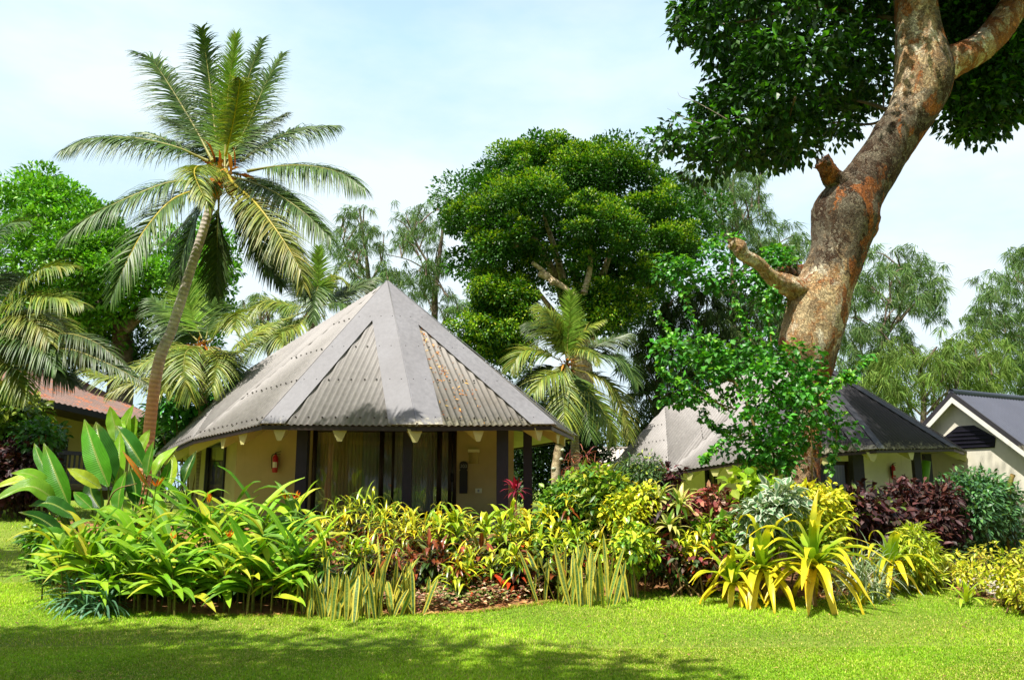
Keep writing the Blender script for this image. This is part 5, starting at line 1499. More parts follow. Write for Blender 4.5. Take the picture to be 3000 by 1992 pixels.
# the part of the crown above the frame
c3 = np.array([[R.uniform(6.2, 12.5), R.uniform(14.2, 20.5), R.uniform(10.8, 16)] for _ in range(1500)])
c3 = c3[((c3[:, 0] - 7) / 5.6) ** 2 + ((c3[:, 1] - 17.4) / 3.4) ** 2 < 1]
c3 = c3[[-1500 < proj(q)[1] < -130 for q in c3]][:420]
c4 = np.array([[R.uniform(8.2, 11.6), R.uniform(17, 22.0), R.uniform(13.5, 18.5)] for _ in range(900)])
c4 = c4[[-900 < proj(q)[1] < -150 for q in c4]][:300]
c3 = np.vstack([c3, c4])
BG = [lin((42, 78, 24)), lin((52, 92, 26)), lin((34, 64, 20))]
BY = [lin((96, 162, 38)), lin((78, 138, 32))]
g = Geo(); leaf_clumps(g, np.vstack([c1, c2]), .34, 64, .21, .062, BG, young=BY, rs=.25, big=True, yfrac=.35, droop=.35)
leaf_clumps(g, c3, .75, 90, .2, .07, BG)
g.build('crown', M['tree_leaf'], big, smooth=False)

# leafy scrambler growing over the foot of the trunk
sc = thing('climbing_shrub', 'sprawling heart leaved climber with arching shoots round the foot of the leaning trunk', 'shrub', gcol(2290, 13.6))
YS = 13.6
polyS = [(2010, 1185), (1960, 1150), (1985, 1120), (2050, 1140), (1975, 1080), (1935, 1010), (1960, 1000), (2035, 1050), (2070, 1010), (2060, 960), (2100, 1000), (2140, 1060), (2200, 1010), (2250, 930), (2270, 1010), (2330, 1030), (2380, 1050), (2390, 1120), (2440, 1170), (2445, 1250), (2420, 1310), (2330, 1300), (2310, 1380), (2230, 1420), (2170, 1400), (2190, 1330), (2100, 1320), (2050, 1260)]
c1 = clump_centres(polyS, YS, .9, 44, k=1, layers=2, holes=[(2120, 1230, 46), (2200, 1150, 32), (2170, 1260, 30), (2040, 1110, 24), (2290, 1200, 26), (2070, 1180, 26), (2380, 1250, 22), (2340, 1100, 20)], keep=.55)
SG = [lin((62, 128, 34)), lin((72, 142, 40)), lin((50, 108, 30))]
SY = [lin((118, 176, 44)), lin((100, 164, 44))]
g = Geo(); leaf_clumps(g, c1, .24, 46, .115, .05, SG, young=SY, big=True, rs=.3, droop=.3)
shoots = [[(2150, 1200), (2060, 1090), (1985, 1000), (1925, 915)], [(2140, 1120), (2080, 1030), (2040, 960), (2000, 860)], [(2130, 1200), (2030, 1130), (1960, 1105), (1930, 1078)], [(2160, 1200), (2060, 1170), (1990, 1175), (1935, 1180)], [(2200, 1160), (2140, 1080), (2105, 1020), (2085, 985)], [(2180, 1120), (2110, 1010), (1990, 1000), (1945, 1008)], [(2390, 1180), (2450, 1130), (2510, 1080), (2555, 1040)], [(2400, 1160), (2460, 1110), (2480, 1100), (2500, 1110)], [(2260, 1000), (2250, 930), (2245, 870), (2262, 845)], [(2180, 1270), (2110, 1300), (2070, 1340), (2060, 1345)], [(2200, 1000), (2180, 940), (2160, 900), (2150, 880)], [(2190, 1250), (2120, 1260), (2080, 1240), (2060, 1200)], [(2420, 1200), (2450, 1260), (2440, 1330), (2430, 1380)]]
tw = Geo()
for sh_ in shoots:
    dy = R.uniform(-.7, .3)
    c = bez([at(p[0], p[1], YS + dy) for p in sh_], 30); tw.tube(c, np.linspace(.014, .004, len(c)), 5)
    q = np.repeat(c[3:], 5, 0); n_ = len(q); q = q + R.normal(0, .028, (n_, 3))
    D = norm(R.normal(0, 1, (n_, 3)) - [0, 0, .25]); curl_leaves(g, q, D, norm([0, -.5, .9] + R.normal(0, .35, (n_, 3))), R.uniform(.06, .13, n_), R.uniform(.026, .05, n_), .5, 2, .2, jit(SG + SY, n_, .15), 'oval')
g.build('foliage', M['tree_leaf'], sc, smooth=False)
for pts, r in (([(2272, 1455, 0), (2250, 1380, -.1), (2220, 1300, -.2), (2190, 1180, -.2), (2130, 1090, -.2)], .045), ([(2280, 1450, 0), (2310, 1380, .1), (2330, 1340, .1)], .03), ([(2262, 1450, .1), (2275, 1380, .2), (2262, 1290, .2), (2280, 1150, .1)], .035), ([(2160, 1130, -.2), (2100, 1080, -.3), (2080, 1060, -.3)], .018), ([(2250, 1380, -.1), (2240, 1320, 0), (2140, 1240, 0)], .014), ([(2380, 1440, -.4), (2378, 1300, -.5), (2372, 1200, -.5)], .015)):
    c = bez([at(p[0], p[1], YS + p[2]) for p in pts], 24); tw.tube(c, np.linspace(r, r * .4, len(c)), 7, bump=.06)
tw.build('stem', M['twig'], sc)
vn = thing('trunk_vine', 'bright green vine hanging on the pale broken branch stub', 'vine', at(2240, 850, 15.2))
polyV = [(1918, 800), (1960, 770), (2030, 745), (2080, 715), (2130, 700), (2160, 745), (2200, 770), (2215, 715), (2260, 720), (2330, 735), (2350, 775), (2300, 790), (2250, 790), (2280, 830), (2300, 900), (2270, 960), (2230, 920), (2230, 850), (2160, 860), (2060, 880), (2000, 890), (1985, 840)]
g = Geo(); leaf_clumps(g, clump_centres(polyV, 15.3, .25, 38, k=1, layers=2, keep=.7), .19, 40, .11, .045, SG, young=SY, big=True, rs=.3, droop=.3, yfrac=.6); g.build('foliage', M['tree_leaf'], vn, smooth=False)
dl_ = thing('dead_leaf_mat', 'pale brown dead leaves caught low on the leaning trunk', 'dead leaves', at(2368, 1290, 14.3))
n_ = 160; q = np.array([at(2368 + R.normal(0, 22), 1290 + R.normal(0, 34), 14.35 + R.normal(0, .06)) for _ in range(n_)])
g = Geo(); curl_leaves(g, q, norm(R.normal(0, 1, (n_, 3)) - [0, .3, .6]), norm(R.normal(0, .5, (n_, 3)) - [0, 1, 0]), R.uniform(.06, .15, n_), R.uniform(.015, .035, n_), .5, 2, .3, jit([lin((196, 158, 100)), lin((160, 112, 60))], n_)); g.build('leaves', M['dead_leaf'], dl_)

# ------------------------------------------------------------------ trees on the viewer's side that shade the lawn
def shade_tree(label, base, cc, n, spread, zlo, zhi, rc, L, W):
    b = np.array([base[0], base[1], float(hgt(*base))])
    t = thing('broadleaf_tree', label, 'tree', b, 'broadleaf trees')
    C = np.array([[cc[0] + R.uniform(-1, 1) * spread[0], cc[1] + R.uniform(-1, 1) * spread[1], R.uniform(zlo, zhi)] for _ in range(n)])
    C = C[((C[:, 0] - cc[0]) / spread[0]) ** 2 + ((C[:, 1] - cc[1]) / spread[1]) ** 2 < 1]
    g = Geo(); leaf_clumps(g, C, rc, 75, L, W, BG, rs=.3); g.build('crown', M['tree_leaf'], t, smooth=False)
    g = Geo(); top = np.array([cc[0], cc[1], zlo + .3]); g.tube(bez([b - [0, 0, .2], (b + top) / 2 + [.2, -.1, 0], top], 16), np.linspace(.42, .22, 16), 14, bump=.06)
    limbs(g, top - [0, 0, 1.2], [C[i] for i in R.permutation(len(C))[:12]], .12, .05); g.build('trunk', M['bark'], t)
SHADE = [shade_tree('leafy tree on the viewer side whose shade lies across the front lawn', (-5.6, -2.2), (-7.2, 1.2), 420, (6.4, 3.1), 9.4, 11.2, .8, .26, .08),
         shade_tree('leafy tree beyond the lawn edge whose shade falls behind the banana clump', (-14.5, 11.0), (-12.6, 11.2), 40, (2.4, 1.3), 7.0, 8.4, .8, .26, .08)]
for lab, x_, y_, pal in (('tall casuarina far behind the viewer mirrored in the glass doors', -7, -18, CD), ('wide casuarina behind the viewer towards the shore', 3, -22, CD), ('slim casuarina behind the viewer', -14, -24, CD)):
    b = np.array([x_, y_, 0.]); t = thing('casuarina_tree', lab, 'tree', b, 'wispy casuarina trees')
    C = np.array([[x_ + R.normal(0, 2.2), y_ + R.normal(0, 1.8), R.uniform(3.0, 10.5)] for _ in range(70)])
    g = Geo(); strands(g, C, 1.0, 110, 1.2, .05, pal); g.build('crown', M['needle'], t, smooth=False)
    g = Geo(); g.tube(bez([b - [0, 0, .2], b + [.2, 0, 5], b + [0, .1, 10]], 16), np.linspace(.3, .08, 16), 10, bump=.05); g.build('trunk', M['bark'], t)
# ------------------------------------------------------------------ planting bed
def top_z(px, py, Y): return at(px, py, Y)[2]


# ---- the broad-leaved banana-like clump at the left
bc = thing('banana_clump', 'clump of huge paddle shaped banana like leaves at the left end of the bed', 'plant', gcol(330, 12.6))
NS = norm(np.array([-.25, -.75, .6]))
def paddle(parent, pts, hw, Y, pal, fold=.3, dys=(0, 0, 0), name='leaf', prof=(.12, .8, 1, .92, .6, .03), split=0, rib=True, wave=.02):
    P = [at(p[0], p[1], Y + dy) for p, dy in zip(pts, dys)]
    c = bez(P, 22); n = len(c)
    T = norm(np.gradient(c, axis=0))
    W = .88 * hw / FPX * Y * np.interp(np.linspace(0, 1, n), np.linspace(0, 1, len(prof)), prof)
    S = np.cross(T, NS); S = norm(S); N = np.cross(S, T)
    V = np.zeros((n, 5, 3)); col = jit(pal, 1, .1)[0]
    wv = np.sin(np.arange(n) * .9 + R.uniform(0, 6)) * wave
    for k, u in enumerate((-1, -.5, 0, .5, 1)):
        lift = fold * abs(u) + (wv * u * 2)
        cut = 1.0
        if split and abs(u) == 1: cut = np.where(R.random(n) < .2, .62, 1.0)
        V[:, k] = c + S * (W * u * cut)[:, None] + N * (W * lift)[:, None]
    i = (np.arange(n - 1)[:, None] * 5 + np.arange(4)[None]).ravel()
    g = Geo(); UV = np.stack(np.broadcast_arrays(np.linspace(0, 1, 5)[None], np.linspace(0, 1, n)[:, None]), -1)
    C = np.repeat(col[None], n * 5, 0) * np.exp(R.normal(0, .04, (n * 5, 1)))
    tipb = sst(.8, 1, np.linspace(0, 1, n))[:, None, None] * .5
    C = C.reshape(n, 5, 3) * (1 - tipb) + np.array(lin((150, 150, 50))) * tipb
    g.add(V.reshape(-1, 3), np.stack([i, i + 1, i + 6, i + 5], -1), UV.reshape(-1, 2), C.reshape(-1, 3))
    g.tube(c - N * .004, np.linspace(.011, .003, n) * Y / 12, 5, np.array(lin((150, 175, 80))), caps=False)
    # petiole down to the clump
    b = gcol(pts[0][0] * .45 + 320 * .55, 12.6)
    s_ = bez([c[0], (c[0] + b) / 2 + [0, 0, .05], b], 8); g.tube(s_, np.linspace(.012, .026, len(s_)), 6, np.array(lin((110, 130, 50))))
    return g.build(name, M['glossy'], parent)

PG = [lin((88, 150, 34)), lin((78, 138, 32))]; PL = [lin((124, 176, 40)), lin((140, 184, 48))]; PD = [lin((54, 108, 32)), lin((48, 96, 30))]; PY = [lin((170, 178, 44))]
for pts, hw, Y, pal, dys in (
    ([(203, 1484), (166, 1395), (128, 1298)], 34, 12.2, PG, (0, 0, .1)), ([(170, 1440), (120, 1350), (100, 1298)], 18, 12.4, PG, (0, .1, .2)),
    ([(318, 1425), (282, 1335), (247, 1228)], 40, 12.6, PG, (0, 0, .1)), ([(332, 1408), (300, 1325), (281, 1236)], 54, 12.8, PD, (0, 0, .1)),
    ([(344, 1440), (350, 1345), (352, 1262)], 30, 12.9, PL, (0, .1, .2)), ([(424, 1372), (378, 1300), (338, 1246)], 34, 13.2, PD, (0, 0, .1)),
    ([(410, 1332), (426, 1292), (440, 1257)], 26, 13.4, PL, (0, 0, 0)), ([(430, 1395), (438, 1345), (450, 1292)], 22, 12.7, PG, (0, 0, 0)),
    ([(448, 1400), (474, 1350), (522, 1306)], 26, 12.9, PL, (0, 0, .2)), ([(500, 1425), (505, 1375), (508, 1330)], 24, 13.3, PY, (0, .1, .2)), ([(535, 1420), (552, 1372), (575, 1320)], 24, 13.5, PD, (0, 0, .1)),
    ([(296, 1430), (246, 1398), (197, 1372)], 22, 12.2, PY, (0, -.1, -.1)), ([(160, 1440), (95, 1392), (32, 1386)], 22, 12.2, PL, (0, -.1, -.2)),
    ([(165, 1466), (85, 1425), (-30, 1472)], 32, 12.0, PL, (0, -.2, -.4)), ([(150, 1450), (70, 1408), (-30, 1432)], 24, 12.2, PY, (0, 0, -.1)),
    ([(230, 1520), (150, 1475), (85, 1482)], 26, 12.0, PD, (0, -.1, -.2)), ([(270, 1490), (240, 1462), (215, 1440)], 20, 12.4, PG, (0, 0, 0)),
    ([(300, 1500), (270, 1450), (262, 1400)], 30, 12.5, PD, (0, 0, 0)), ([(345, 1500), (352, 1440), (370, 1380)], 30, 12.5, PG, (0, 0, 0)), ([(400, 1480), (395, 1420), (380, 1370)], 28, 12.6, PD, (0, 0, 0)),
    ([(190, 1570), (120, 1520), (55, 1500)], 24, 11.9, PD, (0, -.1, -.3)), ([(215, 1600), (150, 1560), (95, 1570)], 22, 11.8, PG, (0, -.1, -.3)), ([(200, 1640), (150, 1610), (110, 1640)], 20, 11.7, PD, (0, -.1, -.3)),
    ([(270, 1560), (300, 1500), (345, 1490)], 20, 12.0, PL, (0, -.2, -.3)), ([(470, 1450), (486, 1400), (500, 1345)], 22, 12.9, PG, (0, 0, .1))):
    paddle(bc, pts, hw, Y, pal, dys=dys)
paddle(bc, [(436, 1428), (398, 1372), (357, 1318)], 8, 12.3, [lin((206, 120, 40))], dys=(0, -.1, -.1))
g = Geo(); c = bez([at(300, 1520, 11.9), at(335, 1440, 11.7), at(400, 1416, 11.6)], 16); g.tube(c, np.linspace(.016, .006, 16), 6); g.build('dead_stalk', M['twig'], bc)
# smaller paler banana behind, by the leaning palm
b2 = thing('banana_clump', 'lighter upright banana leaves behind the foot of the leaning palm', 'plant', gcol(370, 15.5))
for pts, hw in (([(352, 1300), (335, 1240), (322, 1190)], 26), ([(370, 1290), (372, 1240), (392, 1184)], 28), ([(385, 1290), (392, 1250), (396, 1215)], 24), ([(345, 1320), (352, 1280), (372, 1240)], 26), ([(395, 1300), (380, 1260), (350, 1232)], 22)):
    paddle(b2, pts, hw, 15.4, PL)

# ---- heliconias
def heliconia(label, px, Y, top, nst, lean=-.25, group='heliconias at the left of the bed', flowers=(), pal=None, spread=.22):
    b = gcol(px, Y); t = thing('heliconia', label, 'plant', b, group)
    H = max(top_z(px, top, Y) - b[2], .4)
    pal = pal or [lin((128, 174, 32)), lin((156, 192, 42)), lin((98, 148, 30))]
    st, lf = Geo(), Geo()
    for k in range(nst):
        o = b + np.array([R.normal(0, spread), R.normal(0, spread * .6), 0]); o[2] = float(hgt(o[0], o[1]))
        h = H * R.uniform(.62, .95); ln = np.array([lean * h * R.uniform(.1, .8) + R.normal(0, .05), R.uniform(-.12, .05) * h, 0])
        c = bez([o - [0, 0, .04], o + ln * .25 + [0, 0, h * .4], o + ln + [0, 0, h * .82]], 14)
        st.tube(c, np.linspace(.013, .007, len(c)), 6, jit(lin((150, 120, 90)), 1)[0])
        n = R.integers(5, 8); f = np.linspace(.5, 1, n)
        P = np.stack([np.interp(f * 13, np.arange(14), c[:, i]) for i in range(3)], -1)
        sgn = np.where(R.random(n) < (.66 if 340 < px < 800 else .5 if px > 340 else .36), -1, 1) * np.where(np.arange(n) % 3 == 2, -1, 1)
        hx = sgn * R.uniform(.45, 1.05, n) * (1 if px > 300 else .7); hy = R.normal(-.28, .42, n)
        elv = np.interp(f, [.5, 1], [.45, 1.5]) * R.uniform(.6, 1.4, n)
        D = norm(np.stack([hx, hy, elv], -1))
        N = norm(np.stack([-hx * .4, -hy * .3 - .4, np.full(n, 1.)], -1) + R.normal(0, .15, (n, 3)))
        L = R.uniform(.52, .86, n) * (H / 1.3) ** .35; W = L * R.uniform(.068, .095, n)
        cc = jit(pal, n, .16)
        old = R.random(n) < .12; cc[old] = jit(lin((186, 190, 48)), int(old.sum()), .1)
        curl_leaves(lf, P, D, N, L, W, R.uniform(.2, .75, n), 8, .3, cc, 'lance', wave=.12)
    st.build('stem', M['stem'], t); lf.build('foliage', M['heliconia'], t)
    for fx_, fy_ in flowers:
        g = Geo(); q = at(fx_, fy_, Y - .15); m = 6
        a = R.uniform(-1, 1, m); D = norm(np.stack([a * .8, R.normal(-.2, .3, m), np.full(m, 1.)], -1))
        curl_leaves(g, np.repeat(q[None] - [0, 0, .05], m, 0) + R.normal(0, .008, (m, 3)), D, R.normal(0, 1, (m, 3)), R.uniform(.09, .16, m), R.uniform(.009, .014, m), .0, 3, .5, jit([lin((240, 140, 20)), lin((246, 170, 40)), lin((226, 96, 24))], m, .08), 'lance')
        s_ = bez([q - [0, 0, .05], (q + b) / 2 + [.03, 0, .1], b], 10); g.tube(s_, .006, 5, np.array(lin((110, 140, 50))))
        g.build('flower', M['flower'], t)
    return t

HL = [
    ('heliconia clump at the far left with leaves sweeping over the lawn', 225, 10.9, 1560, 6, ()), ('heliconia clump below the splayed banana leaves', 290, 10.5, 1530, 7, ()),
    ('low heliconia stalks with bare soil before them near the left bed corner', 330, 10.0, 1610, 6, ()), ('heliconia clump with yellowing upper leaves under the orange banana spear', 400, 10.9, 1470, 7, ((458, 1412),)),
    ('heliconia clump carrying an orange bloom low among its stalks', 470, 10.2, 1570, 7, ((505, 1575),)), ('tall heliconia clump behind the orange bloom left of the window', 520, 11.6, 1425, 7, ()),
    ('heliconia clump in front with long leaves hanging right over bare soil', 560, 9.95, 1620, 6, ()), ('heliconia clump topped by an orange bloom before the bungalow window', 610, 11.0, 1450, 7, ((615, 1462),)),
    ('front heliconia clump below the fire extinguisher with glossy drooping leaves', 655, 10.1, 1580, 7, ((672, 1563),)), ('tall upright heliconia clump rising against the cream corner wall', 690, 11.8, 1410, 6, ()),
    ('heliconia clump with one broad upright leaf under the fire extinguisher', 745, 10.8, 1490, 7, ((702, 1628),)), ('heliconia clump at the front with brown stalks beside the snake plants', 765, 10.0, 1600, 7, ()),
    ('tall heliconia clump with two orange blooms before the dark porch post', 812, 11.6, 1420, 6, ((866, 1450), (838, 1452))), ('heliconia clump beside the first croton with arching side leaves', 850, 10.6, 1520, 6, ()),
    ('short heliconia stalks tucked behind the first snake plant', 880, 10.25, 1600, 5, ()), ('narrow heliconia clump leaning left at the rear of the bed', 440, 12.3, 1440, 6, ()),
    ('shaded heliconia clump between banana leaves and lawn', 190, 11.8, 1600, 5, ()), ('heliconia clump at the back right under the porch edge', 905, 12.2, 1480, 5, ())]
for lab, px, Y, tp, ns, fl_x in HL: heliconia(lab, px, Y + (.3 if Y < 10.4 else .1), tp, ns, flowers=fl_x, lean=-.05 if px < 320 else -.22 if px < 700 else .12)

# blue green strappy clump
def rosette(label, name, cat, px, Y, n, L, W, pal, mat, droop=.6, el=(.2, 1.4), zoff=.05, group=None, prof='strap', seg=7, stem=0.0, tip=None, fold=.25, wave=0.0, each=False, spread=.02, biasy=-.15):
    b = gcol(px, Y); t = thing(name, label, cat, b, group)
    az = np.arange(n) * 2.39996 + R.uniform(0, 6.28) + R.normal(0, .15, n)
    f = np.linspace(0, 1, n)
    e = el[0] + (el[1] - el[0]) * f ** .9 + R.normal(0, .1, n)
    D = np.stack([np.cos(az) * np.cos(e), np.sin(az) * np.cos(e) + biasy, np.sin(e)], -1)
    N = np.stack([-np.cos(az) * np.sin(e), -np.sin(az) * np.sin(e), np.cos(e) + .05], -1)
    P = b + np.array([0, 0, zoff + stem]) + R.normal(0, spread, (n, 3)) + np.stack([np.cos(az), np.sin(az), f * 2], -1) * .02
    Ls = L * R.uniform(.8, 1.15, n) * np.interp(f, [0, .6, 1], [.85, 1.05, .8]); Ws = W * R.uniform(.85, 1.15, n)
    dr_ = droop * R.uniform(.7, 1.4, n) * np.interp(f, [0, 1], [1.3, .5])
    cc = pal(f) if callable(pal) else jit(pal, n, .12)
    if each:
        for i in range(n):
            g = Geo(); curl_leaves(g, P[i:i + 1], D[i:i + 1], N[i:i + 1], Ls[i:i + 1], Ws[i:i + 1], dr_[i:i + 1], 12, fold, cc[i:i + 1], prof, wave=wave, tipcol=tip); g.build('leaf', M[mat], t)
    else:
        g = Geo(); curl_leaves(g, P, D, N, Ls, Ws, dr_, seg, fold, cc, prof, wave=wave, tipcol=tip); g.build('foliage', M[mat], t)
    if stem > .06:
        g = Geo(); g.tube(bez([b - [0, 0, .05], b + [R.normal(0, .02), 0, stem * .5], b + [0, 0, stem + zoff]], 10), np.linspace(.03, .022, 10), 8, bump=.06); g.build('stem', M['twig'], t)
    return t

BL = [lin((96, 142, 112)), lin((84, 128, 96)), lin((120, 160, 128))]
for lab, px, Y in (('blue green strappy lily at the very corner of the bed', 205, 10.55), ('blue green strappy lily spilling onto the lawn', 250, 10.25), ('blue green strappy lily beside the bare soil', 300, 10.15)):
    rosette(lab, 'strap_lily', 'plant', px, Y, 34, .62, .013, BL, 'strap', .9, (.1, 1.3), group='blue green lilies at the bed corner')

# ---- snake plants
def snake(label, px, Y, n, h, group):
    n = max(3, int(n * .95)); h *= .88; b = gcol(px + R.normal(0, 8), Y + R.uniform(-.05, .5)); t = thing('snake_plant', label, 'plant', b, group)
    P = b + np.stack([R.normal(0, .16, n), R.normal(0, .14, n), np.zeros(n)], -1); P[:, 2] = hgt(P[:, 0], P[:, 1])
    a = R.uniform(0, 6.28, n); tl = R.uniform(.03, .42, n)
    D = np.stack([np.cos(a) * tl, np.sin(a) * tl, np.ones(n)], -1)
    fa = R.normal(0, .9, n); N = np.stack([np.sin(fa), -np.cos(fa), np.zeros(n)], -1)
    g = Geo(); curl_leaves(g, P, D, N, h * R.uniform(.4, 1.15, n), R.uniform(.026, .040, n), R.uniform(-.1, .32, n), 9, .4, jit([lin((88, 118, 56)), lin((112, 136, 66)), lin((74, 104, 54))], n, .12), 'snake', wave=.16)
    g.build('foliage', M['snake'], t)

for i, (lab, px, Y, n, h) in enumerate([
    ('yellow edged snake plant next to the last heliconia', 905, 9.95, 9, .78), ('snake plant with a dark standing leaf in front', 935, 9.75, 9, .62), ('tall pale snake plant below the first croton', 965, 10.0, 11, .88), ('snake plant with leaves crossing at the bed edge', 1000, 9.8, 11, .72), ('snake plant right of the dark standing leaf', 1030, 10.0, 11, .8),
    ('short snake plant at the tip of the bare soil', 1050, 9.65, 6, .5), ('broad bright snake plant in the middle of the row', 1075, 9.9, 12, .85), ('tallest snake plant under the yellow green croton', 1110, 10.05, 12, .98), ('snake plant before the dark croton stems', 1145, 9.95, 11, .8), ('snake plant leaning right by the ground cover', 1180, 10.05, 9, .7), ('last snake plant before the dark gap', 1212, 10.1, 6, .66)]):
    snake(lab, px, Y, n, h, 'snake plants in front of the crotons')
for i, (lab, px, Y, n, h) in enumerate([
    ('narrow snake plant behind the pinkish ground cover', 1630, 10.5, 8, .8), ('snake plant with a curved leaf beside the ground cover', 1668, 10.45, 10, .9), ('dense snake plant at the end of the ground cover', 1705, 10.3, 12, .8), ('snake plant standing in front of the yellow shrub', 1740, 10.35, 12, .92), ('twisted snake plant next to the yellow shrub', 1775, 10.45, 11, .85), ('snake plant before the brown stems', 1812, 10.6, 8, .75), ('thin snake plant standing alone by bare soil', 1868, 10.7, 4, .6), ('faint snake plant in the shade of the crotons', 1590, 10.8, 6, .75)]):
    snake(lab, px, Y + .45, n, h, 'snake plants right of the ground cover')

# ---- crotons: leaf whorls on short stems, yellow green above, red and dark below
CRG = dict(yel=([lin((150, 166, 36)), lin((186, 184, 44)), lin((106, 140, 34))], [lin((110, 60, 24)), lin((70, 74, 26)), lin((120, 50, 26))]),
           grn=([lin((120, 156, 38)), lin((150, 168, 40))], [lin((56, 92, 30)), lin((64, 84, 28))]),
           org=([lin((196, 184, 44)), lin((160, 170, 40)), lin((120, 146, 36))], [lin((150, 52, 24)), lin((104, 44, 22))]),
           red=([lin((110, 60, 34)), lin((78, 90, 34))], [lin((104, 40, 24)), lin((60, 46, 28)), lin((46, 70, 28)), lin((66, 84, 32))]))
def croton(label, px, Y, top, kind='yel', nb=6, L=.22, W=.016, spread=.3, group='crotons in the middle of the bed', low=True, dr=.9):
    b = gcol(px, Y); t = thing('croton', label, 'plant', b, group)
    H = max(top_z(px, top, Y) - b[2], .3)
    st, lf = Geo(), Geo(); up_, lo_ = CRG[kind]
    for k in range(nb):
        h = H * (R.uniform(.72, 1.0) if k else 1.0); o = np.array([R.normal(0, spread) if k else 0, R.normal(0, spread * .6), h]); e = b + o - [0, 0, L * .25]
        c = bez([b + o * [.15, .15, 0], b + o * [.6, .6, .5], e], 12); st.tube(c, np.linspace(.013, .007, 12), 6, bump=.1)
        n = R.integers(16, 23); f = np.linspace(0, 1, n); az = np.arange(n) * 2.4 + R.uniform(0, 6.28)
        el = np.interp(f, [0, 1], [-.15, 1.25]) + R.normal(0, .15, n)
        P = e + np.stack([np.zeros(n), np.zeros(n), (f - .6) * L * 1.2], -1)
        D = np.stack([np.cos(az) * np.cos(el), np.sin(az) * np.cos(el) - .1, np.sin(el)], -1); N = np.stack([-np.cos(az) * np.sin(el), -np.sin(az) * np.sin(el), np.cos(el) + .1], -1)
        cc = jit(up_, n, .15); lo_m = f < .45; cc[lo_m] = jit(lo_, int(lo_m.sum()), .2)
        curl_leaves(lf, P, D, N, L * R.uniform(.7, 1.2, n), W * R.uniform(.8, 1.25, n), dr * R.uniform(.4, 1.3, n), 6, .25, cc, 'lance', wave=.15)
        if low:
            m = 12; f = R.uniform(.35, .9, m); q = np.stack([np.interp(f * 11, np.arange(12), c[:, i]) for i in range(3)], -1); az = R.uniform(0, 6.28, m)
            curl_leaves(lf, q, np.stack([np.cos(az), np.sin(az) - .2, R.uniform(-.2, .5, m)], -1), np.tile([0, -.2, 1.], (m, 1)) + R.normal(0, .2, (m, 3)), L * R.uniform(.7, 1.1, m), W * R.uniform(1, 1.6, m), .6, 5, .25, jit(lo_ + [lin((44, 60, 24))], m, .25), 'lance')
    st.build('stem', M['twig'], t); lf.build('foliage', M['croton'], t)
    return t

for lab, px, Y, top, kd, nb, L, W in [
    ('orange and yellow croton beside the last heliconia', 935, 11.0, 1500, 'org', 5, .2, .014), ('fine leaved yellow croton below the glass door', 1010, 11.6, 1470, 'yel', 7, .22, .013), ('tallest yellow green croton before the glass door', 1075, 11.9, 1448, 'grn', 8, .24, .013),
    ('croton with weeping narrow leaves left of the middle post', 1130, 11.2, 1490, 'yel', 8, .24, .013), ('yellow croton at the foot of the middle post', 1185, 11.8, 1490, 'yel', 7, .22, .014), ('dense yellow croton right of the middle post', 1240, 11.2, 1520, 'yel', 8, .23, .014),
    ('croton with reddish inner leaves under the door handle', 1290, 11.8, 1490, 'org', 7, .24, .018), ('broad leaved green croton below the number plaque', 1330, 11.4, 1500, 'grn', 5, .28, .03), ('pale green croton fountain below the switch box', 1425, 11.0, 1520, 'grn', 5, .3, .034),
    ('golden croton with a red heart right of the switch box', 1545, 11.2, 1525, 'org', 6, .27, .028), ('yellow croton by the right hand porch posts', 1600, 11.7, 1490, 'yel', 6, .26, .024), ('green and gold croton in front of the thin post', 1500, 12.0, 1495, 'grn', 5, .28, .03),
    ('yellow croton arching over the dark gap', 1385, 11.6, 1540, 'yel', 6, .24, .02), ('small golden croton low in the dark gap', 1440, 10.5, 1630, 'org', 3, .24, .017), ('low narrow leaved croton beside the ground cover', 1370, 10.4, 1660, 'grn', 3, .24, .014), ('low dark croton near the last snake plant', 1300, 10.6, 1650, 'red', 4, .22, .02),
    ('red leaved croton glowing in the dark gap', 1515, 10.7, 1610, 'red', 5, .2, .036), ('dark red croton under the golden one', 1570, 10.9, 1640, 'red', 5, .2, .034), ('bronze croton behind the broad snake plant', 1190, 10.8, 1600, 'red', 5, .22, .022), ('bronze croton below the dense yellow one', 1255, 10.7, 1590, 'red', 5, .22, .024),
    ('mixed bronze croton in the centre of the bed', 1400, 11.0, 1600, 'red', 5, .22, .026), ('bronze croton hidden behind the pale snake plant', 1000, 10.7, 1590, 'red', 5, .2, .02), ('dark croton behind the tallest snake plant', 1090, 10.7, 1600, 'red', 5, .2, .02), ('yellow speckled croton at the right end of the gap', 1640, 11.0, 1560, 'yel', 6, .24, .018)]:
    croton(lab, px, Y + (.7 if top > 1580 else 1.5), top + 28, kd, nb, L * 1.4, W * 1.15)

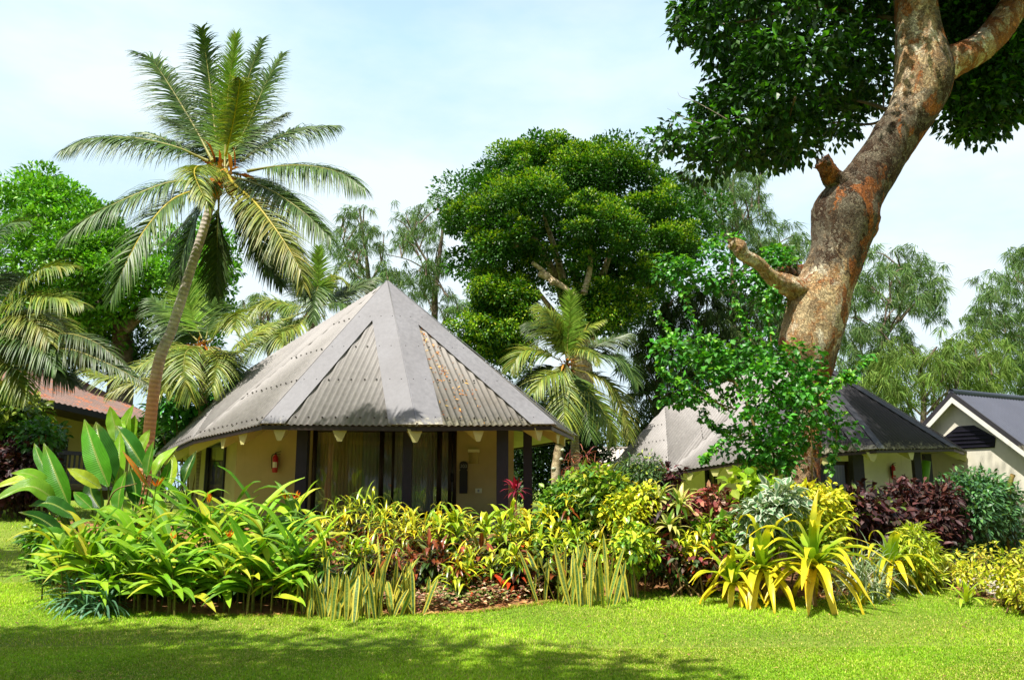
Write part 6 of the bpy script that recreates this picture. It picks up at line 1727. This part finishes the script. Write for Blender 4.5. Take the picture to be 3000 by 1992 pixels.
for lab, px, Y, top, kd, nb, L, W in [
    ('green croton tangled beside the grey pole', 1690, 13.2, 1470, 'grn', 6, .26, .024), ('yellow croton between the grey pole and the round bush', 1745, 13.0, 1460, 'yel', 6, .25, .02), ('yellow green croton rising before the outbuilding', 1790, 13.6, 1440, 'grn', 6, .26, .022), ('golden croton right of the second snake plants', 1930, 12.6, 1540, 'yel', 6, .24, .02),
    ('narrow green croton under the wine shrub', 1960, 12.2, 1580, 'grn', 5, .25, .018), ('bronze croton below the copperleaf', 2030, 12.4, 1560, 'red', 6, .24, .024), ('yellow streaked croton left of the small crinum lily', 2080, 12.2, 1570, 'yel', 6, .25, .02), ('green croton behind the small crinum lily', 2140, 12.5, 1540, 'grn', 6, .27, .026),
    ('mixed croton filling the middle of the right hand bed', 1860, 12.9, 1500, 'red', 5, .24, .022), ('pale green croton below the variegated pair', 1985, 12.7, 1500, 'grn', 5, .26, .026), ('low yellow croton behind the second snake plants', 1720, 12.0, 1570, 'yel', 6, .24, .018), ('deep green croton beside the low yellow croton', 1670, 12.2, 1560, 'grn', 5, .25, .026)]:
    croton(lab, px, Y, top, kd, nb, L, W, group='crotons in the right hand bed')

# ---- shrubs drawn as leafy masses
def mass(label, name, poly, Y, bulge, space, rc, nl, L, W, pal, mat='shrub', young=None, base=None, group=None, layers=3, squash=.85, prof_big=True, stems=True, keep=1.0, droop=.3, rs=.3, yfrac=.35, cat='shrub', seg=3):
    px = np.mean([p[0] for p in poly]); t = thing(name, label, cat, gcol(px, Y), group)
    C = clump_centres(poly, Y, bulge, space, k=1, layers=layers, keep=keep)
    C[:, 2] = np.maximum(C[:, 2], hgt(C[:, 0], C[:, 1]) + rc * .6)
    g = Geo(); leaf_clumps(g, C, rc, nl, L, W, pal, young=young, squash=squash, big=prof_big, droop=droop, rs=rs, yfrac=yfrac, mat_seg=seg); g.build('foliage', M[mat], t, smooth=prof_big)
    if stems:
        g = Geo(); b = gcol(px, Y)
        for q in R.permutation(len(C))[:12]:
            o = b + [R.normal(0, .15), R.normal(0, .1), -.05]; g.tube(bez([o, (o + C[q]) / 2 + [0, 0, .05], C[q]], 8), np.linspace(.016, .006, 8), 5)
        g.build('stem', M['twig'], t)
    return t

GD = [lin((58, 104, 30)), lin((70, 118, 34)), lin((46, 84, 28))]
GYL = [lin((150, 170, 36)), lin((174, 182, 42)), lin((112, 146, 36))]
GYY = [lin((206, 200, 44)), lin((184, 190, 44)), lin((150, 170, 40))]
PUR = [lin((62, 36, 38)), lin((80, 46, 42)), lin((46, 30, 32)), lin((56, 46, 38))]
mass('mid green shrub beside the grey pole behind the crotons', 'green_shrub', [(1600, 1440), (1640, 1400), (1690, 1390), (1720, 1420), (1730, 1500), (1700, 1560), (1610, 1560)], 13.4, .3, 34, .14, 28, .12, .03, [lin((74, 124, 34)), lin((100, 142, 40))], young=[lin((140, 170, 46))])
mass('reddish seeding grass like shrub behind the grey pole', 'red_shrub', [(1655, 1370), (1680, 1330), (1705, 1310), (1735, 1320), (1765, 1380), (1740, 1430), (1690, 1440), (1655, 1420)], 14.8, .3, 38, .12, 20, .22, .008, [lin((128, 50, 50)), lin((150, 84, 66)), lin((110, 96, 50))], squash=1.3, keep=.7)
mass('yellow variegated croton shrub in the centre right of the bed', 'yellow_shrub', [(1775, 1500), (1800, 1460), (1850, 1440), (1900, 1450), (1920, 1500), (1895, 1540), (1905, 1580), (1880, 1620), (1830, 1640), (1810, 1610), (1800, 1580)], 12.4, .4, 34, .13, 34, .1, .022, GYL, 'croton', young=GYY)
mass('lower yellow green shrub hanging over the snake plants', 'yellow_shrub', [(1815, 1560), (1860, 1535), (1905, 1555), (1905, 1600), (1880, 1660), (1830, 1680), (1812, 1620)], 11.4, .3, 34, .12, 22, .12, .028, [lin((130, 166, 40)), lin((166, 182, 50)), lin((80, 124, 36))], 'croton', keep=.8)
mass('rounded fine leaved dark green bush before the second roof', 'round_bush', [(1805, 1400), (1825, 1362), (1870, 1350), (1915, 1352), (1930, 1380), (1920, 1430), (1850, 1440), (1810, 1430)], 14.2, .5, 30, .17, 60, .11, .013, [lin((62, 92, 46)), lin((78, 108, 50)), lin((50, 76, 40))], young=[lin((170, 186, 60))], yfrac=.12)
mass('green and yellow shrub filling the gap left of the round bush', 'green_shrub', [(1700, 1400), (1760, 1390), (1810, 1410), (1810, 1480), (1780, 1530), (1720, 1520)], 13.0, .4, 34, .17, 34, .15, .03, [lin((110, 146, 36)), lin((74, 118, 36)), lin((160, 172, 60))], young=GYL)
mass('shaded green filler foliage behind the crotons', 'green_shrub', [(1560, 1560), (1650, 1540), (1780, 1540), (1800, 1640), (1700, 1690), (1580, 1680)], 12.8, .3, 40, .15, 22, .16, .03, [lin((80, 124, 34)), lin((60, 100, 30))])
mass('purple leaved shrub behind the variegated cordylines', 'purple_shrub', [(1925, 1390), (1945, 1372), (1985, 1380), (1998, 1400), (1980, 1425), (1935, 1425)], 14.2, .2, 32, .12, 18, .18, .03, PUR, 'purple', young=[lin((110, 50, 56))])
mass('pinkish red copperleaf shrub in front of the cream wall', 'copper_shrub', [(2035, 1470), (2060, 1452), (2110, 1455), (2160, 1460), (2195, 1490), (2190, 1545), (2120, 1560), (2080, 1600), (2040, 1580), (1975, 1530), (1990, 1500)], 12.8, .3, 34, .13, 24, .14, .03, [lin((120, 64, 56)), lin((156, 104, 84)), lin((96, 50, 46)), lin((180, 140, 112)), lin((110, 120, 50))], 'purple', young=[lin((170, 84, 76))])
mass('dark wine coloured shrub beside the yellow croton', 'purple_shrub', [(1895, 1500), (1930, 1485), (1985, 1490), (1985, 1525), (1940, 1545), (1900, 1535)], 12.4, .2, 32, .11, 18, .16, .03, PUR, 'purple', young=[lin((120, 44, 56))])
mass('dark brown stemmed understory below the copperleaf', 'understory', [(1900, 1590), (2060, 1590), (2130, 1620), (2130, 1700), (1900, 1700)], 11.6, .2, 44, .16, 22, .12, .03, [lin((70, 50, 34)), lin((56, 74, 34)), lin((96, 40, 36))], 'purple', keep=.6)
mass('glossy green leafy shrub left of the crinum lilies', 'green_shrub', [(2000, 1580), (2060, 1545), (2130, 1535), (2180, 1550), (2160, 1600), (2100, 1630), (2020, 1630)], 12.3, .2, 40, .13, 16, .2, .03, [lin((96, 142, 36)), lin((130, 160, 46))], young=[lin((150, 176, 50))])
mass('silver edged variegated shrub between the crinum lilies', 'silver_shrub', [(2195, 1520), (2220, 1480), (2270, 1440), (2320, 1430), (2330, 1480), (2290, 1540), (2240, 1600), (2200, 1590)], 11.5, .3, 32, .15, 26, .15, .042, [lin((88, 124, 86)), lin((104, 138, 98))], 'margin')
mass('bright lime big leaved shoot under the climber', 'lime_shrub', [(2150, 1420), (2190, 1395), (2250, 1385), (2265, 1420), (2230, 1470), (2170, 1480)], 12.6, .2, 36, .15, 12, .2, .066, [lin((150, 190, 40)), lin((170, 200, 50))], keep=.8)
mass('vivid yellow shrub behind the tallest crinum lily', 'yellow_shrub', [(2320, 1480), (2340, 1440), (2390, 1425), (2440, 1430), (2465, 1470), (2480, 1530), (2450, 1600), (2390, 1620), (2330, 1580)], 12.4, .4, 32, .13, 36, .11, .026, GYY, 'shrub', young=[lin((226, 210, 60))])
mass('yellow green low foliage between the crinum lilies', 'yellow_shrub', [(2290, 1560), (2340, 1540), (2420, 1560), (2480, 1600), (2440, 1660), (2330, 1660)], 12.0, .2, 38, .13, 24, .11, .026, GYL, 'shrub', keep=.8)
mass('dark wine shrub under the doors of the second bungalow', 'purple_shrub', [(2460, 1465), (2490, 1450), (2540, 1440), (2580, 1470), (2590, 1540), (2530, 1570), (2470, 1560)], 13.4, .4, 36, .19, 34, .15, .04, PUR, 'purple', young=[lin((96, 120, 40))], yfrac=.16)
mass('large dark purple shrub below the charcoal roof', 'purple_shrub', [(2580, 1500), (2610, 1460), (2650, 1425), (2690, 1430), (2720, 1455), (2770, 1440), (2800, 1470), (2810, 1540), (2790, 1600), (2740, 1640), (2620, 1620), (2590, 1560)], 14.6, .7, 36, .21, 50, .15, .03, PUR, 'purple', young=[lin((96, 60, 50))], squash=.9)
mass('big rounded blue green bush against the gabled house', 'round_bush', [(2775, 1440), (2810, 1412), (2860, 1404), (2910, 1425), (2955, 1440), (2975, 1490), (2978, 1560), (2950, 1600), (2880, 1620), (2800, 1610), (2765, 1560)], 15.4, .9, 36, .22, 80, .14, .024, [lin((62, 104, 62)), lin((78, 122, 70)), lin((50, 88, 56))], young=[lin((100, 150, 78))])
mass('feathery yellow green mound beside the last crinum lily', 'yellow_shrub', [(2640, 1590), (2680, 1570), (2725, 1590), (2755, 1640), (2740, 1710), (2680, 1725), (2640, 1680)], 12.2, .4, 34, .16, 60, .14, .014, [lin((150, 172, 36)), lin((172, 182, 44))], young=GYY)
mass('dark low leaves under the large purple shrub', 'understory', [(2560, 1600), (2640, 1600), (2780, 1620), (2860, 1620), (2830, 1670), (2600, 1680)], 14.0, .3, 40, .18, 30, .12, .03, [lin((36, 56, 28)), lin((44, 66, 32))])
for lab, poly, Y in (('low golden hedge plant at the start of the path', [(2725, 1650), (2770, 1632), (2820, 1640), (2825, 1675), (2780, 1690), (2740, 1685)], 12.2), ('taller golden hedge plant in the middle of the low hedge', [(2850, 1620), (2870, 1590), (2915, 1580), (2940, 1610), (2925, 1660), (2890, 1672), (2855, 1660)], 13.0),
                     ('golden hedge plant with bare twigs at the lawn corner', [(2800, 1680), (2850, 1655), (2890, 1660), (2880, 1710), (2860, 1740), (2825, 1730)], 11.5), ('golden hedge plant at the right edge of the lawn', [(2900, 1660), (2960, 1620), (3040, 1610), (3050, 1700), (3020, 1780), (2940, 1780), (2905, 1740)], 10.8), ('front golden hedge plant spilling onto the grass', [(2950, 1700), (3000, 1690), (3060, 1700), (3060, 1790), (2980, 1800)], 10.2)):
    mass(lab, 'golden_hedge', poly, Y, .25, 34, .11, 26, .09, .016, [lin((176, 184, 40)), lin((168, 176, 40)), lin((206, 192, 60))], young=GYY, group='low golden hedge along the path', keep=.62)
mass('small dark shrub on the grass before the gabled house', 'green_shrub', [(2840, 1615), (2890, 1605), (2900, 1640), (2850, 1645)], 14.8, .2, 30, .16, 40, .1, .03, GD)
# left background shrubs
mass('dark purple hedge shrub below the deck railing', 'purple_shrub', [(-40, 1320), (40, 1305), (100, 1320), (130, 1350), (140, 1420), (60, 1470), (-40, 1470)], 20, .8, 40, .34, 90, .16, .05, PUR, 'purple')
mass('bright leafy shrub in front of the rusty roofed house', 'green_shrub', [(-40, 1180), (20, 1150), (60, 1170), (85, 1160), (105, 1190), (120, 1240), (95, 1300), (-40, 1310)], 21, .8, 46, .36, 60, .26, .06, [lin((92, 126, 36)), lin((120, 142, 44)), lin((70, 104, 34))], young=[lin((160, 170, 60))])
mass('round dark green bush before the deck of the rusty roofed house', 'round_bush', [(80, 1262), (120, 1248), (152, 1275), (155, 1305), (120, 1325), (80, 1315)], 20, .6, 40, .3, 80, .16, .05, [lin((58, 110, 44)), lin((70, 124, 48))])
mass('tall yellowish shrub behind the bright leafy shrub', 'green_shrub', [(-40, 1100), (10, 1130), (40, 1160), (40, 1250), (-40, 1250)], 22.5, .4, 44, .36, 50, .24, .05, [lin((120, 124, 40)), lin((90, 100, 36))])
mass('papaya like star leaved shrub beside the near roof', 'papaya_shrub', [(460, 1140), (520, 1125), (580, 1140), (650, 1130), (640, 1180), (560, 1230), (500, 1270), (450, 1240)], 24.5, .5, 50, .4, 24, .34, .07, [lin((70, 140, 50)), lin((86, 156, 56)), lin((56, 112, 42))])
mass('dim green foliage under the eave end of the near bungalow', 'green_shrub', [(440, 1240), (500, 1250), (510, 1300), (470, 1330), (420, 1330)], 26, .4, 44, .4, 50, .3, .07, GD)
mass('leafy shrub at the far left end of the bed by the rising lawn', 'green_shrub', [(95, 1560), (130, 1540), (190, 1560), (200, 1640), (160, 1690), (115, 1640)], 12.6, .3, 36, .2, 40, .14, .03, [lin((90, 140, 34)), lin((72, 116, 32))], young=[lin((160, 180, 50))])
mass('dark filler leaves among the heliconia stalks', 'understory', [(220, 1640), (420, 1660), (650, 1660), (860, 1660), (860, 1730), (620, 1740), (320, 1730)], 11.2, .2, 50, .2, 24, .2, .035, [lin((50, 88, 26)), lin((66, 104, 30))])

# ---- cordylines, dracaenas, crinums
VAR = [lin((190, 190, 96)), lin((110, 150, 60)), lin((206, 200, 120))]
for lab, px, Y, st_, L in (('variegated dracaena with pale striped leaves before the cream wall', 1935, 12.4, 1.15, .36), ('second variegated dracaena just right of the first', 2000, 12.2, 1.1, .36), ('small variegated dracaena left of the pair', 1850, 12.8, 1.0, .34), ('striped dracaena low beside the yellow croton', 1760, 12.6, .75, .34), ('pale striped dracaena peeping over the wine shrub', 1970, 12.0, .8, .32)):
    rosette(lab, 'dracaena', 'plant', px, Y, 30, L, .032, VAR, 'strap', .6, (-.2, 1.35), group='variegated dracaenas', stem=st_, prof='lance')
for lab, px, Y, st_, pal in (('red cordyline glowing in the gap beside the thin porch post', 1510, 16.5, 1.0, [lin((150, 24, 50)), lin((110, 22, 40))]), ('lower red cordyline in the gap under the near eave', 1500, 15.8, .55, [lin((130, 26, 46)), lin((80, 40, 40))]), ('dark cordyline against the base of the thin porch post', 1560, 15.5, .4, [lin((60, 40, 40)), lin((96, 70, 50))]), ('maroon cordyline by the charcoal roof posts', 2715, 17.5, .95, PUR), ('purple cordyline behind the striped dracaenas', 1960, 13.9, 1.1, PUR), ('red tipped cordyline behind the grey pole', 1745, 15.2, 1.25, [lin((150, 50, 50)), lin((120, 80, 50))])):
    rosette(lab, 'cordyline', 'plant', px, Y, 26, .34, .028, pal, 'purple', .6, (-.1, 1.4), stem=st_, prof='lance')

def crin_pal(f):
    f = np.asarray(f); y = lin((226, 204, 40)); g_ = lin((138, 172, 40)); o = lin((214, 170, 34))
    m = sst(.15, .75, f + R.normal(0, .07, f.shape))[:, None]
    c = (y * (1 - m) + g_ * m); k = (f < .25) & (R.random(f.shape) < .4); c[k] = o
    return c * np.exp(R.normal(0, .06, (len(f), 1)))
TIPY = lin((228, 200, 36))
for lab, px, Y, n, L, W, st_ in (('large golden crinum lily with leaves trailing on the lawn', 2388, 10.35, 36, 1.08, .052, .42), ('golden crinum lily left of the largest one with a leaning cluster', 2238, 10.55, 33, 1.0, .048, .36), ('small golden crinum lily with drooping lower leaves', 2150, 10.45, 26, .7, .04, .20), ('greener crinum lily near the feathery yellow mound', 2618, 11.3, 22, .8, .04, .36)):
    rosette(lab, 'crinum_lily', 'plant', px, Y + .5, n, L, W, crin_pal, 'strap', .95, (-.2, 1.45), group='golden crinum lilies', stem=st_, each=True, tip=TIPY, wave=.3, fold=.35)
rosette('tiny grassy lily shoot at the lawn edge', 'strap_lily', 'plant', 2520, 10.9, 9, .42, .012, [lin((180, 186, 60)), lin((120, 150, 50))], 'strap', 1.0, (.4, 1.3))
GRY = [lin((130, 150, 110)), lin((104, 130, 88)), lin((172, 182, 150))]
for lab, px, Y in (('grey green striped dianella beside the largest crinum lily', 2500, 11.5), ('grey green dianella in the middle of its group', 2550, 11.8), ('grey green dianella behind the greener crinum', 2590, 12.2), ('low grey green dianella at the soil edge', 2535, 11.2)):
    rosette(lab, 'dianella', 'plant', px, Y, 60, .52, .011, GRY, 'strap', .7, (.25, 1.45), group='grey green dianellas', stem=.0, spread=.12, zoff=.15)
rosette('fresh yellow green fern like sprout by the low hedge', 'sprout', 'plant', 2835, 10.9, 18, .34, .02, [lin((190, 200, 50)), lin((150, 180, 46))], 'strap', .5, (.3, 1.4))
# young banana sheath and thin sticks by the gabled house
yb = thing('banana_shoot', 'bright green upright banana stem between the two thin charcoal posts', 'plant', gcol(2712, 27.5))
g = Geo(); b = gcol(2712, 27.5); g.tube(bez([b, b + [0, 0, 1.5], at(2714, 1350, 27.5)], 12), np.linspace(.2, .14, 12), 10, np.array(lin((110, 170, 40)))); g.build('stem', M['glossy'], yb)
for lab, pts, Y, r in (('slim bare sapling stick standing before the gabled wall', [(2800, 1450), (2796, 1400), (2793, 1358)], 17, .02), ('cut banana stalk leaning out of the blue green bush', [(2955, 1440), (2962, 1405), (2968, 1390)], 15.2, .045), ('dark leaning stick at the far right of the bush', [(2972, 1480), (2990, 1462), (3010, 1445)], 15.2, .028)):
    b = at(*pts[0], Y); t = thing('garden_stick', lab, 'stick', gcol(pts[0][0], Y)); c = bez([at(p[0], p[1], Y) for p in pts], 10)
    gq = gcol(pts[0][0] - 4, Y); c = np.vstack([gq[None], c]); g = Geo(); g.tube(c, r, 8, bump=.1); g.build('stalk', M['stem' if 'banana' in lab else 'bark'], t)
po = thing('grey_pole', 'weathered grey tree stump pole with small bracket growths under the near eave corner', 'pole', gcol(1632, 14.4))
g = Geo(); c = bez([gcol(1630, 14.4) - [0, 0, .1], at(1628, 1400, 14.4), at(1632, 1350, 14.4), at(1640, 1303, 14.4)], 20); g.tube(c, np.linspace(.085, .075, len(c)), 14, bump=.07); g.build('trunk', M['pale_bark'], po)
g = Geo()
for (px, py) in ((1648, 1318), (1644, 1345), (1622, 1372)): q = at(px, py, 14.35); g.tube([q - [0, 0, .02], q, q + [0, 0, .03]], [.01, .05, .012], 8)
g.build('bracket_growth', M['plate'], po)

for lab, px, Y, top, kd, nb, L, W in [('loose green croton between the first snake plants and the crotons', 1040, 10.7, 1600, 'grn', 5, .27, .02), ('yellow croton leaning over the first snake plants', 1150, 10.8, 1590, 'yel', 5, .27, .018), ('green croton beside the last heliconia stalks', 930, 10.6, 1590, 'grn', 5, .27, .022),
    ('low green croton closing the dark gap', 1480, 11.4, 1640, 'grn', 4, .26, .026), ('low yellow croton in front of the bronze ones', 1340, 11.2, 1630, 'yel', 4, .25, .018), ('green croton leaning over the second snake plants', 1690, 11.5, 1590, 'grn', 5, .27, .024),
    ('yellow green croton behind the small crinum lily', 2060, 11.7, 1580, 'yel', 5, .26, .022), ('green croton left of the small crinum lily', 1985, 11.6, 1610, 'grn', 5, .25, .022)]:
    croton(lab, px, Y, top, kd, nb, L, W, group='loose crotons along the front of the bed')

# ---- ground cover and litter
n = 4600
pxs = R.uniform(1075, 1715, n); edge = np.interp(pxs, [1075, 1200, 1290, 1355, 1557, 1715], [1795, 1797, 1795, 1790, 1763, 1748]); back = np.interp(pxs, [1075, 1250, 1430, 1560, 1715], [1745, 1725, 1705, 1708, 1722])
f = R.random(n); keepm = R.random(n) < .55 + .45 * np.sin(pxs * .021) ** 2
P = np.array([gpix(a, e + (b_ - e) * q) for a, e, b_, q in zip(pxs[keepm], edge[keepm], back[keepm], f[keepm])]); n = len(P)
hb_ = R.uniform(.03, .19, n) * (.5 + .5 * np.sin(P[:, 0] * 5) ** 2 + .3)
P[:, 2] += hb_
a = R.uniform(0, 6.28, n)
g = Geo(); curl_leaves(g, P, np.stack([np.cos(a), np.sin(a), R.uniform(.1, .9, n)], -1), np.stack([-np.cos(a) * .3, -np.sin(a) * .3 - .2, np.ones(n)], -1), R.uniform(.05, .10, n), R.uniform(.016, .032, n), .5, 3, .25,
    jit([lin((190, 150, 116)), lin((160, 112, 86)), lin((128, 136, 70)), lin((206, 178, 142)), lin((140, 84, 66)), lin((104, 124, 56))], n, .18), 'oval')
g.build('ground_cover', M['shrub'], None, label='low pinkish brown creeping ground cover', kind='stuff')
n = 2600
ts = R.random(n) ** 1.6 * .42; q = R.integers(0, 240, n)
xy = F2[q] * (1 - ts[:, None]) + BACK[q] * ts[:, None]
P = np.concatenate([xy, (hgt(xy[:, 0], xy[:, 1]) + .055 * sst(0, .06, ts) + .02)[:, None]], 1); a = R.uniform(0, 6.28, n)
g = Geo(); curl_leaves(g, P, np.stack([np.cos(a), np.sin(a), R.uniform(-.05, .3, n)], -1), np.tile([0, 0, 1.], (n, 1)) + R.normal(0, .25, (n, 3)), R.uniform(.04, .15, n), R.uniform(.006, .024, n), .3, 3, .3, jit([lin((176, 124, 78)), lin((132, 88, 56)), lin((206, 160, 106)), lin((110, 76, 52))], n, .2), 'lance')
g.build('fallen_leaves', M['dead_leaf'], None, label='dry fallen leaves scattered on the bare soil', kind='stuff')
n = 260
y = R.uniform(5.6, 12, n); x = R.uniform(-1, 1, n) * y * .66
ok = ~inpoly(x, y, SOIL_POLY) & ~inpoly(x, y, PATH_POLY); x, y = x[ok], y[ok]; n = len(x); a = R.uniform(0, 6.28, n)
g = Geo(); curl_leaves(g, np.stack([x, y, hgt(x, y) + R.uniform(.02, .04, n)], -1), np.stack([np.cos(a), np.sin(a), R.uniform(-.2, .3, n)], -1), np.tile([0, 0, 1.], (n, 1)) + R.normal(0, .3, (n, 3)), R.uniform(.02, .06, n), R.uniform(.004, .014, n), .3, 3, .3, jit([lin((150, 120, 70)), lin((190, 170, 100)), lin((120, 96, 60))], n, .2), 'lance')
g.build('lawn_litter', M['dead_leaf'], None, label='tiny dry leaf scraps scattered over the lawn', kind='stuff')
